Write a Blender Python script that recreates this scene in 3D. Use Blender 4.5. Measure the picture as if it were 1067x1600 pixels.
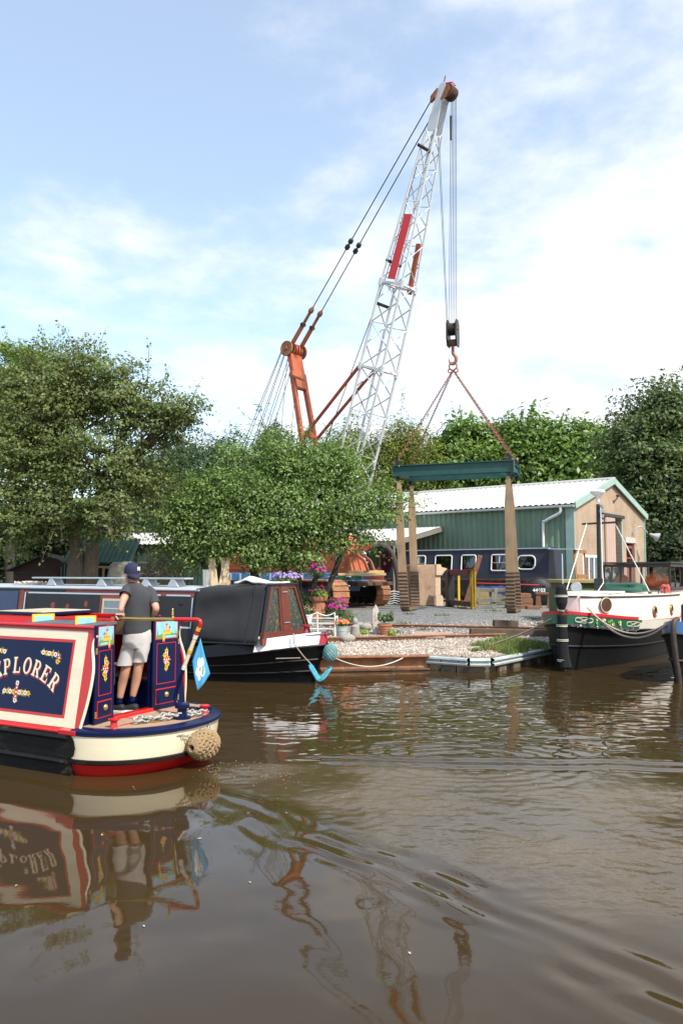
import bpy, bmesh, math, random
import numpy as np
from mathutils import Vector, Matrix, Quaternion, noise

PI = math.pi
R = math.radians
V = Vector
random.seed(7)
for _o in list(bpy.data.objects):
    bpy.data.objects.remove(_o)
scene = bpy.context.scene
COL = scene.collection

# ------------------------------------------------------------------ camera
FPX, CAMH, HORIZON = 1244.0, 2.2, 893.0       # focal length in photo pixels, eye height above the water
TILT = math.atan((HORIZON - 800.0) / FPX)
cam_data = bpy.data.cameras.new('camera')
cam_data.sensor_fit = 'VERTICAL'
cam_data.sensor_height = 36.0
cam_data.lens = FPX / 1600.0 * 36.0
cam_data.clip_start = 0.05
cam_data.clip_end = 3000
cam = bpy.data.objects.new('camera', cam_data)
COL.objects.link(cam)
cam.location = (0, 0, CAMH)
cam.rotation_euler = (PI / 2 + TILT, 0, 0)
scene.camera = cam

# ------------------------------------------------------------------ sky, sun, exposure
SUN_DIR = V((0.56, -0.62, 0.95)).normalized()   # towards the sun
SUN_EL = math.asin(SUN_DIR.z)
SUN_AZ = math.atan2(SUN_DIR.x, SUN_DIR.y)
world = bpy.data.worlds.new('World')
scene.world = world
world.use_nodes = True
wt = world.node_tree
wt.nodes.clear()
def wn(t, **k):
    n = wt.nodes.new(t)
    for a, b in k.items():
        setattr(n, a, b)
    return n
def wl(a, b): wt.links.new(a, b)
def wmath(op, a, b=None, c=None, clamp=False):
    n = wn('ShaderNodeMath', operation=op, use_clamp=clamp)
    for i, v in enumerate((a, b, c)):
        if v is None: continue
        if isinstance(v, (int, float)): n.inputs[i].default_value = v
        else: wl(v, n.inputs[i])
    return n.outputs[0]
w_out = wn('ShaderNodeOutputWorld')
w_bg = wn('ShaderNodeBackground')
w_bg.inputs['Strength'].default_value = 0.11
w_sky = wn('ShaderNodeTexSky', sky_type='NISHITA', sun_disc=False)
w_sky.sun_elevation = SUN_EL
w_sky.sun_rotation = SUN_AZ
w_sky.air_density = 1.0
w_sky.dust_density = 1.2
w_sky.ozone_density = 1.3
w_tc = wn('ShaderNodeTexCoord')
w_sep = wn('ShaderNodeSeparateXYZ')
wl(w_tc.outputs['Generated'], w_sep.inputs[0])
zc = wmath('MAXIMUM', w_sep.outputs[2], 0.0)
den = wmath('ADD', zc, 0.22)
cx = wmath('DIVIDE', w_sep.outputs[0], den)
cy = wmath('DIVIDE', w_sep.outputs[1], den)
w_comb = wn('ShaderNodeCombineXYZ')
wl(cx, w_comb.inputs[0]); wl(cy, w_comb.inputs[1])
w_comb.inputs[2].default_value = 4.3
n1 = wn('ShaderNodeTexNoise')
n1.inputs['Scale'].default_value = 1.55
n1.inputs['Detail'].default_value = 9
n1.inputs['Roughness'].default_value = 0.58
n1.inputs['Distortion'].default_value = 0.25
wl(w_comb.outputs[0], n1.inputs['Vector'])
n2 = wn('ShaderNodeTexNoise')
n2.inputs['Scale'].default_value = 6.0
n2.inputs['Detail'].default_value = 8
n2.inputs['Roughness'].default_value = 0.6
wl(w_comb.outputs[0], n2.inputs['Vector'])
cov = wmath('MULTIPLY_ADD', w_sep.outputs[0], 0.46, -0.02)     # the cloud bank lies to the right
low = wmath('SUBTRACT', 0.50, zc)
cov = wmath('ADD', cov, wmath('MULTIPLY', low, 0.52))
fine = wmath('MULTIPLY_ADD', n2.outputs[0], 0.42, -0.21)
tot = wmath('ADD', wmath('ADD', n1.outputs[0], cov), fine)
ramp = wn('ShaderNodeMapRange', interpolation_type='SMOOTHSTEP')
ramp.inputs['From Min'].default_value = 0.42
ramp.inputs['From Max'].default_value = 0.80
ramp.inputs['To Min'].default_value = 0.24
ramp.inputs['To Max'].default_value = 1.0
wl(tot, ramp.inputs['Value'])
w_gain = wn('ShaderNodeMix', data_type='RGBA', blend_type='MULTIPLY')
w_gain.inputs[0].default_value = 1.0
wl(w_sky.outputs[0], w_gain.inputs[6])
w_gain.inputs[7].default_value = (1.78, 1.95, 1.92, 1)
w_mix = wn('ShaderNodeMix', data_type='RGBA')
wl(ramp.outputs[0], w_mix.inputs[0])
wl(w_gain.outputs[2], w_mix.inputs[6])
w_mix.inputs[7].default_value = (7.5, 7.65, 7.85, 1)
wl(w_mix.outputs[2], w_bg.inputs['Color'])
wl(w_bg.outputs[0], w_out.inputs[0])

sun_data = bpy.data.lights.new('sun', 'SUN')
sun_data.energy = 3.9
sun_data.angle = R(2.0)
sun_data.color = (1.0, 0.95, 0.87)
sun = bpy.data.objects.new('sun', sun_data)
COL.objects.link(sun)
sun.rotation_euler = SUN_DIR.to_track_quat('Z', 'Y').to_euler()
sun.location = (20, -20, 40)

scene.view_settings.view_transform = 'Standard'
scene.view_settings.look = 'None'
scene.view_settings.gamma = 1.0
scene.view_settings.use_curve_mapping = False
scene.view_settings.exposure = 0.52
scene.render.engine = 'CYCLES'
scene.cycles.max_bounces = 8
scene.cycles.transparent_max_bounces = 12
scene.render.resolution_x, scene.render.resolution_y = 682, 1024

# ------------------------------------------------------------------ measuring helpers
def ray(px, py):
    dx = (px - 533.5) / FPX
    up = (800.0 - py) / FPX
    c, s = math.cos(TILT), math.sin(TILT)
    return V((dx, c - up * s, s + up * c))
def at(px, py, Y):
    r = ray(px, py)
    return V((0, 0, CAMH)) + r * (Y / r.y)
def atz(px, py, z):
    r = ray(px, py)
    return V((0, 0, CAMH)) + r * ((z - CAMH) / r.z)

# ------------------------------------------------------------------ materials
MATS = {}
def S(c):
    """sRGB 0-255 triple to linear"""
    return tuple(((x / 255.0) / 12.92 if x / 255.0 <= 0.04045 else ((x / 255.0 + 0.055) / 1.055) ** 2.4) for x in c)
def mat(name, col, rough=0.6, metal=0.0, var=0.18, scale=4.0, bump=0.0, bscale=30.0, col2=None, f2=(0.5, 0.68),
        s2=3.0, stretch=None, rand=0.0, spec=0.5, island=0.0, trans=None, coat=0.0, alpha=None, emit=None):
    """procedural principled material: noise-varied colour, an optional second colour (rust, dirt, moss) in patches, bump"""
    if name in MATS: return MATS[name]
    m = bpy.data.materials.new(name)
    m.use_nodes = True
    t = m.node_tree
    t.nodes.clear()
    def N(ty, **k):
        n = t.nodes.new(ty)
        for a, b in k.items(): setattr(n, a, b)
        return n
    out = N('ShaderNodeOutputMaterial')
    p = N('ShaderNodeBsdfPrincipled')
    p.inputs['Roughness'].default_value = rough
    p.inputs['Metallic'].default_value = metal
    p.inputs['Specular IOR Level'].default_value = spec
    p.inputs['Coat Weight'].default_value = coat
    tc = N('ShaderNodeTexCoord')
    vec = tc.outputs['Object']
    if stretch:
        mp = N('ShaderNodeMapping')
        mp.inputs['Scale'].default_value = stretch
        t.links.new(vec, mp.inputs[0]); vec = mp.outputs[0]
    n = N('ShaderNodeTexNoise')
    n.inputs['Scale'].default_value = scale
    n.inputs['Detail'].default_value = 6
    n.inputs['Roughness'].default_value = 0.65
    t.links.new(vec, n.inputs['Vector'])
    mr = N('ShaderNodeMapRange')
    mr.inputs['From Min'].default_value = 0.25; mr.inputs['From Max'].default_value = 0.75
    mr.inputs['To Min'].default_value = 1 - var; mr.inputs['To Max'].default_value = 1 + var
    t.links.new(n.outputs[0], mr.inputs[0])
    fac = mr.outputs[0]
    def addrand(sock, amount):
        nonlocal fac
        a = N('ShaderNodeMath', operation='MULTIPLY_ADD')
        t.links.new(sock, a.inputs[0]); a.inputs[1].default_value = 2 * amount; a.inputs[2].default_value = 1 - amount
        b = N('ShaderNodeMath', operation='MULTIPLY')
        t.links.new(fac, b.inputs[0]); t.links.new(a.outputs[0], b.inputs[1]); fac = b.outputs[0]
    if rand:
        oi = N('ShaderNodeObjectInfo'); addrand(oi.outputs['Random'], rand)
    if island:
        ge = N('ShaderNodeNewGeometry'); addrand(ge.outputs['Random Per Island'], island)
    vm = N('ShaderNodeVectorMath', operation='SCALE')
    t.links.new(fac, vm.inputs['Scale'])
    if col2 is not None:
        n2_ = N('ShaderNodeTexNoise')
        n2_.inputs['Scale'].default_value = s2
        n2_.inputs['Detail'].default_value = 7
        n2_.inputs['Roughness'].default_value = 0.7
        t.links.new(vec, n2_.inputs['Vector'])
        r2 = N('ShaderNodeMapRange', interpolation_type='SMOOTHSTEP')
        r2.inputs['From Min'].default_value = f2[0]; r2.inputs['From Max'].default_value = f2[1]
        t.links.new(n2_.outputs[0], r2.inputs[0])
        mx = N('ShaderNodeMix', data_type='RGBA')
        t.links.new(r2.outputs[0], mx.inputs[0])
        mx.inputs[6].default_value = (*col, 1); mx.inputs[7].default_value = (*col2, 1)
        t.links.new(mx.outputs[2], vm.inputs[0])
    else:
        vm.inputs[0].default_value = col
    t.links.new(vm.outputs[0], p.inputs['Base Color'])
    if bump:
        nb = N('ShaderNodeTexNoise')
        nb.inputs['Scale'].default_value = bscale
        nb.inputs['Detail'].default_value = 4
        t.links.new(vec, nb.inputs['Vector'])
        bp = N('ShaderNodeBump')
        bp.inputs['Strength'].default_value = bump
        bp.inputs['Distance'].default_value = 0.02
        t.links.new(nb.outputs[0], bp.inputs['Height'])
        t.links.new(bp.outputs[0], p.inputs['Normal'])
    sh = p.outputs[0]
    if trans:
        tr = N('ShaderNodeBsdfTranslucent')
        sc = N('ShaderNodeVectorMath', operation='MULTIPLY')
        t.links.new(vm.outputs[0], sc.inputs[0]); sc.inputs[1].default_value = trans
        t.links.new(sc.outputs[0], tr.inputs['Color'])
        ad = N('ShaderNodeMixShader'); ad.inputs[0].default_value = 0.35
        t.links.new(sh, ad.inputs[1]); t.links.new(tr.outputs[0], ad.inputs[2]); sh = ad.outputs[0]
    if alpha is not None:
        p.inputs['Alpha'].default_value = alpha
    t.links.new(sh, out.inputs[0])
    m['node_base'] = p.name
    MATS[name] = m
    return m
def glass(name, tint=(0.9, 0.95, 0.95), rough=0.02, opaque=0.25):
    """window pane: mostly clear, with a mirror reflection"""
    if name in MATS: return MATS[name]
    m = bpy.data.materials.new(name); m.use_nodes = True
    t = m.node_tree; t.nodes.clear()
    out = t.nodes.new('ShaderNodeOutputMaterial')
    tr = t.nodes.new('ShaderNodeBsdfTransparent'); tr.inputs[0].default_value = (*tint, 1)
    gl = t.nodes.new('ShaderNodeBsdfGlossy'); gl.inputs['Roughness'].default_value = rough
    fr = t.nodes.new('ShaderNodeFresnel'); fr.inputs[0].default_value = 1.5
    mth = t.nodes.new('ShaderNodeMath'); mth.operation = 'MULTIPLY_ADD'
    t.links.new(fr.outputs[0], mth.inputs[0]); mth.inputs[1].default_value = 1.6; mth.inputs[2].default_value = opaque * 0.25
    mx = t.nodes.new('ShaderNodeMixShader')
    t.links.new(mth.outputs[0], mx.inputs[0])
    t.links.new(tr.outputs[0], mx.inputs[1]); t.links.new(gl.outputs[0], mx.inputs[2])
    t.links.new(mx.outputs[0], out.inputs[0])
    MATS[name] = m
    return m

# ------------------------------------------------------------------ mesh building
class MB:
    """collects shapes for ONE mesh object"""
    def __init__(self):
        self.v = []; self.f = []; self.mi = []; self.cur = 0; self.M = None
    def use(self, i): self.cur = i; return self
    def add(self, vs, fs):
        o = len(self.v)
        if self.M is not None:
            vs = [self.M @ V(p) for p in vs]
        self.v.extend([tuple(p) for p in vs])
        for f in fs:
            self.f.append(tuple(i + o for i in f)); self.mi.append(self.cur)
        return self
    def box(self, a, b, bev=0.0):
        x0, y0, z0 = [min(a[i], b[i]) for i in range(3)]
        x1, y1, z1 = [max(a[i], b[i]) for i in range(3)]
        c = V(((x0 + x1) / 2, (y0 + y1) / 2, (z0 + z1) / 2)); h = V(((x1 - x0) / 2, (y1 - y0) / 2, (z1 - z0) / 2))
        return self.obox(c, V((1, 0, 0)), V((0, 1, 0)), V((0, 0, 1)), h, bev)
    def obox(self, c, ux, uy, uz, h, bev=0.0):
        """oriented box, centre c, unit axes, half sizes h"""
        c = V(c); ux, uy, uz = V(ux), V(uy), V(uz)
        if bev <= 0:
            vs = [c + ux * (sx * h[0]) + uy * (sy * h[1]) + uz * (sz * h[2]) for sx in (-1, 1) for sy in (-1, 1) for sz in (-1, 1)]
            fs = [(0, 1, 3, 2), (4, 6, 7, 5), (0, 4, 5, 1), (2, 3, 7, 6), (0, 2, 6, 4), (1, 5, 7, 3)]
            return self.add(vs, fs)
        b = min(bev, 0.45 * min(h[0], h[1], h[2]) * 2 if min(h) > 0 else bev)
        b = min(b, min(h) * 0.9)
        vs = []; idx = {}
        for sx in (-1, 1):
            for sy in (-1, 1):
                for sz in (-1, 1):
                    for k in range(3):
                        d = [sx * h[0], sy * h[1], sz * h[2]]
                        for j in range(3):
                            if j != k: d[j] -= (1 if d[j] > 0 else -1) * b
                        idx[(sx, sy, sz, k)] = len(vs)
                        vs.append(c + ux * d[0] + uy * d[1] + uz * d[2])
        fs = []
        for k in range(3):
            i, j = [a for a in range(3) if a != k]
            for s in (-1, 1):
                q = []
                for (a, bb) in ((-1, -1), (1, -1), (1, 1), (-1, 1)):
                    key = [0, 0, 0]; key[k] = s; key[i] = a; key[j] = bb
                    q.append(idx[(*key, k)])
                if (s > 0) == (k == 1): q.reverse()
                fs.append(tuple(q))
        for k in range(3):
            i, j = [a for a in range(3) if a != k]
            for a in (-1, 1):
                for bb in (-1, 1):
                    q = []
                    for (s, kk) in ((-1, i), (1, i), (1, j), (-1, j)):
                        key = [0, 0, 0]; key[k] = s; key[i] = a; key[j] = bb
                        q.append(idx[(*key, kk)])
                    fs.append(tuple(q))
        for sx in (-1, 1):
            for sy in (-1, 1):
                for sz in (-1, 1):
                    fs.append(tuple(idx[(sx, sy, sz, k)] for k in range(3)))
        return self.add(vs, fs)
    def bar(self, p, q, w, h=None, up=(0, 0, 1), bev=0.0):
        """rectangular bar from p to q"""
        p, q = V(p), V(q); h = w if h is None else h
        d = (q - p); L = d.length; d.normalize()
        u = V(up)
        s = d.cross(u)
        if s.length < 1e-4: s = d.cross(V((1, 0, 0)))
        s.normalize(); u = s.cross(d)
        return self.obox((p + q) / 2, d, s, u, V((L / 2, w / 2, h / 2)), bev)
    def tube(self, pts, r, n=8, caps=True, closed=False):
        """tube along a polyline; r a number or a list"""
        pts = [V(p) for p in pts]; m = len(pts)
        rs = r if isinstance(r, (list, tuple)) else [r] * m
        vs = []; fs = []
        prev = None
        for i, p in enumerate(pts):
            if closed: d = pts[(i + 1) % m] - pts[i - 1]
            else: d = pts[min(i + 1, m - 1)] - pts[max(i - 1, 0)]
            if d.length < 1e-9: d = V((0, 0, 1))
            d.normalize()
            if prev is None:
                a = V((0, 0, 1)) if abs(d.z) < 0.9 else V((1, 0, 0))
                s = d.cross(a).normalized()
            else:
                s = prev - d * prev.dot(d)
                s = s.normalized() if s.length > 1e-6 else d.orthogonal().normalized()
            prev = s
            t = d.cross(s)
            for k in range(n):
                an = 2 * PI * k / n
                vs.append(p + (s * math.cos(an) + t * math.sin(an)) * rs[i])
        for i in range(m if closed else m - 1):
            j = (i + 1) % m
            for k in range(n):
                k2 = (k + 1) % n
                fs.append((i * n + k, i * n + k2, j * n + k2, j * n + k))
        if caps and not closed:
            fs.append(tuple(range(n - 1, -1, -1)))
            fs.append(tuple((m - 1) * n + k for k in range(n)))
        return self.add(vs, fs)
    def cyl(self, p, q, r, n=16, r2=None): return self.tube([p, q], [r, r if r2 is None else r2], n)
    def lathe(self, prof, c=(0, 0, 0), n=20, axis=(0, 0, 1)):
        """revolve (radius, height) pairs"""
        ax = V(axis).normalized(); s = ax.orthogonal().normalized(); t = ax.cross(s); c = V(c)
        vs = []; fs = []
        for (r, z) in prof:
            for k in range(n):
                a = 2 * PI * k / n
                vs.append(c + ax * z + (s * math.cos(a) + t * math.sin(a)) * max(r, 1e-4))
        for i in range(len(prof) - 1):
            for k in range(n):
                k2 = (k + 1) % n
                fs.append((i * n + k, i * n + k2, (i + 1) * n + k2, (i + 1) * n + k))
        fs.append(tuple(range(n - 1, -1, -1)))
        fs.append(tuple((len(prof) - 1) * n + k for k in range(n)))
        return self.add(vs, fs)
    def prism(self, poly, o, u, v, w, d0, d1):
        """polygon (a,b) pairs in the plane o + a*u + b*v, extruded along w from d0 to d1"""
        o, u, v, w = V(o), V(u), V(v), V(w); n = len(poly)
        vs = [o + u * a + v * b + w * d0 for a, b in poly] + [o + u * a + v * b + w * d1 for a, b in poly]
        fs = [tuple(range(n - 1, -1, -1)), tuple(range(n, 2 * n))]
        for i in range(n):
            j = (i + 1) % n
            fs.append((i, j, n + j, n + i))
        return self.add(vs, fs)
    def loft(self, rings, closed=True, caps=True):
        """rings: lists of points, all the same length"""
        n = len(rings[0]); vs = [p for r in rings for p in r]; fs = []
        for i in range(len(rings) - 1):
            for k in range(n if closed else n - 1):
                k2 = (k + 1) % n
                fs.append((i * n + k, i * n + k2, (i + 1) * n + k2, (i + 1) * n + k))
        if caps and closed:
            fs.append(tuple(range(n - 1, -1, -1)))
            fs.append(tuple((len(rings) - 1) * n + k for k in range(n)))
        return self.add(vs, fs)
    def ball(self, c, r, n=12, m=8, sq=(1, 1, 1)):
        c = V(c); vs = []; fs = []
        for i in range(m + 1):
            th = PI * i / m
            for k in range(n):
                a = 2 * PI * k / n
                vs.append(c + V((r * sq[0] * math.sin(th) * math.cos(a), r * sq[1] * math.sin(th) * math.sin(a), r * sq[2] * math.cos(th))))
        for i in range(m):
            for k in range(n):
                k2 = (k + 1) % n
                fs.append((i * n + k, (i + 1) * n + k, (i + 1) * n + k2, i * n + k2))
        return self.add(vs, fs)
    def torus(self, c, r, t, axis=(0, 0, 1), n=20, m=8):
        ax = V(axis).normalized(); s = ax.orthogonal().normalized(); u = ax.cross(s); c = V(c)
        return self.tube([c + (s * math.cos(2 * PI * k / n) + u * math.sin(2 * PI * k / n)) * r for k in range(n)], t, m, closed=True)
    def build(self, name, ms, parent=None, smooth=None, origin=None):
        me = bpy.data.meshes.new(name)
        vs = self.v
        if origin is not None:
            vs = [(p[0] - origin[0], p[1] - origin[1], p[2] - origin[2]) for p in vs]
        me.from_pydata(vs, [], self.f)
        ms = ms if isinstance(ms, (list, tuple)) else [ms]
        for m in ms: me.materials.append(m)
        if len(ms) > 1: me.polygons.foreach_set('material_index', self.mi)
        bm = bmesh.new(); bm.from_mesh(me)
        bmesh.ops.recalc_face_normals(bm, faces=bm.faces)
        bm.to_mesh(me); bm.free()
        if smooth:
            me.polygons.foreach_set('use_smooth', [True] * len(me.polygons))
            me.set_sharp_from_angle(angle=R(smooth))
        me.update()
        o = bpy.data.objects.new(name, me)
        COL.objects.link(o)
        if parent: o.parent = parent
        if origin is not None: o.location = origin
        return o

def tag(o, label=None, cat=None, group=None, kind=None):
    if label: o['label'] = label
    if cat: o['category'] = cat
    if group: o['group'] = group
    if kind: o['kind'] = kind
    return o
def thing(name, label, cat, loc=(0, 0, 0), rz=0.0, group=None):
    o = bpy.data.objects.new(name, None)
    o.empty_display_size = 0.2
    COL.objects.link(o); o.location = loc; o.rotation_euler = (0, 0, rz)
    return tag(o, label, cat, group)
def dup(o, parent=None):
    c = o.copy(); COL.objects.link(c); c.parent = parent
    for ch in list(o.children): dup(ch, c)
    return c
def catenary(p, q, sag, n=14):
    p, q = V(p), V(q)
    return [p.lerp(q, i / n) - V((0, 0, sag * 4 * (i / n) * (1 - i / n))) for i in range(n + 1)]
def bez(pts, n=8):
    """Catmull-Rom through the points"""
    pts = [V(p) for p in pts]; out = []
    for i in range(len(pts) - 1):
        p0 = pts[max(i - 1, 0)]; p1 = pts[i]; p2 = pts[i + 1]; p3 = pts[min(i + 2, len(pts) - 1)]
        for k in range(n):
            t = k / n
            out.append(0.5 * ((2 * p1) + (p2 - p0) * t + (2 * p0 - 5 * p1 + 4 * p2 - p3) * t * t + (3 * p1 - p0 - 3 * p2 + p3) * t ** 3))
    out.append(pts[-1])
    return out
def text_mesh(s, size, depth=0.004, bold=0.0, align='CENTER'):
    """flat lettering in the x-y plane, built-in font, returned as mesh data"""
    cu = bpy.data.curves.new('lettering', 'FONT')
    cu.body = s; cu.size = size; cu.extrude = depth / 2; cu.offset = bold; cu.align_x = align; cu.align_y = 'CENTER'
    o = bpy.data.objects.new('lettering_source', cu)
    COL.objects.link(o)
    dg = bpy.context.evaluated_depsgraph_get()
    me = bpy.data.meshes.new_from_object(o.evaluated_get(dg))
    bpy.data.objects.remove(o)
    return me
def lettering(s, size, m, parent, frame, depth=0.004, bold=0.0, name='lettering', sx=1.0, align='CENTER'):
    """frame: (origin, right, up) in the parent's space"""
    me = text_mesh(s, size, depth, bold, align)
    o0, u, v = V(frame[0]), V(frame[1]).normalized(), V(frame[2]).normalized()
    w = u.cross(v)
    Mx = Matrix(((u.x * sx, v.x, w.x, o0.x), (u.y * sx, v.y, w.y, o0.y), (u.z * sx, v.z, w.z, o0.z), (0, 0, 0, 1)))
    me.transform(Mx)
    me.materials.clear(); me.materials.append(m)
    o = bpy.data.objects.new(name, me); COL.objects.link(o)
    if parent: o.parent = parent
    return o

# ================================================================== THE SETTING
def _perlin(x, y, seed=0):
    xi = np.floor(x).astype(np.int64); yi = np.floor(y).astype(np.int64)
    xf = x - xi; yf = y - yi
    def g(ix, iy):
        h = (ix * 374761393 + iy * 668265263 + seed * 1274126177) & 0x7fffffff
        h = ((h ^ (h >> 13)) * 1274126177) & 0x7fffffff
        return (h ^ (h >> 16)).astype(np.float64) / 0x7fffffff * 2 * PI
    def d(ix, iy, fx, fy):
        a = g(ix, iy); return np.cos(a) * fx + np.sin(a) * fy
    u = xf * xf * xf * (xf * (xf * 6 - 15) + 10); v = yf * yf * yf * (yf * (yf * 6 - 15) + 10)
    n00 = d(xi, yi, xf, yf); n10 = d(xi + 1, yi, xf - 1, yf); n01 = d(xi, yi + 1, xf, yf - 1); n11 = d(xi + 1, yi + 1, xf - 1, yf - 1)
    return (n00 * (1 - u) + n10 * u) * (1 - v) + (n01 * (1 - u) + n11 * u) * v
def _sm(x, a, b):
    t = np.clip((x - a) / (b - a), 0, 1); return t * t * (3 - 2 * t)

# Explorer's stern stands at STERN and the boat moves along -AFT: its wake fans out behind
EX_ANG = R(-28); AFT = V((math.cos(EX_ANG), math.sin(EX_ANG), 0)); ABEAM = V((-math.sin(EX_ANG), math.cos(EX_ANG), 0))
EX_LOC = V((-2.457, 9.68, 0))
def water_height(x, y):
    sx, sy = EX_LOC.x + AFT.x * 1.2, EX_LOC.y + AFT.y * 1.2
    ax = (x - sx) * AFT.x + (y - sy) * AFT.y            # distance astern
    ab = (x - sx) * ABEAM.x + (y - sy) * ABEAM.y        # distance abeam
    wob = 0.35 * _perlin(x * 0.9 + 5, y * 0.9, 3)
    half = 0.35 + 0.42 * np.clip(ax, 0, 20)
    churn = (1 - _sm(np.abs(ab + wob * np.clip(ax, 0, 3) * 0.6), half * 0.65, half * 1.05)) * _sm(ax, -0.25, 0.3) * (1 - _sm(ax, 5.0, 13.0))
    # long glassy swell everywhere
    wx = x + 0.5 * _perlin(x * 0.6, y * 0.6, 11); wy = y + 0.5 * _perlin(x * 0.6 + 9, y * 0.6, 12)
    h = 0.0062 * _perlin(wx * 1.3, wy * 1.3, 1) + 0.0022 * _perlin(wx * 3.1, wy * 2.6, 2)
    # wind ripples beyond the wake
    far = _sm(y, 8.3, 10.2) * (1 - 0.75 * _sm(y, 15.5, 18.5)) * (0.55 + 0.45 * _sm(x, -2.5, 1.5))
    h = h + far * (0.0068 * _perlin(x * 2.6 + 0.4 * y, y * 5.2, 21) + 0.0030 * _perlin(x * 6.5, y * 12.0, 22))
    # churned water
    churn = churn * np.clip(0.62 + 1.3 * _perlin(x * 0.9 + 3, y * 1.2, 35), 0.35, 1.0)
    h = h + churn * (0.012 * _perlin(x * 3.2, y * 3.6, 31) + 0.0095 * _perlin(x * 8.0, y * 9.5, 32) + 0.0062 * _perlin(x * 19, y * 22, 33))
    # bow-shaped waves rolling off the near edge of the wake
    e = -(ab + wob * 0.4) - half * 1.02                    # distance outside the near edge
    env = np.exp(-((e - 0.25) / 0.42) ** 2) * _sm(ax, 0.1, 1.2) * (1 - _sm(ax, 6.0, 10.0))
    h = h + env * 0.0125 * (0.7 + 1.3 * _perlin(x * 2.6, y * 2.6, 46)) * np.sin(e * 2 * PI / 0.30 + 2.2 * _perlin(x * 0.8, y * 0.8, 41)) * (0.35 + 1.3 * _perlin(x * 1.5, y * 1.5, 44))
    e2 = (ab + wob * 0.4) - half * 1.02
    env2 = np.exp(-((e2 - 0.2) / 0.35) ** 2) * _sm(ax, 0.1, 1.2) * (1 - _sm(ax, 7.0, 12.0))
    h = h + env2 * 0.0085 * np.sin(e2 * 2 * PI / 0.36 + 2.0 * _perlin(x * 0.8, y * 0.8, 42))
    # rings pushed out past the stern
    rr = np.sqrt((x - 1.4) ** 2 + ((y - 9.4) * 1.3) ** 2)
    h = h + 0.0025 * np.exp(-((rr - 1.1) / 0.7) ** 2) * np.sin(rr * 2 * PI / 0.23)
    return h, churn
def make_water():
    xs = np.concatenate([np.linspace(-150, -8, 24)[:-1], np.arange(-8, 10, 0.034), np.linspace(10, 150, 24)])
    ys = [-30.0, -12.0, -3.0, 0.0, 1.5]
    y = 2.6
    while y < 24:
        ys.append(y); y += 0.016 + 0.0036 * max(0, y - 3.0)
    ys += [26, 30, 40, 70]
    ys = np.array(ys)
    X, Y = np.meshgrid(xs, ys)
    Hh, C = water_height(X, Y)
    fade = (1 - _sm(np.abs(X - 1), 7.5, 9.0)) * (1 - _sm(Y, 22.0, 24.0)) * _sm(Y, 2.0, 2.8)
    Z = Hh * fade
    nx, ny = len(xs), len(ys)
    me = bpy.data.meshes.new('water')
    co = np.stack([X.ravel(), Y.ravel(), Z.ravel()], 1).astype(np.float32)
    me.vertices.add(nx * ny); me.vertices.foreach_set('co', co.ravel())
    i = np.arange((nx - 1) * (ny - 1)); r = i // (nx - 1); c = i % (nx - 1)
    a = r * nx + c
    q = np.stack([a, a + 1, a + nx + 1, a + nx], 1).astype(np.int32)
    me.loops.add(q.size); me.loops.foreach_set('vertex_index', q.ravel())
    me.polygons.add(len(q)); me.polygons.foreach_set('loop_start', np.arange(0, q.size, 4, dtype=np.int32))
    me.polygons.foreach_set('use_smooth', np.ones(len(q), dtype=bool))
    at_ = me.attributes.new('churn', 'FLOAT', 'POINT'); at_.data.foreach_set('value', (C * fade).ravel().astype(np.float32))
    me.update(); me.validate()
    m = bpy.data.materials.new('canal_water'); m.use_nodes = True
    t = m.node_tree; p = t.nodes['Principled BSDF']
    p.inputs['Roughness'].default_value = 0.025
    p.inputs['IOR'].default_value = 1.333
    att = t.nodes.new('ShaderNodeAttribute'); att.attribute_name = 'churn'
    mx = t.nodes.new('ShaderNodeMix'); mx.data_type = 'RGBA'
    mx.inputs[6].default_value = (0.044, 0.0275, 0.0105, 1); mx.inputs[7].default_value = (0.100, 0.071, 0.039, 1)
    t.links.new(att.outputs['Fac'], mx.inputs[0]); t.links.new(mx.outputs[2], p.inputs['Base Color'])
    tc = t.nodes.new('ShaderNodeTexCoord')
    nb = t.nodes.new('ShaderNodeTexNoise'); nb.inputs['Scale'].default_value = 26; nb.inputs['Detail'].default_value = 3
    t.links.new(tc.outputs['Object'], nb.inputs['Vector'])
    st = t.nodes.new('ShaderNodeMath'); st.operation = 'MULTIPLY_ADD'
    t.links.new(att.outputs['Fac'], st.inputs[0]); st.inputs[1].default_value = 0.24; st.inputs[2].default_value = 0.006
    bp = t.nodes.new('ShaderNodeBump'); bp.inputs['Distance'].default_value = 0.02
    t.links.new(st.outputs[0], bp.inputs['Strength']); t.links.new(nb.outputs[0], bp.inputs['Height'])
    t.links.new(bp.outputs[0], p.inputs['Normal'])
    me.materials.append(m)
    o = bpy.data.objects.new('water', me); COL.objects.link(o)
    return tag(o, 'brown canal water with the wake of a passing narrowboat', 'water', kind='structure')
make_water()

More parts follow.
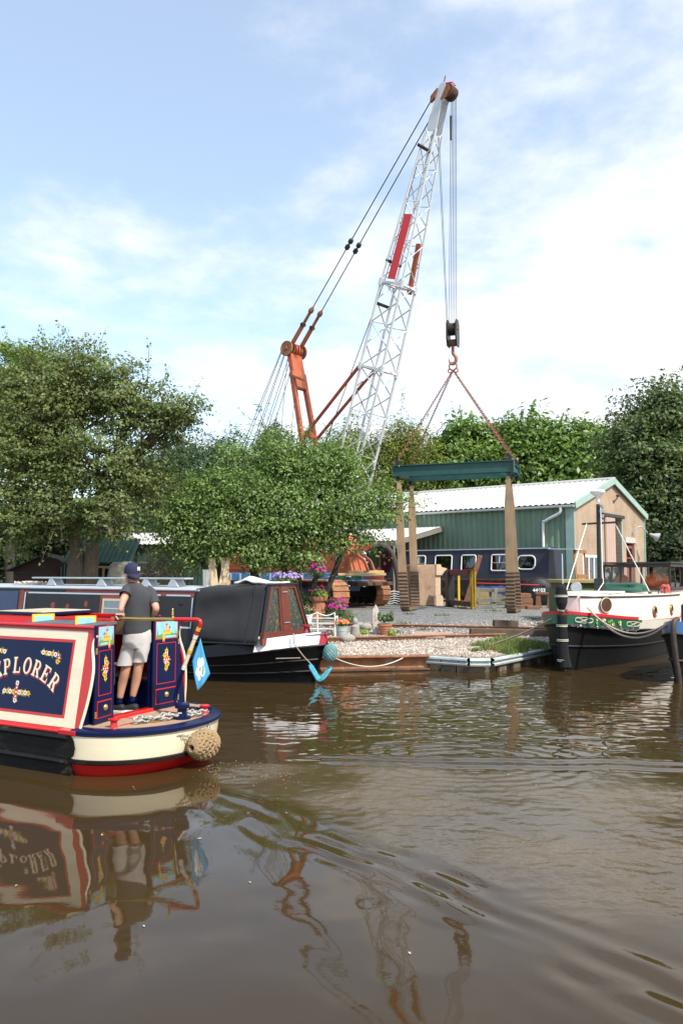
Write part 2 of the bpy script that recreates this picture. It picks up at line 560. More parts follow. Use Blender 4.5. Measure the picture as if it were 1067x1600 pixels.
# ---- quay front, left to right, at water level
QA, QB, QC, QD, QE = [atz(x, y, 0) for x, y in ((500, 1049), (668, 1046), (733, 1051), (765, 1051), (858, 1031))]
Q_LEFT = [QA + V((-0.85, 0.53, 0)) * d for d in (150, 60, 30, 15, 6, 0.6)]
Q_RIGHT = [QE + V((0.82, 0.57, 0)) * d for d in (1, 5, 15, 40, 120)]
QUAY = Q_LEFT + [QA, QB, QC, QD, QE] + Q_RIGHT
ZQ, ZY = 0.32, 0.50
def quay_y(x):
    for a, b in zip(QUAY, QUAY[1:]):
        if a.x <= x <= b.x: return a.y + (b.y - a.y) * (x - a.x) / (b.x - a.x)
    return QUAY[0].y if x < QUAY[0].x else QUAY[-1].y
def zg(x, y):
    """height of the yard"""
    d = y - quay_y(x)
    t = min(max(d / 10.0, 0), 1)
    return ZQ + (ZY - ZQ) * t * t * (3 - 2 * t)
def on(px, py):
    """point of the yard seen at a photo pixel"""
    z = ZY
    for _ in range(12):
        p = atz(px, py, z); z = zg(p.x, p.y)
    return V((p.x, p.y, z))

def gp(px, Y, dz=0.0):
    """point of the yard in a photo column at a known distance"""
    x = (px - 533.5) / FPX * Y
    return V((x, Y, zg(x, Y) + dz))

def ground_material():
    m = bpy.data.materials.new('yard_gravel'); m.use_nodes = True
    t = m.node_tree; p = t.nodes['Principled BSDF']; p.inputs['Roughness'].default_value = 0.95
    p.inputs['Specular IOR Level'].default_value = 0.2
    tc = t.nodes.new('ShaderNodeTexCoord')
    def noi(s, d=6, r=0.6):
        n = t.nodes.new('ShaderNodeTexNoise'); n.inputs['Scale'].default_value = s; n.inputs['Detail'].default_value = d; n.inputs['Roughness'].default_value = r
        t.links.new(tc.outputs['Object'], n.inputs['Vector']); return n.outputs[0]
    def mixc(f, a, b):
        x = t.nodes.new('ShaderNodeMix'); x.data_type = 'RGBA'
        if isinstance(f, float): x.inputs[0].default_value = f
        else: t.links.new(f, x.inputs[0])
        for s, c in ((6, a), (7, b)):
            if isinstance(c, tuple): x.inputs[s].default_value = (*c, 1)
            else: t.links.new(c, x.inputs[s])
        return x.outputs[2]
    def rng(s, a, b):
        x = t.nodes.new('ShaderNodeMapRange'); x.interpolation_type = 'SMOOTHSTEP'; x.inputs[1].default_value = a; x.inputs[2].default_value = b
        t.links.new(s, x.inputs[0]); return x.outputs[0]
    sep = t.nodes.new('ShaderNodeSeparateXYZ'); t.links.new(tc.outputs['Object'], sep.inputs[0])
    ma = t.nodes.new('ShaderNodeMath'); ma.operation = 'MULTIPLY_ADD'
    t.links.new(noi(0.5), ma.inputs[0]); ma.inputs[1].default_value = 4.0; t.links.new(sep.outputs[1], ma.inputs[2])
    vo = t.nodes.new('ShaderNodeTexVoronoi'); vo.inputs['Scale'].default_value = 13
    t.links.new(tc.outputs['Object'], vo.inputs['Vector'])
    sp = t.nodes.new('ShaderNodeSeparateColor'); t.links.new(vo.outputs['Color'], sp.inputs[0])
    grey = mixc(sp.outputs[0], (0.10, 0.10, 0.098), (0.26, 0.26, 0.25))
    pale = mixc(sp.outputs[0], (0.21, 0.175, 0.135), (0.48, 0.40, 0.32))
    c = mixc(rng(ma.outputs[0], 24.2, 25.4), pale, grey)
    c = mixc(rng(noi(0.35, 7, 0.7), 0.52, 0.66), c, (0.24, 0.19, 0.135))
    far = rng(sep.outputs[1], 95.0, 110.0)
    c = mixc(far, c, (0.06, 0.085, 0.03))
    t.links.new(c, p.inputs['Base Color'])
    bp = t.nodes.new('ShaderNodeBump'); bp.inputs['Strength'].default_value = 0.7; bp.inputs['Distance'].default_value = 0.04
    t.links.new(vo.outputs['Distance'], bp.inputs['Height']); t.links.new(bp.outputs[0], p.inputs['Normal'])
    return m
def make_ground():
    xs = sorted(set([-150, -90, -60, -40] + [x * 0.5 for x in range(-60, 61)] + [40, 60, 100] + [q.x for q in QUAY]))
    xs = [x for x in xs if QUAY[0].x <= x <= QUAY[-1].x]
    ds = [0, 0.4, 0.9, 1.5, 2.2, 3, 4, 5, 6, 7, 8, 9, 10, 13, 18, 28, 50, 100, 600]
    mb = MB(); vs = []; fs = []
    for x in xs:
        y0 = quay_y(x)
        for d in ds:
            y = y0 + d; z = zg(x, y)
            if 0 < d < 50: z += 0.02 * noise.noise(V((x * 0.7, y * 0.7, 0))) + 0.012 * noise.noise(V((x * 2.1, y * 2.1, 3)))
            vs.append((x * (1 + d / 200.0), y, z))
    n = len(ds)
    for i in range(len(xs) - 1):
        for k in range(n - 1):
            fs.append((i * n + k, (i + 1) * n + k, (i + 1) * n + k + 1, i * n + k + 1))
    mb.add(vs, fs)
    o = mb.build('ground', ground_material(), smooth=60)
    return tag(o, kind='structure')
make_ground()

# ---- quay walls
m_oldstone = mat('old_stone_edge', (0.16, 0.135, 0.105), 0.9, var=0.35, scale=5, bump=0.6, bscale=18, col2=(0.06, 0.07, 0.035), s2=2.0)
m_rust = mat('rusty_steel', (0.27, 0.105, 0.045), 0.85, var=0.35, scale=6, bump=0.4, bscale=40, col2=(0.38, 0.20, 0.11), s2=2.5)
m_rustdark = mat('dark_rusty_steel', (0.105, 0.055, 0.035), 0.85, var=0.4, scale=5, bump=0.4, bscale=40, col2=(0.19, 0.085, 0.04), s2=3)
m_rustorange = mat('orange_rust_beam', (0.34, 0.15, 0.065), 0.85, var=0.3, scale=4, bump=0.35, bscale=30, col2=(0.36, 0.30, 0.23), s2=2.4, f2=(0.52, 0.66), stretch=(1, 1, 0.5))
m_galv = mat('galvanised_steel', (0.46, 0.50, 0.48), 0.55, 0.15, var=0.2, scale=5, col2=(0.27, 0.19, 0.12), s2=5, f2=(0.58, 0.72), bump=0.1)
m_pile = mat('wet_steel_pile', (0.14, 0.11, 0.075), 0.8, var=0.4, scale=6, bump=0.5, bscale=25, col2=(0.055, 0.05, 0.03), s2=2.5)
def wall_strip(name, pts, m, label, z0=-0.6, z1=ZQ - 0.004, th=0.35):
    mb = MB()
    for a, b in zip(pts, pts[1:]):
        d = (b - a).normalized(); nrm = V((d.y, -d.x, 0))
        mb.add([(a + V((0, 0, z0))), (b + V((0, 0, z0))), (b + V((0, 0, z1))), (a + V((0, 0, z1))),
                (a - nrm * th + V((0, 0, z0))), (b - nrm * th + V((0, 0, z0))), (b - nrm * th + V((0, 0, z1))), (a - nrm * th + V((0, 0, z1)))],
               [(0, 1, 2, 3), (7, 6, 5, 4), (3, 2, 6, 7), (0, 4, 5, 1), (0, 3, 7, 4), (1, 5, 6, 2)])
    o = mb.build(name, m); return tag(o, kind='structure')
wall_strip('bank_wall', Q_LEFT + [QA], m_oldstone, '')
wall_strip('bank_wall', [QE] + Q_RIGHT, m_oldstone, '')
# rusty channel beam
t_ = thing('steel_beam', 'orange rusty steel beam edging the quay beside the moored narrowboat', 'beam')
d_ = (QB - QA).normalized(); nrm = V((d_.y, -d_.x, 0))
mb = MB(); mb.bar(QA + nrm * 0.02 + V((0, 0, 0.155)), QB + nrm * 0.02 + V((0, 0, 0.155)), 0.05, 0.27); mb.build('web', m_rustorange, t_)
mb = MB(); mb.bar(QA + nrm * 0.09 + V((0, 0, 0.315)), QB + nrm * 0.09 + V((0, 0, 0.315)), 0.22, 0.035, bev=0.006); mb.build('flange', m_rust, t_)
mb = MB(); mb.bar(QA + nrm * 0.10 + V((0, 0, 0.03)), QB + nrm * 0.10 + V((0, 0, 0.03)), 0.20, 0.045, bev=0.006); mb.build('flange', m_rustdark, t_)
mb = MB(); mb.bar(QA + nrm * 0.03 + V((0, 0, -0.3)), QB + nrm * 0.03 + V((0, 0, -0.3)), 0.10, 0.56); mb.build('footing', m_pile, t_)
# W-section crash barrier on sheet piles
def w_rail(a, b):
    d = (b - a).normalized(); n_ = V((d.y, -d.x, 0)); prof = [(0.0, 0.32), (0.055, 0.30), (0.065, 0.265), (0.005, 0.235), (0.005, 0.215), (0.065, 0.185), (0.055, 0.15), (0.0, 0.13)]
    mb = MB()
    mb.loft([[p + n_ * (0.06 + q[0]) + V((0, 0, q[1])) for q in prof] + [p + n_ * (0.052 + q[0]) + V((0, 0, q[1])) for q in reversed(prof)] for p in (a, b)])
    return mb
t_ = thing('crash_barrier', 'galvanised steel crash barrier bent round the corner of the quay', 'barrier')
for a, b in ((QB, QC), (QC, QD), (QD, QE), (QE, QE + V((0.82, 0.57, 0)) * 2.2)):
    w_rail(a, b).build('rail', m_galv, t_)
for q in (0.3, 0.72):
    p = QB.lerp(QC, q); mb = MB(); mb.cyl(p + V((0.02, -0.05, 0.225)), p + V((0.02, -0.10, 0.225)), 0.022, 8); mb.build('bolt', m_rustdark, t_)
pile_wall = thing('sheet_piling', 'wet rusty sheet piles under the bent galvanised barrier', 'piling')
for a, b in ((QB, QC), (QC, QD), (QD, QE), (QE, QE + V((0.82, 0.57, 0)) * 2.2)):
    d = (b - a).normalized(); n_ = V((d.y, -d.x, 0)); L = (b - a).length; k = max(1, round(L / 0.36))
    for i in range(k):
        p = a.lerp(b, i / k); q = a.lerp(b, (i + 1) / k); off = 0.03 if i % 2 else -0.06
        mb = MB(); mb.bar(p + n_ * (off - 0.02) + V((0, 0, -0.2)) + d * 0.012, q + n_ * (off - 0.02) + V((0, 0, -0.2)) - d * 0.012, 0.10, 0.68, bev=0.012); mb.build('pile', m_pile, pile_wall)

# ---- loose pale stones and weeds on the quay
def stones():
    rnd = np.random.RandomState(3); vs = []; fs = []
    base = np.array([(1, 0, 0), (-1, 0, 0), (0, 1, 0), (0, -1, 0), (0, 0, 1), (0, 0, -1)], float)
    tri = [(0, 2, 4), (2, 1, 4), (1, 3, 4), (3, 0, 4), (2, 0, 5), (1, 2, 5), (3, 1, 5), (0, 3, 5)]
    n = 0
    while n < 20000:
        x = rnd.uniform(-2.5, 8.5); y0 = quay_y(x); d = abs(rnd.normal(0, 3.4)) + 0.12
        if d > 9: continue
        y = y0 + d; s = rnd.uniform(0.012, 0.031) * (1 if rnd.rand() < 0.94 else 1.7)
        a = rnd.uniform(0, PI); c, sn = math.cos(a), math.sin(a)
        sc = s * rnd.uniform(0.6, 1.3, 3); b = base * sc + rnd.normal(0, s * 0.15, (6, 3))
        z = zg(x, y) + 0.4 * s
        o = len(vs)
        for q in b: vs.append((x + q[0] * c - q[1] * sn, y + q[0] * sn + q[1] * c, z + q[2] * 0.8))
        fs += [(o + i, o + j, o + k) for i, j, k in tri]; n += 1
    mb = MB(); mb.v = vs; mb.f = fs; mb.mi = [0] * len(fs)
    o = mb.build('gravel_stones', mat('limestone_chips', (0.44, 0.37, 0.305), 0.95, var=0.1, island=0.45))
    tag(o, 'pale limestone chippings strewn over the quay', 'gravel', kind='stuff')
stones()
def blades(name, spots, m, label, h=(0.08, 0.22), w=0.008, lean=0.5, cat='grass'):
    """spots: (x, y, radius, count)"""
    rnd = random.Random(11); vs = []; fs = []
    for (x, y, r, n) in spots:
        for _ in range(n):
            a = rnd.uniform(0, 2 * PI); rr = r * math.sqrt(rnd.random())
            px, py = x + rr * math.cos(a), y + rr * math.sin(a); z = zg(px, py) - 0.015
            hh = rnd.uniform(*h) * (1.15 - 0.5 * rr / r); b = rnd.uniform(0, 2 * PI); le = rnd.uniform(0, lean) * hh; ww = w * rnd.uniform(0.7, 1.5)
            dx, dy = math.cos(b), math.sin(b); o = len(vs)
            vs += [(px - dy * ww, py + dx * ww, z), (px + dy * ww, py - dx * ww, z), (px + dx * le * 0.35 + dy * ww * 0.7, py + dy * le * 0.35 - dx * ww * 0.7, z + hh * 0.6),
                   (px + dx * le * 0.35 - dy * ww * 0.7, py + dy * le * 0.35 + dx * ww * 0.7, z + hh * 0.6), (px + dx * le, py + dy * le, z + hh)]
            fs += [(o, o + 1, o + 2, o + 3), (o + 3, o + 2, o + 4)]
    mb = MB(); mb.v = vs; mb.f = fs; mb.mi = [0] * len(fs)
    return tag(mb.build(name, m), label, cat, kind='stuff')
m_grass = mat('grass_blades', (0.15, 0.21, 0.05), 0.7, var=0.25, island=0.4, trans=(1.3, 1.3, 0.8), col2=(0.28, 0.25, 0.09), s2=1.5)
sp_ = []
for i in range(46):
    q = QD.lerp(QE, random.uniform(0.25, 1.05)); dd = random.uniform(0.1, 1.9)
    sp_.append((q.x - dd * 0.25, q.y + dd, random.uniform(0.15, 0.4), 130))
blades('grass', sp_, m_grass, 'tufts of green grass on the quay corner by the barge')
sp_ = []
for (px, py, r, n) in ((620, 990, .2, 60), (665, 985, .25, 50), (690, 962, .3, 60), (600, 990, .2, 70), (560, 985, .25, 80), (745, 1018, .25, 90), (755, 1008, .2, 70), (770, 1004, .3, 90), (830, 968, .3, 60), (720, 950, .3, 60), (628, 975, .3, 60),
                      (500, 975, .5, 170), (475, 990, .5, 170), (520, 990, .3, 120), (640, 960, .3, 40), (770, 955, .4, 40), (650, 948, .5, 70), (545, 1000, .25, 60), (700, 948, .3, 60)):
    q = on(px, py); sp_.append((q.x, q.y, r, n))
blades('weeds', sp_, mat('weed_leaves', (0.10, 0.17, 0.04), 0.7, var=0.25, island=0.4, trans=(1.3, 1.3, 0.8)), 'low weeds sprouting through the gravel yard', h=(0.04, 0.15), w=0.014, lean=1.0, cat='weeds')

# ================================================================== WORKSHOP SHED
SH_L = V((-0.788, 0.616, 0)); SH_G = V((0.616, 0.788, 0)); UP = V((0, 0, 1))
SH_K = 1.18                                   # the shed is this much larger than its drawing
SH_C = V((13.1, 44.84, 0)); SH_LEN, SH_W = 28.5, 10.5
EAVE, RIDGE = 5.14, 6.72
m_greenwall = mat('green_painted_sheeting', (0.165, 0.245, 0.165), 0.55, var=0.16, scale=1.2, col2=(0.20, 0.285, 0.195), s2=0.8, stretch=(1, 1, 0.25))
m_greentrim = mat('pale_green_trim', (0.30, 0.42, 0.36), 0.6, var=0.12, scale=3)
m_roof = mat('white_roof_sheeting', (0.50, 0.49, 0.455), 0.7, var=0.10, scale=0.7, col2=(0.36, 0.345, 0.30), s2=0.6, f2=(0.50, 0.72), stretch=(1.5, .5, 1))
m_white = mat('white_gloss_paint', (0.72, 0.72, 0.70), 0.4, var=0.07, scale=4, col2=(0.5, 0.48, 0.44), s2=5, f2=(0.6, 0.75))
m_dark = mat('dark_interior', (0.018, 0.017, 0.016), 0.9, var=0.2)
m_greywood = mat('weathered_grey_timber', (0.20, 0.175, 0.145), 0.9, var=0.3, scale=5, bump=0.4, bscale=30, stretch=(6, 6, 1))
def brick_material():
    m = bpy.data.materials.new('buff_brickwork'); m.use_nodes = True
    t = m.node_tree; p = t.nodes['Principled BSDF']; p.inputs['Roughness'].default_value = 0.9
    tc = t.nodes.new('ShaderNodeTexCoord')
    br = t.nodes.new('ShaderNodeTexBrick')
    br.inputs['Color1'].default_value = (0.43, 0.235, 0.135, 1); br.inputs['Color2'].default_value = (0.36, 0.285, 0.195, 1); br.inputs['Mortar'].default_value = (0.36, 0.31, 0.24, 1)
    br.inputs['Scale'].default_value = 1.0; br.inputs['Mortar Size'].default_value = 0.016; br.inputs['Brick Width'].default_value = 0.30; br.inputs['Row Height'].default_value = 0.10; br.inputs['Bias'].default_value = 0.0
    sp = t.nodes.new('ShaderNodeSeparateXYZ'); cb = t.nodes.new('ShaderNodeCombineXYZ')
    t.links.new(tc.outputs['Object'], sp.inputs[0]); t.links.new(sp.outputs[0], cb.inputs[0]); t.links.new(sp.outputs[2], cb.inputs[1])
    t.links.new(cb.outputs[0], br.inputs['Vector'])
    n = t.nodes.new('ShaderNodeTexNoise'); n.inputs['Scale'].default_value = 0.9; n.inputs['Detail'].default_value = 7; n.inputs['Roughness'].default_value = 0.7
    mp = t.nodes.new('ShaderNodeMapping'); mp.inputs['Scale'].default_value = (1.0, 1, 0.6)
    t.links.new(tc.outputs['Object'], mp.inputs[0]); t.links.new(mp.outputs[0], n.inputs['Vector'])
    mr = t.nodes.new('ShaderNodeMapRange'); mr.inputs[1].default_value = 0.3; mr.inputs[2].default_value = 0.7; mr.inputs[3].default_value = 0.72; mr.inputs[4].default_value = 1.25
    t.links.new(n.outputs[0], mr.inputs[0])
    vm = t.nodes.new('ShaderNodeVectorMath'); vm.operation = 'SCALE'
    t.links.new(br.outputs['Color'], vm.inputs[0]); t.links.new(mr.outputs[0], vm.inputs['Scale'])
    t.links.new(vm.outputs[0], p.inputs['Base Color'])
    bp = t.nodes.new('ShaderNodeBump'); bp.inputs['Strength'].default_value = 0.5; bp.inputs['Distance'].default_value = 0.01; bp.invert = True
    t.links.new(br.outputs['Fac'], bp.inputs['Height']); t.links.new(bp.outputs[0], p.inputs['Normal'])
    return m
m_brick = brick_material()
def ribbed(mb, o, u, v, n, L, hgt, pitch=0.25, depth=0.035, top=None):
    """ribbed sheet: profile along u, height along v, ribs proud along n"""
    pts = []; x = 0.0
    while x < L - 1e-6:
        for fx, dz in ((0, 0), (0.30, 0), (0.40, 1), (0.80, 1), (0.90, 0)):
            xx = x + fx * pitch
            if xx <= L: pts.append((xx, dz * depth))
        x += pitch
    pts.append((L, 0))
    lo = [o + u * a + n * b for a, b in pts]
    hi = [o + u * a + n * b + v * (hgt if top is None else top(a)) for a, b in pts]
    k = len(pts)
    mb.add(lo + hi, [(i, i + 1, k + i + 1, k + i) for i in range(k - 1)])
shed = thing('workshop_shed', 'long green metal shed with white roof and buff brick gable end', 'shed', SH_C + V((0, 0, ZY)), math.atan2(SH_G.y, SH_G.x))
shed.scale = (SH_K, SH_K, SH_K)
# local axes: +x across the gable, +y along the wall away from the gable corner
LX, LY = V((1, 0, 0)), V((0, 1, 0))
E_, R_ = EAVE - ZY, RIDGE - ZY
mb = MB(); ribbed(mb, V((0, 0.35, -0.02)), LY, UP, -LX, SH_LEN - 0.35, E_ + 0.02, 0.30, 0.045); mb.build('wall', m_greenwall, shed)
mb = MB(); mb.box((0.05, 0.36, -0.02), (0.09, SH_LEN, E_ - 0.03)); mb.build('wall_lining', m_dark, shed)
mb = MB(); mb.box((SH_W - 0.12, 0.3, -0.02), (SH_W, SH_LEN, E_ - 0.03)); mb.build('wall', m_greenwall, shed)
mb = MB(); mb.prism([(0, 0), (SH_W, 0), (SH_W, E_), (SH_W / 2, R_), (0, E_)], (0, SH_LEN - 0.1, 0), LX, UP, LY, 0, 0.1); mb.build('wall', m_greenwall, shed)
# brick gable with real openings: tall doorway, window, red door
def gable():
    th = 0.3; mb = MB()
    xs = [0, 0.95, 3.25, 4.05, 6.6, 7.35, 8.75, SH_W]
    def top(x): return E_ + (R_ - E_) * (1 - abs(x - SH_W / 2) / (SH_W / 2))
    holes = {(0.95, 3.25): (0.55, 2.25), (4.05, 6.6): (0.0, 4.25), (7.35, 8.75): (0.0, 3.0)}
    def quad(x0, x1, z0, z1, z2=None):
        pol = [(x0, z0), (x1, z0), (x1, z1 if z2 is None else z2)]
        if z2 is not None and x0 < SH_W / 2 < x1: pol.append((SH_W / 2, R_))
        pol.append((x0, z1))
        mb.prism(pol, (0, 0, 0), LX, UP, LY, 0, th)
    for x0, x1 in zip(xs, xs[1:]):
        if (x0, x1) in holes:
            a, b = holes[(x0, x1)]
            if a > 0: quad(x0, x1, 0, a)
            quad(x0, x1, b, top(x0), top(x1))
        else: quad(x0, x1, 0, top(x0), top(x1))
    return mb.build('gable_wall', m_brick, shed)
gable()
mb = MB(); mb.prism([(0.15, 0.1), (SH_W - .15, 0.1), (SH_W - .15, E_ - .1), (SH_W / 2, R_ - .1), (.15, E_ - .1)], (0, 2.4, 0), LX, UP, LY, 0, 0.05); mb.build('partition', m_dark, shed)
# roof: two ribbed slopes with a slight overhang
for side in (-1, 1):
    sl = V((side * (SH_W / 2 + 0.25), 0, -(R_ - E_) * (SH_W / 2 + 0.25) / (SH_W / 2)))
    mb = MB(); L = sl.length; sd = sl.normalized(); nn = sd.cross(LY).normalized(); nn = nn if nn.z > 0 else -nn
    o0 = V((SH_W / 2, -0.18, R_ + 0.10))
    ribbed(mb, o0, LY, sd, nn, SH_LEN + 0.3, L, 0.30, 0.04)
    mb.build('roof_slope', m_roof, shed)
mb = MB(); mb.tube([(SH_W / 2, -0.2, R_ + 0.13), (SH_W / 2, SH_LEN + 0.15, R_ + 0.13)], 0.10, 8); mb.build('ridge_cap', m_roof, shed)
for side in (-1, 1):
    x1 = SH_W / 2 + side * (SH_W / 2 + 0.22); z1 = R_ - (R_ - E_) * (SH_W / 2 + 0.22) / (SH_W / 2)
    mb = MB(); mb.bar((SH_W / 2 + side * 0.02, -0.17, R_ + 0.02), (x1, -0.17, z1 + 0.02), 0.06, 0.34, bev=0.01); mb.build('barge_board', m_greentrim, shed)
mb = MB(); mb.box((-0.08, -0.05, 0), (-0.005, 0.40, E_ - 0.05), 0.01); mb.build('corner_post', m_greentrim, shed)
mb = MB(); mb.box((SH_W + 0.004, -0.06, 0), (SH_W + 0.08, 0.28, E_ - 0.08), 0.01); mb.build('corner_post', m_greentrim, shed)
mb = MB()
prof = [(-0.10, 0.0), (-0.09, -0.07), (-0.04, -0.11), (0.02, -0.11), (0.07, -0.07), (0.08, 0.0), (0.07, 0.0), (0.02, -0.09), (-0.04, -0.09), (-0.09, 0.0)]
mb.loft([[V((-0.26 + a, y, E_ - 0.02 + b)) for a, b in prof] for y in (-0.12, SH_LEN)]); mb.build('gutter', m_white, shed)
mb = MB(); mb.tube(bez([(-0.27, 0.55, E_ - .12), (-0.27, 0.62, E_ - .4), (-0.2, 1.35, E_ - .75), (-0.15, 1.5, E_ - 1.1), (-0.15, 1.5, 0.1)], 5), 0.075, 10); mb.build('downpipe', m_white, shed, smooth=50)
# openings
m_pinkwood = mat('faded_pink_door', (0.46, 0.33, 0.27), 0.8, var=0.15, scale=3, stretch=(6, 6, 1))
m_redpaint = mat('red_door_paint', (0.30, 0.055, 0.045), 0.6, var=0.2)
d = MB(); d.box((4.0, -0.10, 0.02), (5.35, -0.03, 4.3), 0.01); dr = d.build('sliding_door', m_pinkwood, shed)
for k in range(4):
    mb = MB(); mb.box((4.05 + k * 0.33, -0.125, 0.06), (4.05 + k * 0.33 + 0.30, -0.102, 4.26), 0.006); mb.build('plank', m_pinkwood, dr)
mb = MB(); mb.box((3.6, -0.16, 4.28), (6.8, -0.02, 4.46), 0.02); mb.build('door_track', mat('black_painted_steel', (0.02, 0.021, 0.022), 0.45, var=0.2, scale=6), shed)
mb = MB(); mb.box((6.6, -0.04, 0), (6.72, 0.02, 4.26), 0.01); mb.build('door_jamb', m_greentrim, shed)
w_ = MB(); w_.box((0.95, -0.03, 0.5), (1.07, 0.12, 2.25), .01).box((3.13, -0.03, .5), (3.25, .12, 2.25), .01).box((1.07, -.03, 2.13), (3.13, .12, 2.25), .01).box((.9, -.08, .44), (3.3, .14, .5), .01)
w_.box((1.72, -.025, .5), (1.82, .1, 2.13), .01).box((2.42, -.025, .5), (2.52, .1, 2.13), .01)
win = w_.build('window_frame', m_white, shed)
for x0, x1 in ((1.07, 1.72), (1.82, 2.42), (2.52, 3.13)):
    mb = MB(); mb.box((x0, 0.03, 0.5), (x1, 0.04, 2.13)); mb.build('pane', glass('dark_window_glass', (0.35, 0.37, 0.36)), win)
rd = MB(); rd.box((7.45, 0.10, 0), (8.65, 0.15, 2.9), .01); rdo = rd.build('door', m_redpaint, shed)
for k in range(4):
    for j in range(2):
        mb = MB(); mb.box((7.55 + k * .27, 0.085, 1.65 + j * .58), (7.55 + k * .27 + .2, 0.096, 1.65 + j * .58 + .5)); mb.build('pane', glass('dark_window_glass', (0.35, 0.37, 0.36)), rdo)
mb = MB(); mb.box((7.15, -0.05, 3.02), (8.95, -0.003, 3.32), .01); mb.build('lintel', mat('pale_concrete', (0.50, 0.47, 0.41), 0.9, var=0.15, scale=5), shed)
mb = MB(); mb.lathe([(0.03, 0), (0.07, 0.06), (0.10, .22), (.26, .50), (.27, .52)], (9.0, -0.75, 3.55), 16, (0.25, -0.4, -0.2)); mb.tube(bez([(8.35, 0, 3.3), (8.35, -.12, 3.7), (8.6, -.4, 3.95), (8.95, -.68, 3.62)], 6), 0.035, 8)
mb.build('wall_lamp', mat('lamp_grey_metal', (.42, .43, .43), .5, .3, var=.15), shed, smooth=40)
mb = MB(); mb.box((5.35, -0.30, 5.4), (5.6, -0.2, 5.5), .01).bar((5.5, -0.02, 5.1), (5.5, -.28, 5.45), .04); mb.build('floodlight', m_dark, shed)
# lean-to canopy against the long wall
m_can = m_roof
aw = thing('lean_to_canopy', 'white roofed lean-to canopy on the long wall of the green shed', 'canopy')
def wallpt(t, out, z): return SH_C + SH_L * t + V((-0.616, -0.788, 0)) * out + V((0, 0, z))
ca, cb_ = wallpt(8.5, 0.08, 5.02), wallpt(22.4, 0.08, 5.02); da, db = wallpt(8.5, 5.4, 3.98), wallpt(22.4, 5.4, 3.98)
def sheet(a, b, c, d_, pitch, depth, name, m, parent):
    """ribbed sheet between edge a->b (low) and d_->c (high)"""
    u = (b - a).normalized(); n_ = (b - a).cross(d_ - a).normalized(); n_ = n_ if n_.z > 0 else -n_
    mb = MB(); ribbed(mb, a, u, (d_ - a).normalized(), n_, (b - a).length, (d_ - a).length, pitch, depth); return mb.build(name, m, parent)
sheet(da, db, cb_, ca, 0.30, 0.035, 'roof_sheet', m_can, aw)
mb = MB(); mb.bar(da + V((0, 0, -.17)), db + V((0, 0, -.17)), 0.06, 0.30); mb.build('fascia', m_greywood, aw)
mb = MB(); mb.bar(ca + V((0, 0, -.17)), da + V((0, 0, -.17)), 0.06, 0.26); mb.build('fascia', m_greywood, aw)
for k in range(5):
    p = da.lerp(db, (k + 0.02) / 4.1); mb = MB(); mb.box((p.x - .06, p.y - .06, ZY - .02), (p.x + .06, p.y + .06, p.z - .3), .01); mb.build('post', m_greywood, aw)
# second shed at the far left, dark green
s2 = thing('dark_green_shed', 'dark green corrugated shed behind the brush pile with pale grey roof', 'shed')
a2, b2 = at(150, 890, 43), at(330, 890, 43); z_ = 3.65
a2.z = b2.z = ZY
m_dkgreen = mat('dark_green_sheeting', (0.022, 0.05, 0.032), 0.6, var=0.2, scale=2)
mb = MB(); u2 = (b2 - a2).normalized(); n2_ = V((u2.y, -u2.x, 0)); ribbed(mb, a2 + V((0, 0, -.02)), u2, UP, n2_, (b2 - a2).length, z_ - ZY, .3, .05); mb.build('wall', m_dkgreen, s2)
bk = V((0, 5.5, 0))
mb = MB(); mb.box((a2.x, a2.y + .1, ZY - .02), (a2.x + .1, a2.y + 5.5, z_)).box((b2.x - .1, b2.y + .1, ZY - .02), (b2.x, b2.y + 5.5, z_)); mb.build('wall', m_dkgreen, s2)
sheet(a2 + V((-.2, -.35, z_ - ZY)), b2 + V((.2, -.35, z_ - ZY)), b2 + V((.2, 2.5, z_ - ZY + .75)), a2 + V((-.2, 2.5, z_ - ZY + .75)), .25, .03, 'roof_sheet', m_roof, s2)
sheet(b2 + V((.2, 5.6, z_ - ZY)), a2 + V((-.2, 5.6, z_ - ZY)), a2 + V((-.2, 2.5, z_ - ZY + .75)), b2 + V((.2, 2.5, z_ - ZY + .75)), .25, .03, 'roof_sheet', m_roof, s2)

# ================================================================== CRAWLER CRANE
m_orange = mat('orange_crane_paint', (0.43, 0.098, 0.036), 0.6, var=0.22, scale=2.5, col2=(0.22, 0.075, 0.04), s2=2.6, f2=(0.48, 0.68), bump=0.05)
m_cranewhite = mat('white_boom_paint', (0.62, 0.63, 0.63), 0.5, var=0.10, scale=3, col2=(0.40, 0.36, 0.32), s2=4, f2=(0.6, 0.75))
m_blue = mat('crane_blue_paint', (0.10, 0.25, 0.50), 0.55, var=0.2, scale=2, col2=(0.30, 0.33, 0.36), s2=2.5, f2=(0.58, 0.72))
m_black = MATS['black_painted_steel']
m_rope = mat('greased_wire_rope', (0.045, 0.045, 0.06), 0.5, 0.4, var=0.2, scale=20)
m_redplate = mat('red_painted_plate', (0.62, 0.035, 0.035), 0.5, var=0.12, scale=2)
m_shoe = mat('rusty_track_shoe', (0.33, 0.15, 0.075), 0.85, var=0.35, scale=5, col2=(0.20, 0.085, 0.045), s2=3.5, bump=0.4, bscale=30, rand=0.15)
m_grease = mat('greasy_track_gear', (0.028, 0.021, 0.016), 0.7, var=0.4, scale=5)
PD = V((0.777, -0.629, 0)); WD = V((0.629, 0.777, 0))
crane = thing('crawler_crane', 'orange crawler crane with tall white lattice boom over the boatyard', 'crane')
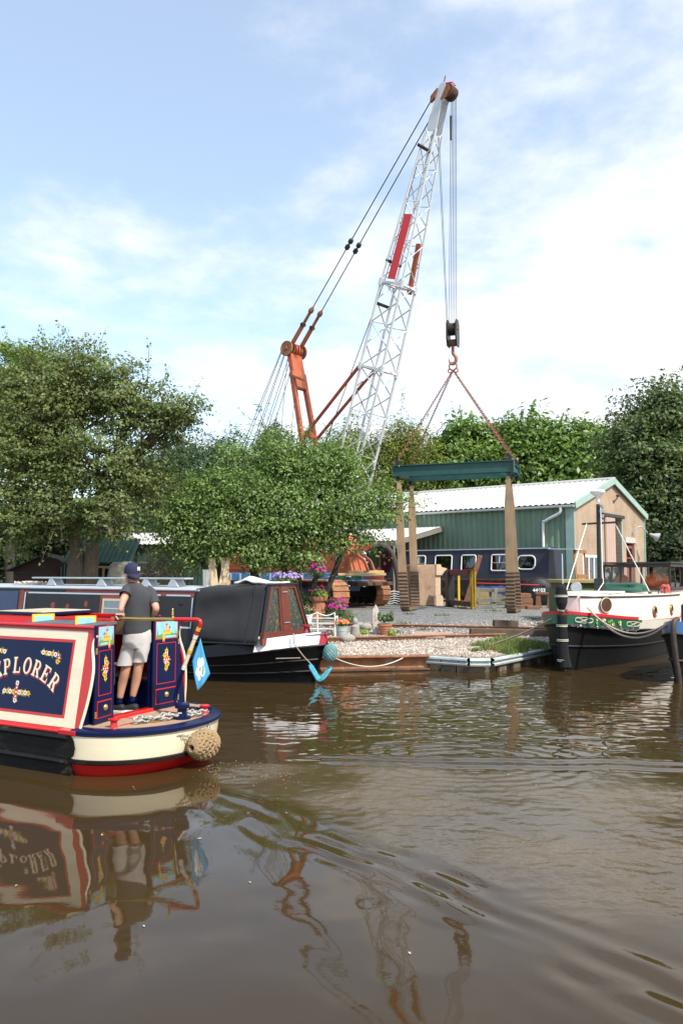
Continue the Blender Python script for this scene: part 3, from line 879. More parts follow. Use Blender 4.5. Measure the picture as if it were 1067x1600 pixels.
# --- boom
B0, B1 = at(522, 874, 39.2), at(692.5, 146, 34.0)
BU = (B1 - B0).normalized(); BD = BU.cross(WD).normalized(); BD = BD if BD.x > 0 else -BD
BL = (B1 - B0).length
def lerp_tab(tab, t):
    for (a, x), (b, y) in zip(tab, tab[1:]):
        if a <= t <= b: return x + (y - x) * (t - a) / (b - a)
    return tab[-1][1]
BW = [(0, .60), (.42, .58), (.60, .56), (.93, .26), (1, .24)]
BDt = [(0, .16), (.17, .62), (.42, .66), (.60, .62), (.93, .27), (1, .24)]
def chord(t, sw, sd): return B0 + BU * (BL * t) + WD * (sw * lerp_tab(BW, t)) + BD * (sd * lerp_tab(BDt, t))
J1, J2, JT = 0.43, 0.61, 0.925
mb = MB()
mb.tube([chord(t, 0, -1) for t in (0.02, .03)], .02, 4)
boom = None
secs = [(0.0, .17, J1), (J1, J2), (J2, JT)]
first = True
for s_ in secs:
    for sw in (-1, 1):
        for sd in (-1, 1):
            mb = MB(); mb.tube([chord(t, sw, sd) for t in s_], 0.062 if s_[0] < .6 else 0.052, 8)
            if first:
                boom = mb.build('boom', m_cranewhite, crane, smooth=40); first = False
            else: mb.build('chord', m_cranewhite, boom, smooth=40)
def brace(a, b, r=0.034):
    mb = MB(); mb.tube([a, b], r, 6, caps=False); return mb.build('brace', m_cranewhite, boom, smooth=50)
t = 0.05; k = 0
nodes_ = []
while t < JT - 0.01:
    nodes_.append(t); t += (0.0475 if t < J2 else 0.040 if t < 0.8 else 0.034)
nodes_.append(JT)
for i, (a, b) in enumerate(zip(nodes_, nodes_[1:])):
    s = 1 if i % 2 else -1
    r = 0.034 if a < J2 else 0.026
    for sw in (-1, 1): brace(chord(a, sw, s), chord(b, sw, -s), r)
    for sd in (-1, 1): brace(chord(a, -s, sd), chord(b, s, sd), r)
    if i % 2 == 0 and a > .1:
        for sw in (-1, 1): brace(chord(a, sw, -1), chord(a, sw, 1), r * .8)
for j in (J1, J2):
    for (a, b) in (((-1, -1), (-1, 1)), ((-1, 1), (1, 1)), ((1, 1), (1, -1)), ((1, -1), (-1, -1)), ((-1, -1), (1, 1))):
        mb = MB(); mb.bar(chord(j, *a), chord(j, *b), 0.10, 0.10); mb.build('joint_bar', m_cranewhite, boom)
    for sw in (-1, 1):
        for sd in (-1, 1):
            c = chord(j, sw, sd); mb = MB(); mb.cyl(c - BU * .16, c + BU * .16, .105, 8); mb.build('joint_lug', m_cranewhite, boom)
mb = MB(); mb.box((0, 0, 0), (0.01, 0.01, 0.01)); mb = MB()
c0, c1 = chord(.617, -1, 0) - WD * .075, chord(.752, -1, 0) - WD * .075
mb.obox((c0 + c1) / 2, (c1 - c0).normalized(), BD, WD, V(((c1 - c0).length / 2, .21, .012))); mb.build('red_plate', m_redplate, boom)
mb = MB(); c0, c1 = chord(.60, .9, .55), chord(.705, .9, .55); mb.bar(c0, c1, .22, .12, up=WD); mb.build('orange_box', m_orange, boom)
for tt, sd in ((0.565, -.9), (0.655, -.9), (0.89, -.8)):
    c = chord(tt, -.2, sd); mb = MB(); mb.cyl(c - WD * .45 - BD * .08, c + WD * .45 + BD * .1, .075, 10); mb.build('rope_roller', m_grease, boom)
# boom head: side plates, sheaves, rusty brackets
for sw in (-1, 1):
    mb = MB(); pl = [(-.27, -1.7), (.27, -1.7), (.20, -.45), (.26, .22), (.08, .38), (-.12, .28), (-.18, -.45)]
    mb.prism(pl, B1 + WD * sw * .25, BD, BU, WD, -.02, .02); mb.build('head_plate', m_cranewhite, boom)
for k in range(5):
    c = B1 + BD * .34 + BU * .02 + WD * (-.2 + .1 * k)
    mb = MB(); mb.lathe([(.10, -.035), (.31, -.035), (.28, 0), (.31, .035), (.10, .035)], c, 20, WD); mb.build('sheave', m_rustdark, boom, smooth=40)
mb = MB(); mb.prism([(.15, -.4), (.42, -.3), (.52, .0), (.42, .22), (.28, .22)], B1 + WD * -.30, BD, BU, WD, -.015, .015); mb.build('sheave_guard', m_rust, boom)
mb = MB(); mb.prism([(-.14, .1), (-.40, -.25), (-.36, -.5), (-.16, -.3)], B1 + WD * -.26, BD, BU, WD, -.1, .06); mb.build('pendant_bracket', m_rust, boom)
mb = MB(); mb.prism([(-.14, .1), (-.40, -.25), (-.36, -.5), (-.16, -.3)], B1 + WD * .26, BD, BU, WD, -.06, .1); mb.build('pendant_bracket', m_rust, boom)
mb = MB(); mb.tube([B1 + BU * .3 - BD * .1, B1 + BU * .75 - BD * .12], .03, 6); mb.build('mast_stub', m_rust, boom)
mb = MB(); mb.tube([B1 + BU * .42 - BD * .2, B1 + BU * .46 + BD * .35, B1 + BU * .3 + BD * .55], .03, 6); mb.build('guard_rail', m_redplate, boom)
# --- A-frame
AB_ = B0 - PD * .5; AB_.z = 3.4
AT_ = at(459, 548, 40.9)
def aleg(f, sw): return AB_.lerp(AT_, f) + WD * (sw * (.62 - .22 * f))
for sw in (-1, 1):
    mb = MB(); mb.bar(aleg(0, sw), aleg(.88, sw), .19, .27, up=PD, bev=.02); mb.build('a_frame_leg', m_orange, crane)
au = (AT_ - AB_).normalized()
mb = MB(); mb.obox(aleg(.885, 0), au, WD, au.cross(WD), V((.95, .44, .15)), .03); mb.build('a_frame_head', m_orange, crane)
mb = MB(); mb.obox(aleg(.56, 0) , au, WD, au.cross(WD), V((.16, .46, .10)), .02); mb.build('a_frame_crossbar', m_orange, crane)
p_ = aleg(.85, -.9) - WD * .1
mb = MB(); mb.bar(p_ - PD * .15 + V((0, 0, .15)), p_ + PD * .95 - V((0, 0, .35)), .16, .12); mb.build('bracket', m_rust, crane)
for k, off in enumerate((-.55, -.28, -.1, .1, .28, .55)):
    c = AT_ + WD * off
    mb = MB(); rr = .40 if abs(off) > .5 else .36
    mb.lathe([(.30, -.04), (rr, -.05), (rr - .04, 0), (rr, .05), (.30, .04)], c, 22, WD)
    for q in range(5):
        a = 2 * PI * q / 5; mb.bar(c, c + PD * (.31 * math.cos(a)) + UP * (.31 * math.sin(a)), .07, .05, up=WD)
    mb.cyl(c - WD * .06, c + WD * .06, .11, 10)
    mb.build('sheave', m_orange if abs(off) < .5 else m_rust, crane, smooth=40)
mb = MB(); mb.cyl(AT_ - WD * .68, AT_ + WD * .68, .09, 12); mb.build('sheave_axle', m_rust, crane, smooth=40)
# pendants
PEND = []
for sw in (-1, 1):
    a = AT_ + WD * (.36 * sw)
    b = B1 - BD * .38 - BU * .42 + WD * (.27 * sw)
    d = (b - a).normalized()
    mb = MB(); mb.bar(a + d * .1, a + d * 1.55, .09, .26, up=WD.cross(d), bev=.02); mb.build('pendant_link', m_orange, crane)
    mb = MB(); mb.bar(a + d * 1.4, a + d * 2.25, .13, .13, up=WD.cross(d), bev=.02); mb.build('pendant_link', m_rust, crane)
    mb = MB(); mb.cyl(a + d * 1.5 - WD * .12, a + d * 1.5 + WD * .12, .10, 10); mb.build('pin', m_grease, crane)
    mb = MB(); mb.lathe([(.05, 0), (.13, .12), (.13, .26), (.04, .42)], a + d * 2.15, 10, d); mb.build('rope_socket', m_rust, crane, smooth=40)
    mid = (b - a).length * (.46)
    mb = MB(); mb.tube([a + d * 2.5, b], .026, 6); mb.build('pendant_rope', m_rope, crane)
    for s in (-.16, .16):
        mb = MB(); mb.lathe([(.03, -.16), (.12, -.08), (.12, .08), (.03, .16)], a + d * (mid + s), 10, d); mb.build('rope_coupling', m_grease, crane, smooth=40)
# luffing ropes to the rear of the house and hoist ropes to the drums
REAR = [(372, 716, -.55), (377, 716, -.5), (387, 716, -.28), (391, 716, -.22), (399, 716, .1), (403, 716, .28), (412, 716, .55)]
for (px, py, off) in REAR:
    a = AT_ + WD * off - PD * .33; b = at(px, py, 41.9)
    d = b - a; s = (3.2 - a.z) / d.z; b = a + d * s
    mb = MB(); mb.tube([a, b], .017, 6); mb.build('luffing_rope', m_rope, crane)
for (x0, y0, x1, y1) in ((449, 560, 438, 690), (461, 620, 452, 700)):
    a, b = at(x0, y0, 41.0), at(x1, y1, 41.3); d = b - a; b = a + d * ((3.2 - a.z) / d.z)
    mb = MB(); mb.tube([a, b], .014, 6); mb.build('luffing_rope', m_rope, crane)
a, b = B1 - BD * .35 - BU * .9 - WD * .1, chord(.62, -.3, -1) - BD * .12
c = at(500, 716, 39.6)
mb = MB(); mb.tube([a, chord(.75, -.3, -1) - BD * .10, b], .02, 6); mb.build('hoist_rope', m_rope, crane)
d = c - b; c = b + d * ((3.3 - b.z) / d.z)
mb = MB(); mb.tube([b, c], .02, 6); mb.build('hoist_rope', m_rope, crane)
# boom backstops
for sw in (-1, 1):
    mb = MB(); a = chord(J1 - .004, sw, -1) - BD * .10; b = aleg(.545, sw) + PD * .20 - WD * (.1 * sw) * 0
    mb.tube([a, b], .085, 10); mb.build('backstop', m_orange, crane, smooth=40)
# --- house
HF = V((0.50, 37.0, 0))
def hp(s, w, z): return HF - PD * s + WD * w + V((0, 0, z))
def hbox(name, s0, s1, w0, w1, z0, z1, m, bev=.03):
    mb = MB(); mb.obox(hp((s0 + s1) / 2, (w0 + w1) / 2, (z0 + z1) / 2), -PD, WD, UP, V((abs(s1 - s0) / 2, abs(w1 - w0) / 2, abs(z1 - z0) / 2)), bev); return mb.build(name, m, crane)
hbox('house_body', 1.9, 8.6, 0, 2.9, 2.15, 4.05, m_orange)
hbox('house_skirt', 1.0, 8.7, -.03, 2.93, 1.72, 2.14, m_blue)
hbox('house_deck', -.3, 8.4, .05, 2.85, 1.52, 1.71, m_rustdark)
for k in range(9):
    hbox('skirt_patch', 2.3 + k * .72, 2.42 + k * .72, -.055, -.032, 1.76, 2.1, m_cranewhite, .005)
cab = MB(); cab.prism([(0, 2.15), (1.88, 2.15), (1.88, 3.9), (.75, 3.9), (.35, 3.3)], HF, -PD, UP, WD, 0.0, 1.15); cab = cab.build('cab', m_orange, crane)
mb = MB(); mb.prism([(.55, 2.75), (1.0, 2.75), (1.0, 3.15), (.60, 3.15)], HF, -PD, UP, WD, -.02, -.008); mb.build('cab_window', mat('grubby_window', (.22, .24, .20), .25, var=.25, scale=6), cab)
mb = MB(); mb.prism([(1.15, 3.2), (1.8, 3.2), (1.8, 3.75), (1.15, 3.75)], HF, -PD, UP, WD, -.02, -.008); mb.build('cab_window', MATS['grubby_window'], cab)
for k in range(4): hbox('side_panel', 2.1 + k * 1.58, 3.6 + k * 1.58, -.03, -.002, 2.3, 3.9, m_orange, .01)
for w0, r0, m in ((.15, .10, m_orange), (.62, .09, m_rust)):
    for a, b in ((hp(.3, w0, 3.0), hp(-.25, w0, 2.93)), (hp(-.22, w0, 2.94), hp(-.62, w0, 2.66)), (hp(-.60, w0, 2.68), hp(-.82, w0, 2.2))):
        mb = MB(); mb.bar(a, b, r0, r0 * 1.3, bev=.015); mb.build('jib_link', m, crane)
mb = MB()
for s in (.05, .9): mb.bar(hp(s, -.35, 1.55), hp(s, -.35, 1.95), .04)
mb.bar(hp(-.2, -.35, 1.97), hp(1.1, -.35, 1.97), .30, .04); mb.bar(hp(-.1, -.35, 1.55), hp(1.0, -.35, 1.55), .10, .04)
o = mb.build('cab_step', m_white, crane); o['kind'] = 'stuff'
# --- tracks
TA, TW = V((.60, -.80, 0)), V((.80, .60, 0))
def make_track(front_px, front_py):
    base = on(front_px, front_py); fc = base - TA * .66      # centre of the front wheel on the ground
    r, L = .57, 4.0
    tr = MB(); c0, c1 = fc + V((0, 0, r + .08)), fc - TA * L + V((0, 0, r + .08))
    tr.obox((c0 + c1) / 2, TA, TW, UP, V((L / 2, .22, .26)), .03)
    trk = tr.build('track_frame', m_grease, crane)
    for c in (c0, c1):
        mb = MB(); mb.lathe([(.08, -.30), (.12, -.30), (.12, -.22), (r - .10, -.2), (r - .02, -.12), (r - .02, .12), (r - .10, .2), (.12, .22), (.12, .3), (.08, .3)], c, 24, TW); mb.build('sprocket', m_grease, trk, smooth=30)
    for k in range(6):
        mb = MB(); mb.cyl(fc - TA * (.55 + k * .56) + V((0, 0, .25)) - TW * .26, fc - TA * (.55 + k * .56) + V((0, 0, .25)) + TW * .26, .17, 14); mb.build('roller', m_grease, trk, smooth=30)
    per = 2 * L + 2 * PI * (r + .05); n = 46; RR = r + .05
    sh = MB(); sh.box((-.122, -.45, -.03), (.122, .45, .03), .012).box((-.125, -.45, .03), (-.07, -.05, .06), .008).box((-.125, .05, .03), (-.07, .45, .06), .008)
    me = None
    for i in range(n):
        s = (i + .3) * per / n
        if s < L: pos = -s; nz = V((0, 0, 1)); p = c0 - TA * s + UP * RR; d = -TA
        elif s < L + PI * RR:
            a = (s - L) / RR; p = c1 + UP * (RR * math.cos(a)) - TA * (RR * math.sin(a)); nz = UP * math.cos(a) - TA * math.sin(a); d = -TA * math.cos(a) - UP * math.sin(a)
        elif s < 2 * L + PI * RR:
            q = s - L - PI * RR; p = c1 + TA * q - UP * RR; nz = -UP; d = TA
        else:
            a = (s - 2 * L - PI * RR) / RR; p = c0 - UP * (RR * math.cos(a)) + TA * (RR * math.sin(a)); nz = -UP * math.cos(a) + TA * math.sin(a); d = TA * math.cos(a) + UP * math.sin(a)
        yv = nz.cross(d)
        Mx = Matrix(((d.x, yv.x, nz.x, p.x), (d.y, yv.y, nz.y, p.y), (d.z, yv.z, nz.z, p.z), (0, 0, 0, 1)))
        if me is None:
            o = sh.build('track_shoe', m_shoe, trk); me = o.data
        else:
            o = bpy.data.objects.new('track_shoe', me); COL.objects.link(o); o.parent = trk
        o.matrix_basis = Mx
    return c0, c1
ta = make_track(534, 953); tb = make_track(600, 947)
mid = (ta[0] + ta[1] + tb[0] + tb[1]) / 4
mb = MB(); mb.obox(mid + V((0, 0, .35)), TA, TW, UP, V((1.0, 1.1, .26)), .04); mb.build('car_body', m_blue, crane)
mb = MB(); mb.cyl(mid + V((0, 0, .6)), V((mid.x, mid.y, 1.53)), .85, 24); mb.build('slewing_ring', m_rustdark, crane, smooth=40)

# ================================================================== HOOK BLOCK, LIFTING FRAME, SLINGS
HB = at(707, 521, 33.9)
hb = thing('hook_block', 'black crane hook block with rusty hook hanging from the boom', 'hook block')
for s in (-1, 1):
    mb = MB(); mb.prism([(-.30, .42), (-.14, .58), (.16, .58), (.32, .42), (.34, -.30), (.24, -.58), (-.18, -.58), (-.32, -.25)], HB + V((.936, -.35, 0)) * (.20 * s), V((.35, .936, 0)), UP, V((.936, -.35, 0)), -.03, .03); mb.build('cheek_plate', m_black, hb)
for k in range(4):
    mb = MB(); mb.lathe([(.06, -.03), (.28, -.03), (.25, 0), (.28, .03), (.06, .03)], HB + V((.936, -.35, 0)) * (-.11 + .073 * k) + V((0, 0, .18)), 18, (.936, -.35, 0)); mb.build('sheave', m_grease, hb, smooth=40)
mb = MB(); mb.obox(HB - V((0, 0, .42)), V((.936, -.35, 0)), V((.35, .936, 0)), UP, V((.165, .14, .13)), .02); mb.build('trunnion', m_rustdark, hb)
mb = MB(); mb.cyl(HB + V((-.25, .09, .18)), HB + V((.25, -.09, .18)), .05, 10); mb.build('axle', m_rust, hb)
m_hook = mat('red_brown_hook', (.33, .12, .07), .6, var=.25, scale=6)
hk = [HB + V((0, 0, -.5)), HB + V((0, 0, -.75)), HB + V((.02, 0, -.9)), HB + V((.13, -.04, -1.08)), HB + V((.10, -.03, -1.28)), HB + V((-.03, .01, -1.36)), HB + V((-.14, .05, -1.25)), HB + V((-.15, .05, -1.13))]
mb = MB(); b_ = bez(hk, 5); mb.tube(b_, [.06 + .03 * math.sin(PI * min(1, i / len(b_) * 1.1)) - .035 * (i / len(b_)) for i in range(len(b_))], 8); mb.build('hook', m_hook, hb, smooth=60)
tipS = B1 + BD * .55
for k in range(5):
    mb = MB(); mb.tube([tipS + V((-.10 + .05 * k, .1 - .05 * k, -.05)) , HB + V((.936, -.35, 0)) * (-.17 + .085 * k) + V((0, 0, .4))], .012, 6); mb.build('fall_rope', m_rope, crane)
for k in range(2):
    mb = MB(); mb.tube([at(684 + k * 2, 214, 34.2), HB + V((.936, -.35, 0)) * (-.16 + .05 * k) + V((-.10, 0, .42))], .012, 6); mb.build('fall_rope', m_rope, crane)
p_ = tipS + V((-.12, .1, -1.0)); mb = MB(); mb.cyl(p_, p_ - V((0, 0, 1.1)), .05, 8); mb.build('rope_anchor', m_grease, crane)

RING = HB + V((0, 0, -1.45))
m_teal = mat('dark_green_beam_paint', (0.018, 0.075, 0.065), 0.45, var=0.25, scale=2.5, col2=(0.02, 0.20, 0.14), s2=0.9, f2=(0.63, 0.66))
m_chain = mat('rusty_chain', (.30, .115, .075), .8, var=.3, scale=8)
lf = thing('spreader_frame', 'dark green steel lifting frame hung on chains from the crane', 'lifting frame')
FL, FR = at(615, 731, 34.2), at(802, 728, 32.4); FR.z = FL.z = 6.52
fd = (FR - FL).normalized(); fp = V((-fd.y, fd.x, 0)); LFW = 2.0
def ibeam(a, b, h, w, name):
    d = (b - a).normalized(); s = V((-d.y, d.x, 0)); pr = [(-w, -h), (w, -h), (w, -h + .035), (.02, -h + .035), (.02, h - .035), (w, h - .035), (w, h), (-w, h), (-w, h - .035), (-.02, h - .035), (-.02, -h + .035), (-w, -h + .035)]
    mb = MB(); mb.loft([[p + s * q[0] + UP * q[1] for q in pr] for p in (a, b)]); return mb.build(name, m_teal, lf)
ibeam(FL, FR, .24, .12, 'long_beam'); ibeam(FL + fp * LFW, FR + fp * LFW, .24, .12, 'long_beam')
for q in (0.025, .975):
    c = FL.lerp(FR, q); ibeam(c + fp * .13, c + fp * (LFW - .13), .17, .10, 'cross_beam')
for c in (FL, FR):
    mb = MB(); e = c + (fd if c is FR else -fd) * .015; mb.obox(e, fd, fp, UP, V((.012, .15, .27))); mb.build('end_plate', m_teal, lf)
lugs = []
for q in (.035, .965):
    for w in (0, LFW):
        c = FL.lerp(FR, q) + fp * w
        mb = MB(); mb.prism([(-.13, 0), (.13, 0), (.07, .2), (-.07, .2)], c + UP * .242, fd, UP, fp, -.025, .025); mb.build('lifting_lug', m_black, lf)
        mb = MB(); mb.torus(c + UP * .42, .09, .028, fp, 14, 6); mb.build('shackle', m_black, lf, smooth=60)
        mb = MB(); mb.prism([(-.09, 0), (.09, 0), (.05, -.18), (-.05, -.18)], c - UP * .242, fd, UP, fp, -.025, .025); mb.build('hanging_lug', m_black, lf)
        lugs.append(c)
mb = MB(); mb.torus(RING, .17, .035, (.35, .936, 0), 18, 8); mb.build('ring', m_hook, lf, smooth=60)
def chain(a, b, name='chain'):
    d = b - a; L = d.length; d.normalize(); n = int(L / .085); s = d.orthogonal().normalized(); t_ = d.cross(s); mb = MB()
    for i in range(n):
        c = a + d * ((i + .5) * L / n); e = s if i % 2 else t_
        mb.tube([c + d * (.058 * math.cos(2 * PI * k / 8)) + e * (.042 * math.sin(2 * PI * k / 8)) for k in range(8)], .014, 5, closed=True)
    o = mb.build(name, m_chain, lf, smooth=60); o['kind'] = 'stuff'; return o
for c in lugs: chain(RING - V((0, 0, .16)) + (c - RING).normalized() * .05, c + UP * .48)
for s in (-1, 1):
    mb = MB(); mb.torus(RING + fd * (.13 * s) - V((0, 0, .19)), .085, .03, (.35, .936, 0), 14, 6); mb.build('shackle', m_chain, lf, smooth=60)

m_strap = mat('webbing_strap', (0.36, 0.235, 0.135), 0.9, var=0.16, scale=3, bump=0.3, bscale=60, col2=(0.22, 0.175, 0.125), s2=1.6, stretch=(1, 1, .4))
m_sleeve = mat('dark_strap_sleeve', (0.15, 0.098, 0.062), 0.9, var=0.3, scale=6, bump=0.4, bscale=30)
def sling(q, label, drift, skew):
    th = thing('lifting_sling', label, 'sling', group='lifting slings under the green frame')
    c = FL.lerp(FR, q); zb = zg(c.x, c.y) + .06
    top0, top1 = c - UP * .42, c + fp * LFW - UP * .42 - fd * (.22 if q > .5 else 0)
    mid_ = (top0 + top1) / 2 + fd * drift
    def path(top, s):
        pts = []
        b = V((mid_.x, mid_.y, 0)) - fp * (s * .88)
        for k in range(25):
            f = k / 24.0; z = top.z + (zb + .35 - top.z) * f
            e = f ** 1.6
            pts.append(V((top.x + (b.x - top.x) * e, top.y + (b.y - top.y) * e, z)))
        return pts
    A, B = path(top0, 1), path(top1, -1)
    def ribbon(pts, ws, th_, name, m, ripple=0.0):
        rings = []
        for i, p in enumerate(pts):
            d = (pts[min(i + 1, len(pts) - 1)] - pts[max(i - 1, 0)]).normalized(); n_ = fd.cross(d).normalized(); w = ws[i] if isinstance(ws, list) else ws
            t2 = th_ + (ripple * (1 if i % 2 else -1))
            u_ = (fd * math.cos(skew) + fp * math.sin(skew)) if abs(d.z) > .5 else fd
            rings.append([p - u_ * w - n_ * t2, p - n_ * t2 * 1.15, p + u_ * w - n_ * t2, p + u_ * w + n_ * t2, p + n_ * t2 * 1.15, p - u_ * w + n_ * t2])
        mb = MB(); mb.loft(rings); return mb.build(name, m, th, smooth=35)
    for P_ in (A, B):
        ws = [.07 + .085 * min(1, i / 5.0) + .02 * (i / 20) for i in range(20)]
        ribbon(P_[:20], ws, .018, 'strap', m_strap)
    lowA = P0 = A[18:]; lowB = B[18:]
    bot = [V((mid_.x, mid_.y, zb + .02)) - fp * (s * .72) for s in (1, .33, -.33, -1)]
    u_path = bez(lowA[::2] + bot + list(reversed(lowB))[::2], 6)
    ribbon(u_path, .19, .030, 'sleeve', m_sleeve, .018)
    return th
sling(.045, 'brown webbing lifting sling hanging from the left end of the green frame', .18, .15)
sling(.955, 'brown webbing lifting sling hanging from the right end of the green frame', .12, -.1)

# ================================================================== PASSING NARROWBOAT
m_red = mat('boat_red_gloss', (0.56, 0.012, 0.012), 0.28, var=0.06, scale=3, coat=0.3)
m_cream = mat('boat_cream_gloss', (0.82, 0.71, 0.50), 0.3, var=0.06, scale=5, coat=0.2, col2=(0.50, 0.38, 0.24), s2=9, f2=(0.66, 0.80), stretch=(.6, .6, 2.5))
m_navy = mat('boat_navy_gloss', (0.003, 0.0075, 0.046), 0.3, var=0.12, scale=3, spec=0.25)
m_hullblk = mat('scuffed_black_hull', (0.006, 0.0056, 0.005), 0.55, var=0.5, scale=7, col2=(0.07, 0.045, 0.03), s2=3.4, f2=(0.54, 0.72), spec=0.3, bump=0.15, bscale=20, stretch=(0.7, 1, 1.5))
m_brass = mat('polished_brass', (0.62, 0.43, 0.14), 0.28, 0.9, var=0.15, scale=10)
m_yellow = mat('painted_yellow', (0.75, 0.47, 0.04), 0.4, var=0.05)
m_wht = mat('painted_white', (0.78, 0.78, 0.76), 0.4, var=0.04)
m_leafp = mat('painted_leaf_green', (0.13, 0.30, 0.05), 0.45, var=0.1)
m_skyp = mat('painted_sky_blue', (0.25, 0.55, 0.70), 0.45, var=0.2, scale=12)
m_sand = mat('painted_castle_sand', (0.70, 0.42, 0.13), 0.45, var=0.2, scale=20)
m_tan = mat('sanded_deck_paint', (0.36, 0.235, 0.155), 0.85, var=0.2, scale=6, bump=0.2, bscale=90)
m_wood = mat('varnished_wood', (0.20, 0.10, 0.045), 0.5, var=0.25, scale=4, stretch=(1, 6, 6))
m_darkred = mat('letter_shade_red', (0.30, 0.008, 0.012), 0.35, var=0.05)
ex = thing('passing_narrowboat', 'red, cream and navy narrowboat EXPLORER passing with its stern doors open', 'narrowboat', EX_LOC, EX_ANG)
HW = 1.03
def hw_at(x):      # half beam along the boat
    if x > -10.5: return HW
    return HW * max(0.0, 1 - ((-10.5 - x) / 3.6) ** 2.2)
def lp(*a): return V(a)
xs_ = [-14.05, -13.6, -13.0, -12.2, -11.3, -10.5, -6, -2, 0.02]
mb = MB(); mb.loft([[lp(x, -hw_at(x), .44), lp(x, -hw_at(x), .02), lp(x, -hw_at(x) * .92, -.55), lp(x, hw_at(x) * .92, -.55), lp(x, hw_at(x), .02), lp(x, hw_at(x), .44)] for x in xs_]); hull = mb.build('hull', m_hullblk, ex, smooth=30)
for z, r in ((.405, .034), (.15, .032)):
    for s in (-1, 1):
        mb = MB(); mb.tube([lp(x, s * (hw_at(x) + .012), z + (.25 * max(0, (-10.5 - x) / 3.6) ** 1.5)) for x in xs_[:-1] + [-.02]], r, 6); mb.build('rubbing_strake', m_hullblk, hull, smooth=50)
for s in (-1, 1):
    mb = MB(); mb.box((-10.5, s * .90, .442), (0.0, s * 1.03, .468), .006); mb.build('gunwale', m_red, ex)
mb = MB(); mb.box((-.16, -1.045, .43), (.10, -.92, .485), .008); mb.build('gunwale_step', m_red, ex)
mb = MB(); mb.box((-.16, 1.045, .43), (.10, .92, .485), .008); mb.build('gunwale_step', m_red, ex)
# counter stern
def outline(a, k=1.0, ln=.93):
    th = -PI / 2 + PI * a; c, s = math.cos(th), math.sin(th)
    return (ln * k * (abs(c) ** (2 / 2.08)) * (1 if c > 0 else -1), HW * k * (abs(s) ** (2 / 2.08)) * (1 if s > 0 else -1))
def counter(name, levels, m, cap=False):
    mb = MB(); n = 40; rings = []
    for (z, k, ln) in levels:
        rings.append([lp(max(0.015, outline(i / n, k, ln)[0]), outline(i / n, k, ln)[1], z) for i in range(n + 1)])
    mb.loft(rings, closed=True, caps=cap); return mb.build(name, m, ex, smooth=40)
cs = counter('counter', [(.43, 1.0, .93), (.30, .995, .92), (.175, .985, .90)], m_cream)
counter('counter_strake', [(.185, .992, .91), (.18, 1.008, .93), (.145, 1.008, .93), (.13, .985, .90)], m_hullblk)
counter('counter_boot_top', [(.138, .975, .88), (.02, .93, .83), (-.25, .80, .55)], m_red, True)
counter('deck_rim', [(.425, .99, .92), (.446, 1.014, .95), (.478, 1.014, .95), (.498, .99, .92), (.499, .90, .83)], m_navy, True)
# black paint carried round onto the counter with a rounded end
mb = MB(); mb.prism([(-.2, .188), (.02, .188), (.075, .22), (.095, .30), (.075, .38), (.03, .428), (-.2, .428)], (0, -1.034, 0), (1, 0, 0), (0, 0, 1), (0, -1, 0), 0, .004); mb.build('hull_end_paint', m_hullblk, hull)
mb = MB(); mb.prism([outline(i / 40, .86) for i in range(41)], (.03, 0, 0), (1, 0, 0), (0, 1, 0), UP, .4995, .5055); dk = mb.build('deck', m_tan, ex)
for x0, x1, y0, y1 in ((.045, .37, -.275, -.25), (.045, .37, .25, .275), (.37, .395, -.68, .68), (.395, .70, -.02, .02)):
    mb = MB(); mb.box((x0, y0, .506), (x1, y1, .510), .001); mb.build('red_deck_line', m_red, dk)
mb = MB(); mb.lathe([(.11, 0), (.11, .01), (.09, .014)], (.50, -.30, .511), 20); mb.build('weed_hatch_ring', m_brass, dk, smooth=30)
# cabin
CB, CT, ZB, ZT = .95, .765, .468, 1.585
def side_y(z): return CB + (CT - CB) * (z - ZB) / (ZT - ZB)
rear = [(.055, ZB), (.06, .52), (.10, .72), (.125, .92), (.128, 1.10), (.105, 1.22), (.075, 1.33), (.075, 1.42), (.11, 1.49), (.115, ZT)]
for s in (-1, 1):
    rear_ = rear if s < 0 else [(x - .10, z) for x, z in rear]
    pts = [(-9.8, ZB)] + rear_ + [(-9.8, ZT)]
    a = [lp(x, s * side_y(z), z) for x, z in pts]; b = [lp(x, s * (side_y(z) - .035), z) for x, z in pts]; n = len(pts)
    mb = MB(); mb.add(a + b, [tuple(range(n)), tuple(range(2 * n - 1, n - 1, -1))] + [(i, (i + 1) % n, n + (i + 1) % n, n + i) for i in range(n)])
    sd = mb.build('cabin_side', m_red, ex)
    mb = MB(); mb.tube([lp(q.x + .012, s * (side_y(q.y) - .004), q.y) for q in bez([V((x, z, 0)) for x, z in rear_[:-1]], 5)], .017, 8); mb.build('edge_moulding', m_cream, sd, smooth=60)
    mb = MB(); mb.tube([lp(-9.8, s * (CT + .01), ZT - .012), lp(.10, s * (CT + .01), ZT - .012)], .022, 8); mb.build('top_rail', m_red, sd, smooth=60)
    if s == -1: side_port = sd
sv = V((0, (CB - CT), ZT - ZB)); SVL = sv.length; sv.normalize(); su = V((1, 0, 0)); sn = su.cross(sv)
def SP(u, v, d=0.0): return V((u, -CB, ZB)) + sv * v + sn * d
def sheet_on(name, u0, u1, v0, v1, d, m, parent, skew=0.0):
    mb = MB(); a = [SP(u0, v0, d), SP(u1, v0, d), SP(u1 + skew, v1, d), SP(u0, v1, d)]; b = [SP(u0, v0, 0), SP(u1, v0, 0), SP(u1 + skew, v1, 0), SP(u0, v1, 0)]
    mb.add(a + b, [(0, 1, 2, 3), (0, 4, 5, 1), (1, 5, 6, 2), (2, 6, 7, 3), (3, 7, 4, 0)]); return mb.build(name, m, parent)
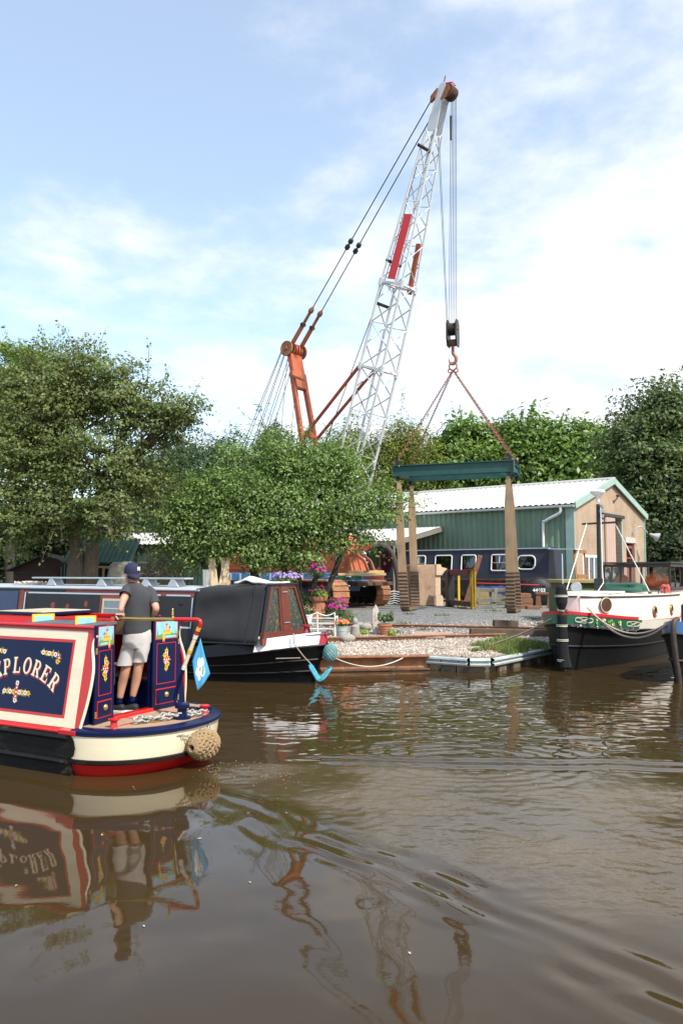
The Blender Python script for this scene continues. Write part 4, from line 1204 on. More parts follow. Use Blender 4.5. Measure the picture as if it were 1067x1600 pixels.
for (ua, ub) in ((-1.92, -.015), (-4.4, -2.1), (-6.9, -4.6)):
    sheet_on('cream_border', ua, ub, .02, SVL - .06, .003, m_cream, side_port, .0)
    sheet_on('red_line', ua + .17, ub - .17, .115, SVL - .155, .005, m_red, side_port)
    sheet_on('navy_panel', ua + .205, ub - .205, .148, SVL - .188, .007, m_navy, side_port)
# lettering EXPLORER: slab serif capitals on an arc
def glyph(ch):
    """strokes as polygons in a 0..1 box"""
    def rect(x0, y0, x1, y1): return [(x0, y0), (x1, y0), (x1, y1), (x0, y1)]
    def ring(cx, cy, rx, ry, tx, ty, a0, a1, n=18):
        o = [(cx + rx * math.cos(R(a0 + (a1 - a0) * i / n)), cy + ry * math.sin(R(a0 + (a1 - a0) * i / n))) for i in range(n + 1)]
        q = [(cx + (rx - tx) * math.cos(R(a0 + (a1 - a0) * i / n)), cy + (ry - ty) * math.sin(R(a0 + (a1 - a0) * i / n))) for i in range(n + 1)]
        return [[o[i], o[i + 1], q[i + 1], q[i]] for i in range(n)]
    T = .24; s = .10
    if ch == 'E': return [rect(.10, s, .10 + T, 1 - s), rect(0, 0, .88, s), rect(0, 1 - s, .86, 1), rect(.10 + T, .45, .60, .56), rect(.58, .36, .68, .65), rect(.78, s, .88, .32), rect(.76, .72, .86, 1 - s)]
    if ch == 'L': return [rect(.10, s, .10 + T, 1 - s), rect(0, 0, .86, s), rect(0, 1 - s, .48, 1), rect(.76, s, .86, .36)]
    if ch in 'PR':
        g = [rect(.10, s, .10 + T, 1 - s), rect(0, 0, .46, s), rect(0, 1 - s, .52, 1), rect(.10 + T, .42, .52, .52)] + ring(.50, .71, .36, .29, .22, .10, -90, 90)
        if ch == 'R': g = [p for p in g] + [[(.44, .42), (.68, .46), (.90, s), (.68, s)], rect(.62, 0, 1.0, s)]
        return g
    if ch == 'O': return ring(.5, .5, .5, .52, .23, .11, 0, 360, 28)
    if ch == 'X': return [[(.08, s), (.26, s), (.92, 1 - s), (.74, 1 - s)], [(.04, 1 - s), (.32, 1 - s), (.96, s), (.68, s)], rect(0, 0, .36, s), rect(.60, 0, 1, s), rect(0, 1 - s, .40, 1), rect(.62, 1 - s, .98, 1)]
def arc_letter(ch, k, n=8, cu=-.965, cv=.655, Rr=1.02, w=.132, h=.185, shade=False):
    ang = (k - (n - 1) / 2) * .166 / Rr
    c = V((cu + Rr * math.sin(ang), cv - Rr * (1 - math.cos(ang)), 0)); ux = V((math.cos(ang), -math.sin(ang), 0)); uy = V((math.sin(ang), math.cos(ang), 0))
    mb = MB()
    for i, pol in enumerate(glyph(ch)):
        pts = []
        for (x, y) in pol:
            q = c + ux * ((x - .5) * w) + uy * ((y - .5) * h)
            if shade: q = q + V((.012, -.020, 0))
            pts.append(q)
        d = (.0085 if shade else .0105) + .00012 * (i % 7)
        a = [SP(q.x, q.y, d) for q in pts]; mb.add(a, [tuple(range(len(a)))])
    return mb.build('letter_shade' if shade else 'letter', m_darkred if shade else m_cream, side_port)
for k, ch in enumerate('EXPLORER'):
    arc_letter(ch, k, shade=True); arc_letter(ch, k)
# painted roses
PAINTS = [m_leafp, m_yellow, m_wht, m_red, m_navy]
def spray(parent, frame, flowers, rnd_seed=1, scale=1.0, name='painted_roses', d0=.009):
    """frame(u, v, d) -> point; flowers: (u, v, colour index)"""
    rnd = random.Random(rnd_seed); mb = MB()
    for (u, v, c) in flowers:
        for _ in range(5):
            mb.use(0 if rnd.random() < .7 else 1); a = rnd.uniform(0, 2 * PI); L = rnd.uniform(.018, .034) * scale; w = .006 * scale
            du, dv = math.cos(a), math.sin(a); d = d0 + rnd.random() * .0006
            o = (u + du * .006 * scale, v + dv * .006 * scale)
            mb.add([frame(o[0], o[1], d), frame(o[0] + du * L * .5 - dv * w, o[1] + dv * L * .5 + du * w, d), frame(o[0] + du * L, o[1] + dv * L, d), frame(o[0] + du * L * .5 + dv * w, o[1] + dv * L * .5 - du * w, d)], [(0, 1, 2, 3)])
    for (u, v, c) in flowers:
        r = .0185 * scale
        for (rr, col, d, ou) in ((r, c, d0 + .0012, 0), (r * .42, 3 if c == 2 else 2 if c == 3 else 3, d0 + .0018, .1)):
            mb.use(col); mb.add([frame(u + rr * math.cos(2 * PI * k / 9) * (1 + .12 * (k % 2)), v + rr * math.sin(2 * PI * k / 9) * (1 + .12 * (k % 2)), d) for k in range(9)], [tuple(range(9))])
    o = mb.build(name, PAINTS, parent); o['kind'] = 'stuff'; return o
spray(side_port, SP, [(-.66 + .05 * i, .815 - .004 * i, (2, 1, 2, 1, 2, 3)[i]) for i in range(6)] + [(-.395, .765, 3), (-.41, .72, 1)], 3, 1.45)
spray(side_port, SP, [(-1.55 + .05 * i, .815 - .004 * i, (3, 2, 1, 2, 1, 2)[i]) for i in range(6)] + [(-1.55, .765, 3)], 4, 1.45)
spray(side_port, SP, [(-1.20 + .05 * i, .345, (2, 1, 2, 1, 3, 2, 1, 2, 1)[i]) for i in range(9)] + [(-1.0, .395, 3), (-1.0, .445, 2), (-1.0, .295, 3), (-1.0, .25, 2)], 5, 1.45)
# roof with hatch opening, inner woodwork
HX0, HX1, HY0, HY1 = -1.05, .04, -.44, .30
def roof_z(y): return ZT + .012 + .045 * (1 - (y / .78) ** 2)
def roof_piece(x0, x1, y0, y1, m, name='roof'):
    mb = MB(); n = 6; ys = [y0 + (y1 - y0) * i / n for i in range(n + 1)]
    mb.loft([[lp(x, y, roof_z(y)) for y in ys] + [lp(x, y, roof_z(y) - .03) for y in reversed(ys)] for x in (x0, x1)]); return mb.build(name, m, ex)
roof_piece(-9.8, HX0, -.765, .765, m_red); roof_piece(HX0, .09, -.765, HY0, mat('grey_roof_paint', (.10, .10, .105), .7, var=.15)); roof_piece(HX0, .09, HY1, .765, m_red)
mb = MB(); mb.box((HX0 - .9, HY0 - .06, 1.665), (HX0 - .02, HY1 + .06, 1.70), .008); ht = mb.build('sliding_hatch', m_navy, ex)
mb = MB(); mb.box((HX0 - .86, HY0 - .02, 1.7005), (HX0 - .06, HY1 + .02, 1.706)); mb.build('hatch_top_panel', m_cream, ht)
for y in (HY0 - .03, HY1 + .03):
    mb = MB(); mb.box((HX0 - .95, y - .022, 1.615), (.06, y + .022, 1.66), .005); mb.build('hatch_runner', m_red, ex)
mb = MB(); mb.box((HX0, HY1 + .004, 1.40), (-.02, HY1 + .03, 1.612)); mb.build('hatch_lining', m_wood, ex)
mb = MB(); mb.box((HX0, HY0 - .03, 1.40), (-.02, HY0 - .004, 1.612)); mb.build('hatch_lining', m_wood, ex)
mb = MB(); mb.box((-.05, HY1 - .03, 1.52), (.06, HY1 + .07, 1.66), .006); mb.build('hatch_post', m_navy, ex)
# bulkhead and dark cabin
DY0, DY1 = -.44, .22
for (ya, yb, yc) in ((-.905, -.735, DY0), (.905, .735, DY1)):
    mb = MB(); mb.prism([(ya, .48), (yc, .48), (yc, 1.58), (yb, 1.58)], (0, 0, 0), (0, 1, 0), (0, 0, 1), (1, 0, 0), -.03, .012); mb.build('bulkhead', m_navy, ex)
mb = MB(); mb.box((-.9, -.80, .40), (.02, .80, .50)); mb.build('cabin_floor', mat('grey_step_paint', (.17, .17, .165), .8, var=.15), ex)
mb = MB(); mb.box((-.03, DY0, .50), (.085, DY1, .545), .008); mb.build('door_sill', m_red, ex)
mb = MB(); mb.box((-.93, -.72, .5), (-.9, -.12, 1.5)); mb.build('cabin_partition', m_navy, ex)
mb = MB(); mb.box((-.88, .30, .5), (-.06, .76, .86), .01); mb.build('cabin_bench', m_navy, ex)
mb = MB(); mb.box((-.90, .30, .862), (-.06, .76, .885), .006); mb.build('cabin_worktop', m_wood, ex)
mb = MB(); mb.box((-.92, -.70, .5), (-.5, -.50, 1.2), .01); mb.build('cabin_cupboard', m_navy, ex)
# stern doors folded back against the bulkhead, painted inside
def stern_door(p, q, label):
    p, q = V(p), V(q); u = (q - p); w = u.length; u.normalize(); n_ = UP.cross(u); n_ = n_ if n_.x > 0 else -n_
    if n_.dot(u.cross(UP)) > 0: pass
    z0, z1 = .515, 1.60; h = z1 - z0
    def D(a, b, d=0): return p + u * a + UP * b + n_ * d
    mb = MB(); mb.obox(D(w / 2, h / 2, .016), u, UP, n_, V((w / 2, h / 2, .016)), .005); dr = mb.build('stern_door', m_navy, ex); dr['label'] = label
    def pl(name, a0, a1, b0, b1, d, m): 
        mb = MB(); mb.obox(D((a0 + a1) / 2, (b0 + b1) / 2, .032 + d / 2), u, UP, n_, V(((a1 - a0) / 2, (b1 - b0) / 2, d / 2)), .001); return mb.build(name, m, dr)
    pl('picture_frame', .03, w - .03, .845, 1.075, .004, m_red)
    pl('castle_picture', .042, w - .042, .857, 1.063, .006, m_skyp)
    cx_ = w / 2; mb = MB()
    def poly(pts, ci, d):
        mb.use(ci); mb.add([D(a, b, d) for a, b in pts], [tuple(range(len(pts)))])
    poly([(.042, .857), (w - .042, .857), (w - .042, .90), (cx_ + .05, .925), (cx_ - .06, .915), (.042, .895)], 0, .0392)
    poly([(cx_ - .05, .862), (w - .06, .860), (w - .08, .885), (cx_ - .02, .89)], 5, .0396)
    poly([(cx_ - .075, .905), (cx_ + .065, .905), (cx_ + .065, .96), (cx_ - .075, .96)], 1, .0400)
    for dx, top in ((-.06, .83), (-.01, 1.035), (.045, .995)):
        poly([(cx_ + dx - .018, .93), (cx_ + dx + .018, .93), (cx_ + dx + .018, top - .02), (cx_ + dx - .018, top - .02)], 2, .0405)
        poly([(cx_ + dx - .022, top - .02), (cx_ + dx + .022, top - .02), (cx_ + dx, top + .015)], 3, .0409)
    for dx in (-.05, .0, .035): poly([(cx_ + dx - .006, .94), (cx_ + dx + .006, .94), (cx_ + dx + .006, .955), (cx_ + dx - .006, .955)], 4, .0413)
    poly([(.05, .90), (.075, .90), (.065, .985)], 0, .0401); poly([(w - .08, .895), (w - .05, .895), (w - .065, .97)], 0, .0401)
    o = mb.build('castle_painting', [m_leafp, m_yellow, m_sand, m_red, m_navy, m_skyp], dr); o['kind'] = 'stuff'
    for (a0, a1, b0, b1) in ((.06, w - .06, .30, .80),):
        for (aa, ab, ba, bb) in ((a0, a1, b0, b0 + .008), (a0, a1, b1 - .008, b1), (a0, a0 + .008, b0 + .008, b1 - .008), (a1 - .008, a1, b0 + .008, b1 - .008)): pl('red_line', aa, ab, ba, bb, .002, m_red)
    fl = [(cx_, .70 - .036 * i, (1, 2, 1, 3, 2, 1, 1)[i]) for i in range(7)] + [(cx_ - .035, .595, 3), (cx_ + .035, .595, 3), (cx_ - .03, .655, 1), (cx_ + .03, .535, 1)]
    spray(dr, lambda a, b, d: D(a, b, .032 + d), fl, 8, 1.35, d0=.003)
    pl('drawer_border', .05, w - .04, .055, .245, .004, m_red); dw = pl('drawer', .062, w - .052, .067, .233, .010, m_navy)
    mb = MB(); c = D(cx_, .165, .044); mb.lathe([(.001, .028), (.020, .024), (.033, .012), (.036, 0)], c, 14, n_); mb.build('cup_handle', m_brass, dr, smooth=60)
    for b in (.10, .80):
        mb = MB(); mb.obox(D(w - .012, b, .036), u, UP, n_, V((.014, .035, .006)), .002); mb.build('hinge', m_brass, dr)
    return dr
stern_door((.03, DY0, .515), (.095, -.80, .515), 'navy stern door painted with castle and roses on its port side')
stern_door((.03, DY1, .515), (.05, .68, .515), 'navy stern door painted with castle and roses on its starboard side')
for (x, y, w) in ((-.18, -.66, .24), (-.93, -.60, .26)):
    mb = MB(); mb.obox((x, y, 1.645), (.45, .89, 0), UP, (.89, -.45, 0), V((w / 2, .05, .012)), .003); pf = mb.build('picture_board', m_yellow, ex)
    mb = MB(); mb.obox(V((x, y, 1.637)) + V((.89, -.45, 0)) * .014, (.45, .89, 0), UP, (.89, -.45, 0), V((w / 2 - .03, .034, .003))); mb.build('picture', m_skyp, pf)
# tiller
TP = V((.70, 0, .505))
mb = MB(); mb.lathe([(.10, 0), (.10, .03), (.055, .05), (.055, .12), (.085, .125), (.085, .165), (.05, .18)], TP, 18); ti = mb.build('rudder_post', m_navy, ex, smooth=35)
nk = bez([V((.70, 0, .66)), V((.64, 0, .66)), V((.60, 0, .74)), V((.66, 0, .95)), V((.80, 0, 1.28)), V((.90, 0, 1.50)), V((.945, 0, 1.60)), V((.92, -.008, 1.643)), V((.80, -.03, 1.645)), V((.62, -.07, 1.645))], 7)
def seg(a, b): return nk[a:b + 1]
N_ = len(nk)
cuts = [(0, 24, m_navy), (24, 27, m_cream), (27, 33, m_cream), (33, 38, m_red), (38, N_ - 1, m_red)]
for a, b, m in cuts:
    mb = MB(); mb.tube(seg(a, b), .024, 10); mb.build('swan_neck', m, ex, smooth=50)
for i in (24, 28, 33, 37):
    d = (nk[i + 1] - nk[i]).normalized(); mb = MB(); mb.cyl(nk[i] - d * .022, nk[i] + d * .022, .027, 12); mb.build('tiller_band', m_yellow if i in (28, 37) else m_wht, ex, smooth=50)
mb = MB(); mb.tube([V((.66, -.06, 1.645)), V((-.02, -.235, 1.645))], .021, 10); tb_ = mb.build('tiller_bar', m_brass, ex, smooth=50)
mb = MB(); mb.tube([V((-.02, -.235, 1.645)), V((-.16, -.27, 1.645))], .022, 10); mb.build('tiller_handle', m_wood, ex, smooth=50)
mb = MB(); mb.lathe([(.010, 0), (.016, .01), (.009, .02), (.017, .035), (.008, .05), (.014, .065), (.006, .08), (.012, .095), (.003, .11)], (.60, -.075, 1.662), 10); mb.build('tiller_pin', m_brass, ex, smooth=60)
for (x, y) in ((.38, -.76), (.70, .42)):
    mb = MB(); mb.lathe([(.05, 0), (.038, .03), (.036, .07), (.06, .085), (.062, .10), (.03, .11)], (x, y, .498), 16); mb.build('mooring_dolly', m_red, ex, smooth=35)
mb = MB(); mb.box((.45, .42, .512), (.66, .62, .56), .01); mb.build('stern_locker', m_navy, ex)
mb = MB(); mb.box((.47, .44, .5605), (.64, .60, .566)); mb.build('locker_top', m_tan, ex)
# --- things on the boat
def exw(*p): return EX_LOC + AFT * p[0] + ABEAM * p[1] + UP * p[2]
def rope_line(pts, r, m, name, label, cat, strands=True):
    mb = MB(); mb.tube(pts, r, 7); return tag(mb.build(name, m, smooth=60), label, cat)
def flecked_rope():
    return mat('flecked_rope', (.48, .42, .36), .9, var=.1, scale=60, col2=(.05, .22, .25), s2=55, f2=(.50, .56))
pts = []
for k in range(110):
    a = k * .52; f = k / 110
    pts.append(exw(.46 + f * .34 + .05 * math.cos(a) , -.52 + .80 * f + .09 * math.sin(a) * (1 - .3 * f), .525 + .02 * (1 + math.sin(a * .7)) + .01 * (k % 3)))
mb = MB(); mb.tube(bez(pts, 3), .012, 6)
tag(mb.build('mooring_rope', flecked_rope(), smooth=60), 'flecked mooring rope heaped on the stern deck of the passing narrowboat', 'rope')
# woven rope fender
m_hemp = mat('hemp_rope', (.30, .205, .105), .95, var=.25, scale=20, bump=.4, bscale=80, island=.12)
FC = exw(1.03, -.02, .25); fa, fb, fc_ = ABEAM, AFT, UP
mb = MB()
RA, RB, RC = .215, .14, .15
def fpt(u, v, off): # v -1..1 along the length
    rr = math.sqrt(max(0.0, 1 - v * v)); 
    return FC + fa * (RA * v * (1 + off * .3)) + fb * ((RB + off) * rr * math.cos(u)) + fc_ * ((RC + off) * rr * math.sin(u))
for k in range(13):
    for s in (-1, 1):
        mb.tube([fpt(2 * PI * k / 13 + s * (j / 26.0) * PI * .9, -.97 + 1.94 * j / 26.0, .010 * math.cos(PI * j * 1.0 + (0 if s > 0 else PI) + k * PI)) for j in range(27)], .019, 6)
o = mb.build('rope_fender', m_hemp, smooth=60)
tag(o, 'large brown woven rope fender on the stern of the passing narrowboat', 'fender')
for (p, q) in ((exw(.72, -.55, .46), exw(.98, -.16, .35)), (exw(.88, .25, .46), exw(1.0, .14, .36))):
    d = (q - p); L = d.length; d.normalize(); n = int(L / .032); s = d.orthogonal().normalized(); t_ = d.cross(s); mb = MB()
    for i in range(n):
        c = p + d * ((i + .5) * L / n); e = s if i % 2 else t_
        mb.tube([c + d * (.022 * math.cos(2 * PI * k / 8)) + e * (.014 * math.sin(2 * PI * k / 8)) for k in range(8)], .005, 5, closed=True)
    oc = mb.build('fender_chain', mat('bright_chain', (.5, .5, .5), .4, .8, var=.1), o, smooth=60); oc['kind'] = 'stuff'
# flag on the tiller
m_flag = mat('sky_blue_flag', (.11, .46, .74), .8, var=.08, scale=6, trans=(1, 1, 1))
flag = thing('flag', 'sky blue flag with a white rose hanging from the tiller', 'flag')
FY = exw(.85, 0, 0).y
FQ = [at(300.5, 1034, FY), at(313.5, 997, FY), at(308, 1080, FY - .05), at(328, 1053, FY + .02)]
def fl(a, b):   # a from hoist to fly, b up the hoist
    p = FQ[0].lerp(FQ[1], b).lerp(FQ[2].lerp(FQ[3], b), a)
    return p + V((0, -1, 0)) * (.022 * math.sin(a * 5 + b * 6) * a) - UP * (.02 * math.sin(PI * b) * a)
n = 14; mb = MB(); vs = [fl(i / n, j / 8) for i in range(n + 1) for j in range(9)]
mb.add(vs, [(i * 9 + j, i * 9 + j + 1, (i + 1) * 9 + j + 1, (i + 1) * 9 + j) for i in range(n) for j in range(8)])
fo = mb.build('cloth', m_flag, flag, smooth=60)
sm_ = fo.modifiers.new('thickness', 'SOLIDIFY'); sm_.thickness = .003
mb = MB(); cc = (.56, .50)
def fn(a, b, off):
    p = fl(a, b); du = fl(a + .02, b) - p; dv = fl(a, b + .02) - p; nn = du.cross(dv).normalized(); nn = nn if nn.y < 0 else -nn
    return p + nn * off
for k in range(5):
    an = 2 * PI * k / 5 + PI
    ctr = (cc[0] + .17 * math.cos(an), cc[1] + .23 * math.sin(an))
    ring = [fn(ctr[0] + .125 * math.cos(2 * PI * q / 14), min(.99, max(.01, ctr[1] + .165 * math.sin(2 * PI * q / 14))), .005 + .0006 * k) for q in range(14)]
    mb.use(0).add(ring, [tuple(range(14))])
mb.use(1).add([fn(cc[0] + .05 * math.cos(2 * PI * q / 12), cc[1] + .06 * math.sin(2 * PI * q / 12), .010) for q in range(12)], [tuple(range(12))])
for k in range(5):
    an = 2 * PI * (k + .5) / 5 + PI; a0 = (cc[0] + .17 * math.cos(an), cc[1] + .2 * math.sin(an)); a1 = (cc[0] + .25 * math.cos(an), cc[1] + .30 * math.sin(an)); 
    mb.use(2).add([fn(a0[0] - .015 * math.sin(an), a0[1] + .03 * math.cos(an), .009), fn(a0[0] + .015 * math.sin(an), a0[1] - .03 * math.cos(an), .009), fn(a1[0], a1[1], .009)], [(0, 1, 2)])
o = mb.build('white_rose', [m_wht, m_yellow, m_leafp], flag); o['kind'] = 'stuff'
# plastic box inside the doorway
pb = thing('plastic_box', 'clear plastic storage box just inside the stern doors', 'box', exw(-.62, -.10, .5), EX_ANG)
m_plastic = mat('frosted_plastic', (.62, .60, .66), .35, var=.1, alpha=.75)
mb = MB(); mb.box((-.02, -.17, .30), (.25, .15, .56), .02); mb.build('tub', m_plastic, pb)
mb = MB(); mb.box((-.04, -.19, .561), (.27, .17, .585), .008); mb.build('lid', m_wht, pb)
mb = MB(); mb.box((-.04, -.2, .0), (.27, .2, .298), .008); mb.build('crate', m_navy, pb)

# ================================================================== THE STEERER
PY = 9.77
def pp(px, py, d=0.0): return at(px, py, PY + d)
m_skin = mat('skin', (.52, .285, .19), .55, var=.08, scale=8)
m_hair = mat('short_brown_hair', (.05, .032, .02), .8, var=.3, scale=60)
m_tee = mat('charcoal_tshirt', (.048, .049, .054), .9, var=.10, scale=6, bump=.25, bscale=10)
m_short = mat('light_grey_shorts', (.50, .475, .455), .95, var=.10, scale=14, bump=.25, bscale=9)
m_shoe2 = mat('black_trainers', (.016, .016, .018), .7, var=.2)
man = thing('person', 'man in charcoal tee, grey shorts and backward navy cap steering the narrowboat', 'person', exw(-.2, 0, .5))
MINV = Matrix.Translation(-man.location)
def skin_mesh(nodes, edges, sub=2):
    """nodes: (point, rx, ry); returns mesh data grown with Skin + Subdivision"""
    me = bpy.data.meshes.new('grow'); me.from_pydata([tuple(n[0]) for n in nodes], edges, [])
    o = bpy.data.objects.new('grow', me); COL.objects.link(o)
    sk = o.modifiers.new('skin', 'SKIN'); sk.use_smooth_shade = True
    for i, n in enumerate(nodes):
        sv_ = me.skin_vertices[0].data[i]; sv_.radius = (n[1], n[2]); sv_.use_root = (i == 0)
    ss = o.modifiers.new('sub', 'SUBSURF'); ss.levels = sub; ss.render_levels = sub
    dg = bpy.context.evaluated_depsgraph_get()
    out = bpy.data.meshes.new_from_object(o.evaluated_get(dg))
    bpy.data.objects.remove(o); return out
def add_mesh(mb, me):
    mb.add([v.co.copy() for v in me.vertices], [tuple(p.vertices) for p in me.polygons])
barp = exw(-.03, -.238, 1.645); bard = (AFT * .68 + ABEAM * .175).normalized()
HG = exw(-.05, -.243, 1.66)           # the gripping hand, over the tiller bar
body = [(pp(214, 1000), .14, .10), (pp(215, 968), .125, .095), (pp(217, 938), .15, .10), (pp(212, 914, -.01), .062, .062), (pp(207, 901, .02), .056, .056),
        (pp(200, 922, -.03), .062, .062), (pp(192, 941, -.20), .043, .043), (HG + V((-.01, .02, .06)), .030, .030),
        (pp(235, 925, .04), .060, .060), (pp(245, 952, -.06), .044, .044), (pp(236, 966, .14), .031, .031), (pp(225, 968, .22), .036, .022),
        (pp(206, 1004), .088, .088), (pp(196, 1050, -.02), .060, .060), (pp(192, 1066, .02), .058, .060), (pp(187, 1094, .03), .036, .038),
        (pp(223, 1004), .088, .088), (pp(216, 1046, -.01), .060, .060), (pp(213, 1064, .03), .058, .060), (pp(207, 1091, .05), .036, .038)]
edges = [(0, 1), (1, 2), (2, 3), (3, 4), (2, 5), (5, 6), (6, 7), (2, 8), (8, 9), (9, 10), (10, 11), (0, 12), (12, 13), (13, 14), (14, 15), (0, 16), (16, 17), (17, 18), (18, 19)]
mb = MB(); mb.M = MINV
add_mesh(mb, skin_mesh(body, edges))
# hand: palm over the bar, four fingers and a thumb closing round it
side_ = UP.cross(bard).normalized()
palm = HG + V((0, 0, .028))
mb.loft([[palm + bard * a + side_ * (.033 * math.cos(2 * PI * k / 10)) + UP * (.015 * math.sin(2 * PI * k / 10) + .004) for k in range(10)] for a in (-.045, -.03, 0, .03, .045)])
for k, a in enumerate((-.034, -.012, .011, .033)):
    c = barp + bard * ((HG - barp).dot(bard) + a); rr = .031; ln = (2.6, 2.9, 2.8, 2.3)[k]
    mb.tube([c + side_ * (rr * math.sin(th)) + UP * (rr * math.cos(th)) for th in [ln * j / 7 + .3 for j in range(8)]], [.0095, .0095, .009, .009, .0088, .0085, .008, .006], 7)
c = barp + bard * ((HG - barp).dot(bard) - .045)
mb.tube([c + side_ * (-.031 * math.sin(th)) + UP * (.031 * math.cos(th)) + bard * (-.01 + .012 * j) for j, th in enumerate([.1, .6, 1.1, 1.6, 2.0])], [.012, .011, .0105, .010, .007], 7)
# head
HC = pp(206.5, 895, .02); fdir = V((-.80, .60, 0)); fside = V((.60, .80, 0))
hr = []
for (z, f, b, w) in ((-.125, .055, -.02, .035), (-.11, .082, .0, .052), (-.085, .092, -.045, .062), (-.055, .094, -.075, .068), (-.02, .096, -.088, .074), (.02, .098, -.097, .077), (.055, .096, -.097, .076), (.085, .082, -.085, .066), (.108, .052, -.055, .042), (.118, .012, -.015, .012)):
    ring = []
    for k in range(20):
        a = 2 * PI * k / 20; cf = math.cos(a); r_ = f if cf > 0 else -b
        ring.append(HC + UP * z + fdir * (r_ * cf) + fside * (w * math.sin(a)))
    hr.append(ring)
mb.loft(hr)
mb.loft([[HC + fdir * (.092 + d) + UP * z + fside * (w * math.cos(2 * PI * k / 6)) + UP * (.006 * math.sin(2 * PI * k / 6)) for k in range(6)] for (z, d, w) in ((.015, -.01, .006), (-.01, .008, .010), (-.03, .020, .013), (-.042, .004, .014))])
for s in (-1, 1):
    e = HC + fside * (.074 * s) - fdir * .008 - UP * .015
    mb.loft([[e + fdir * (.019 * k1 * math.cos(2 * PI * k / 10) - .004) + UP * (.031 * k1 * math.sin(2 * PI * k / 10)) + fside * (s * o_) for k in range(10)] for (k1, o_) in ((.7, -.01), (1, .008), (.9, .016), (.5, .012))])
bd = mb.build('body', m_skin, man, smooth=70)
for s in (-1, 1):
    mb = MB(); mb.M = MINV; mb.ball(HC + fdir * .086 + fside * (.030 * s) + UP * .002, .012, 8, 6); mb.build('eye', m_wht, bd, smooth=60)
mb = MB(); mb.M = MINV; mb.tube([HC + fdir * (.090 - abs(a) * .3) + fside * a - UP * .072 for a in (-.025, -.01, .01, .025)], .006, 6); mb.build('mouth', mat('lips', (.40, .15, .12), .5), bd, smooth=60)
mb = MB(); mb.M = MINV
mb.loft([[HC + UP * z + fdir * ((r_[0] if math.cos(2 * PI * k / 20) > 0 else r_[1]) * math.cos(2 * PI * k / 20)) + fside * (r_[2] * math.sin(2 * PI * k / 20)) for k in range(20)] for z, r_ in ((-.075, (.0, .072, .058)), (-.05, (.0, .082, .0715)), (-.01, (.012, .094, .0775)), (.03, (.03, .1, .080)))], caps=False)
mb.build('hair', m_hair, man, smooth=60)
# cap, worn backwards
m_cap = mat('navy_cap', (.016, .018, .055), .85, var=.12, scale=20)
bdir = V((.62, -.78, 0)); bside = V((.78, .62, 0))
mb = MB(); mb.M = MINV
rings = []
for (z, k) in ((-.012, 1.0), (.02, 1.03), (.06, 1.0), (.092, .84), (.115, .56), (.127, .25), (.130, .02)):
    rings.append([HC + UP * z + bdir * (.108 * k * math.cos(2 * PI * q / 24)) + bside * (.090 * k * math.sin(2 * PI * q / 24)) for q in range(24)])
mb.loft(rings); cp = mb.build('cap', m_cap, man, smooth=50)
mb = MB(); mb.M = MINV
top = []; bot = []
for i in range(13):
    a = -1.15 + 2.3 * i / 12; 
    for j, (r_, dz) in enumerate(((.104, -.008), (.135, -.035), (.158, -.066))):
        k_ = 1 - .25 * (abs(a) / .93) ** 2 * (j > 0) * j * .5
        top.append(HC + bdir * (r_ * k_ * math.cos(a)) + bside * ((.088 if j == 0 else .082) * math.sin(a) * (1 if j == 0 else .95)) + UP * (dz - .010 * math.cos(a)))
fs = []
for i in range(12):
    for j in range(2): fs.append((i * 3 + j, i * 3 + j + 1, i * 3 + j + 4, i * 3 + j + 3))
mb.add(top, fs); pk = mb.build('cap_peak', m_cap, cp, smooth=60); md = pk.modifiers.new('thickness', 'SOLIDIFY'); md.thickness = .006
ld = (bdir * .92 + bside * .35).normalized()
lo = HC - man.location + ld * .112 + UP * .045
lettering('N', .062, m_wht, cp, (lo, V((-ld.y, ld.x, 0)), UP), .004, .0015, 'emblem_letter')
lettering('Y', .062, m_wht, cp, (lo + ld * .003 + UP * .004, V((-ld.y, ld.x, 0)), UP), .004, .0015, 'emblem_letter')
# t-shirt
yaw = V((.97, .22, 0)); ydep = V((-.22, .97, 0))
def ring_at(px, py, rw, rd, d=0, fold=0.0, tilt=0.0, n=28, ph=0):
    c = pp(px, py, d)
    return [c + yaw * (rw * math.cos(2 * PI * k / n) * (1 + fold * math.sin(5 * 2 * PI * k / n + ph))) + ydep * (rd * math.sin(2 * PI * k / n) * (1 + fold * math.sin(4 * 2 * PI * k / n + ph * 1.3))) + UP * (tilt * math.cos(2 * PI * k / n)) for k in range(n)]
mb = MB(); mb.M = MINV
mb.loft([ring_at(214, 989, .165, .125, 0, .02, .01, ph=0), ring_at(214, 984, .170, .130, 0, .018, .01, ph=.5), ring_at(215, 968, .160, .122, 0, .045, .005, ph=1.6), ring_at(216, 955, .162, .122, 0, .05, -.01, ph=2.6), ring_at(218, 943, .172, .126, 0, .02, -.015, ph=3.3), ring_at(219, 932, .182, .124, 0, .012, -.02), ring_at(219, 924, .182, .112, 0, .0, -.03), ring_at(217, 917.5, .148, .095, 0, 0, -.04), ring_at(214, 912.5, .085, .075, -.005, 0, -.02), ring_at(212, 910, .066, .066, -.005, 0, -.01)], caps=False)
def sleeve(pts, rs):
    mb.tube([p for p in pts], rs, 14, caps=False)
sleeve([pp(206, 919, -.01), pp(200, 922, -.05), pp(197.5, 927, -.10), pp(196, 930.5, -.13)], [.070, .074, .072, .074])
sleeve([pp(229, 921, .03), pp(235.5, 926, .03), pp(239.5, 935, .0), pp(241.5, 943, -.02)], [.066, .068, .064, .066])
mb.build('tshirt', m_tee, man, smooth=70)
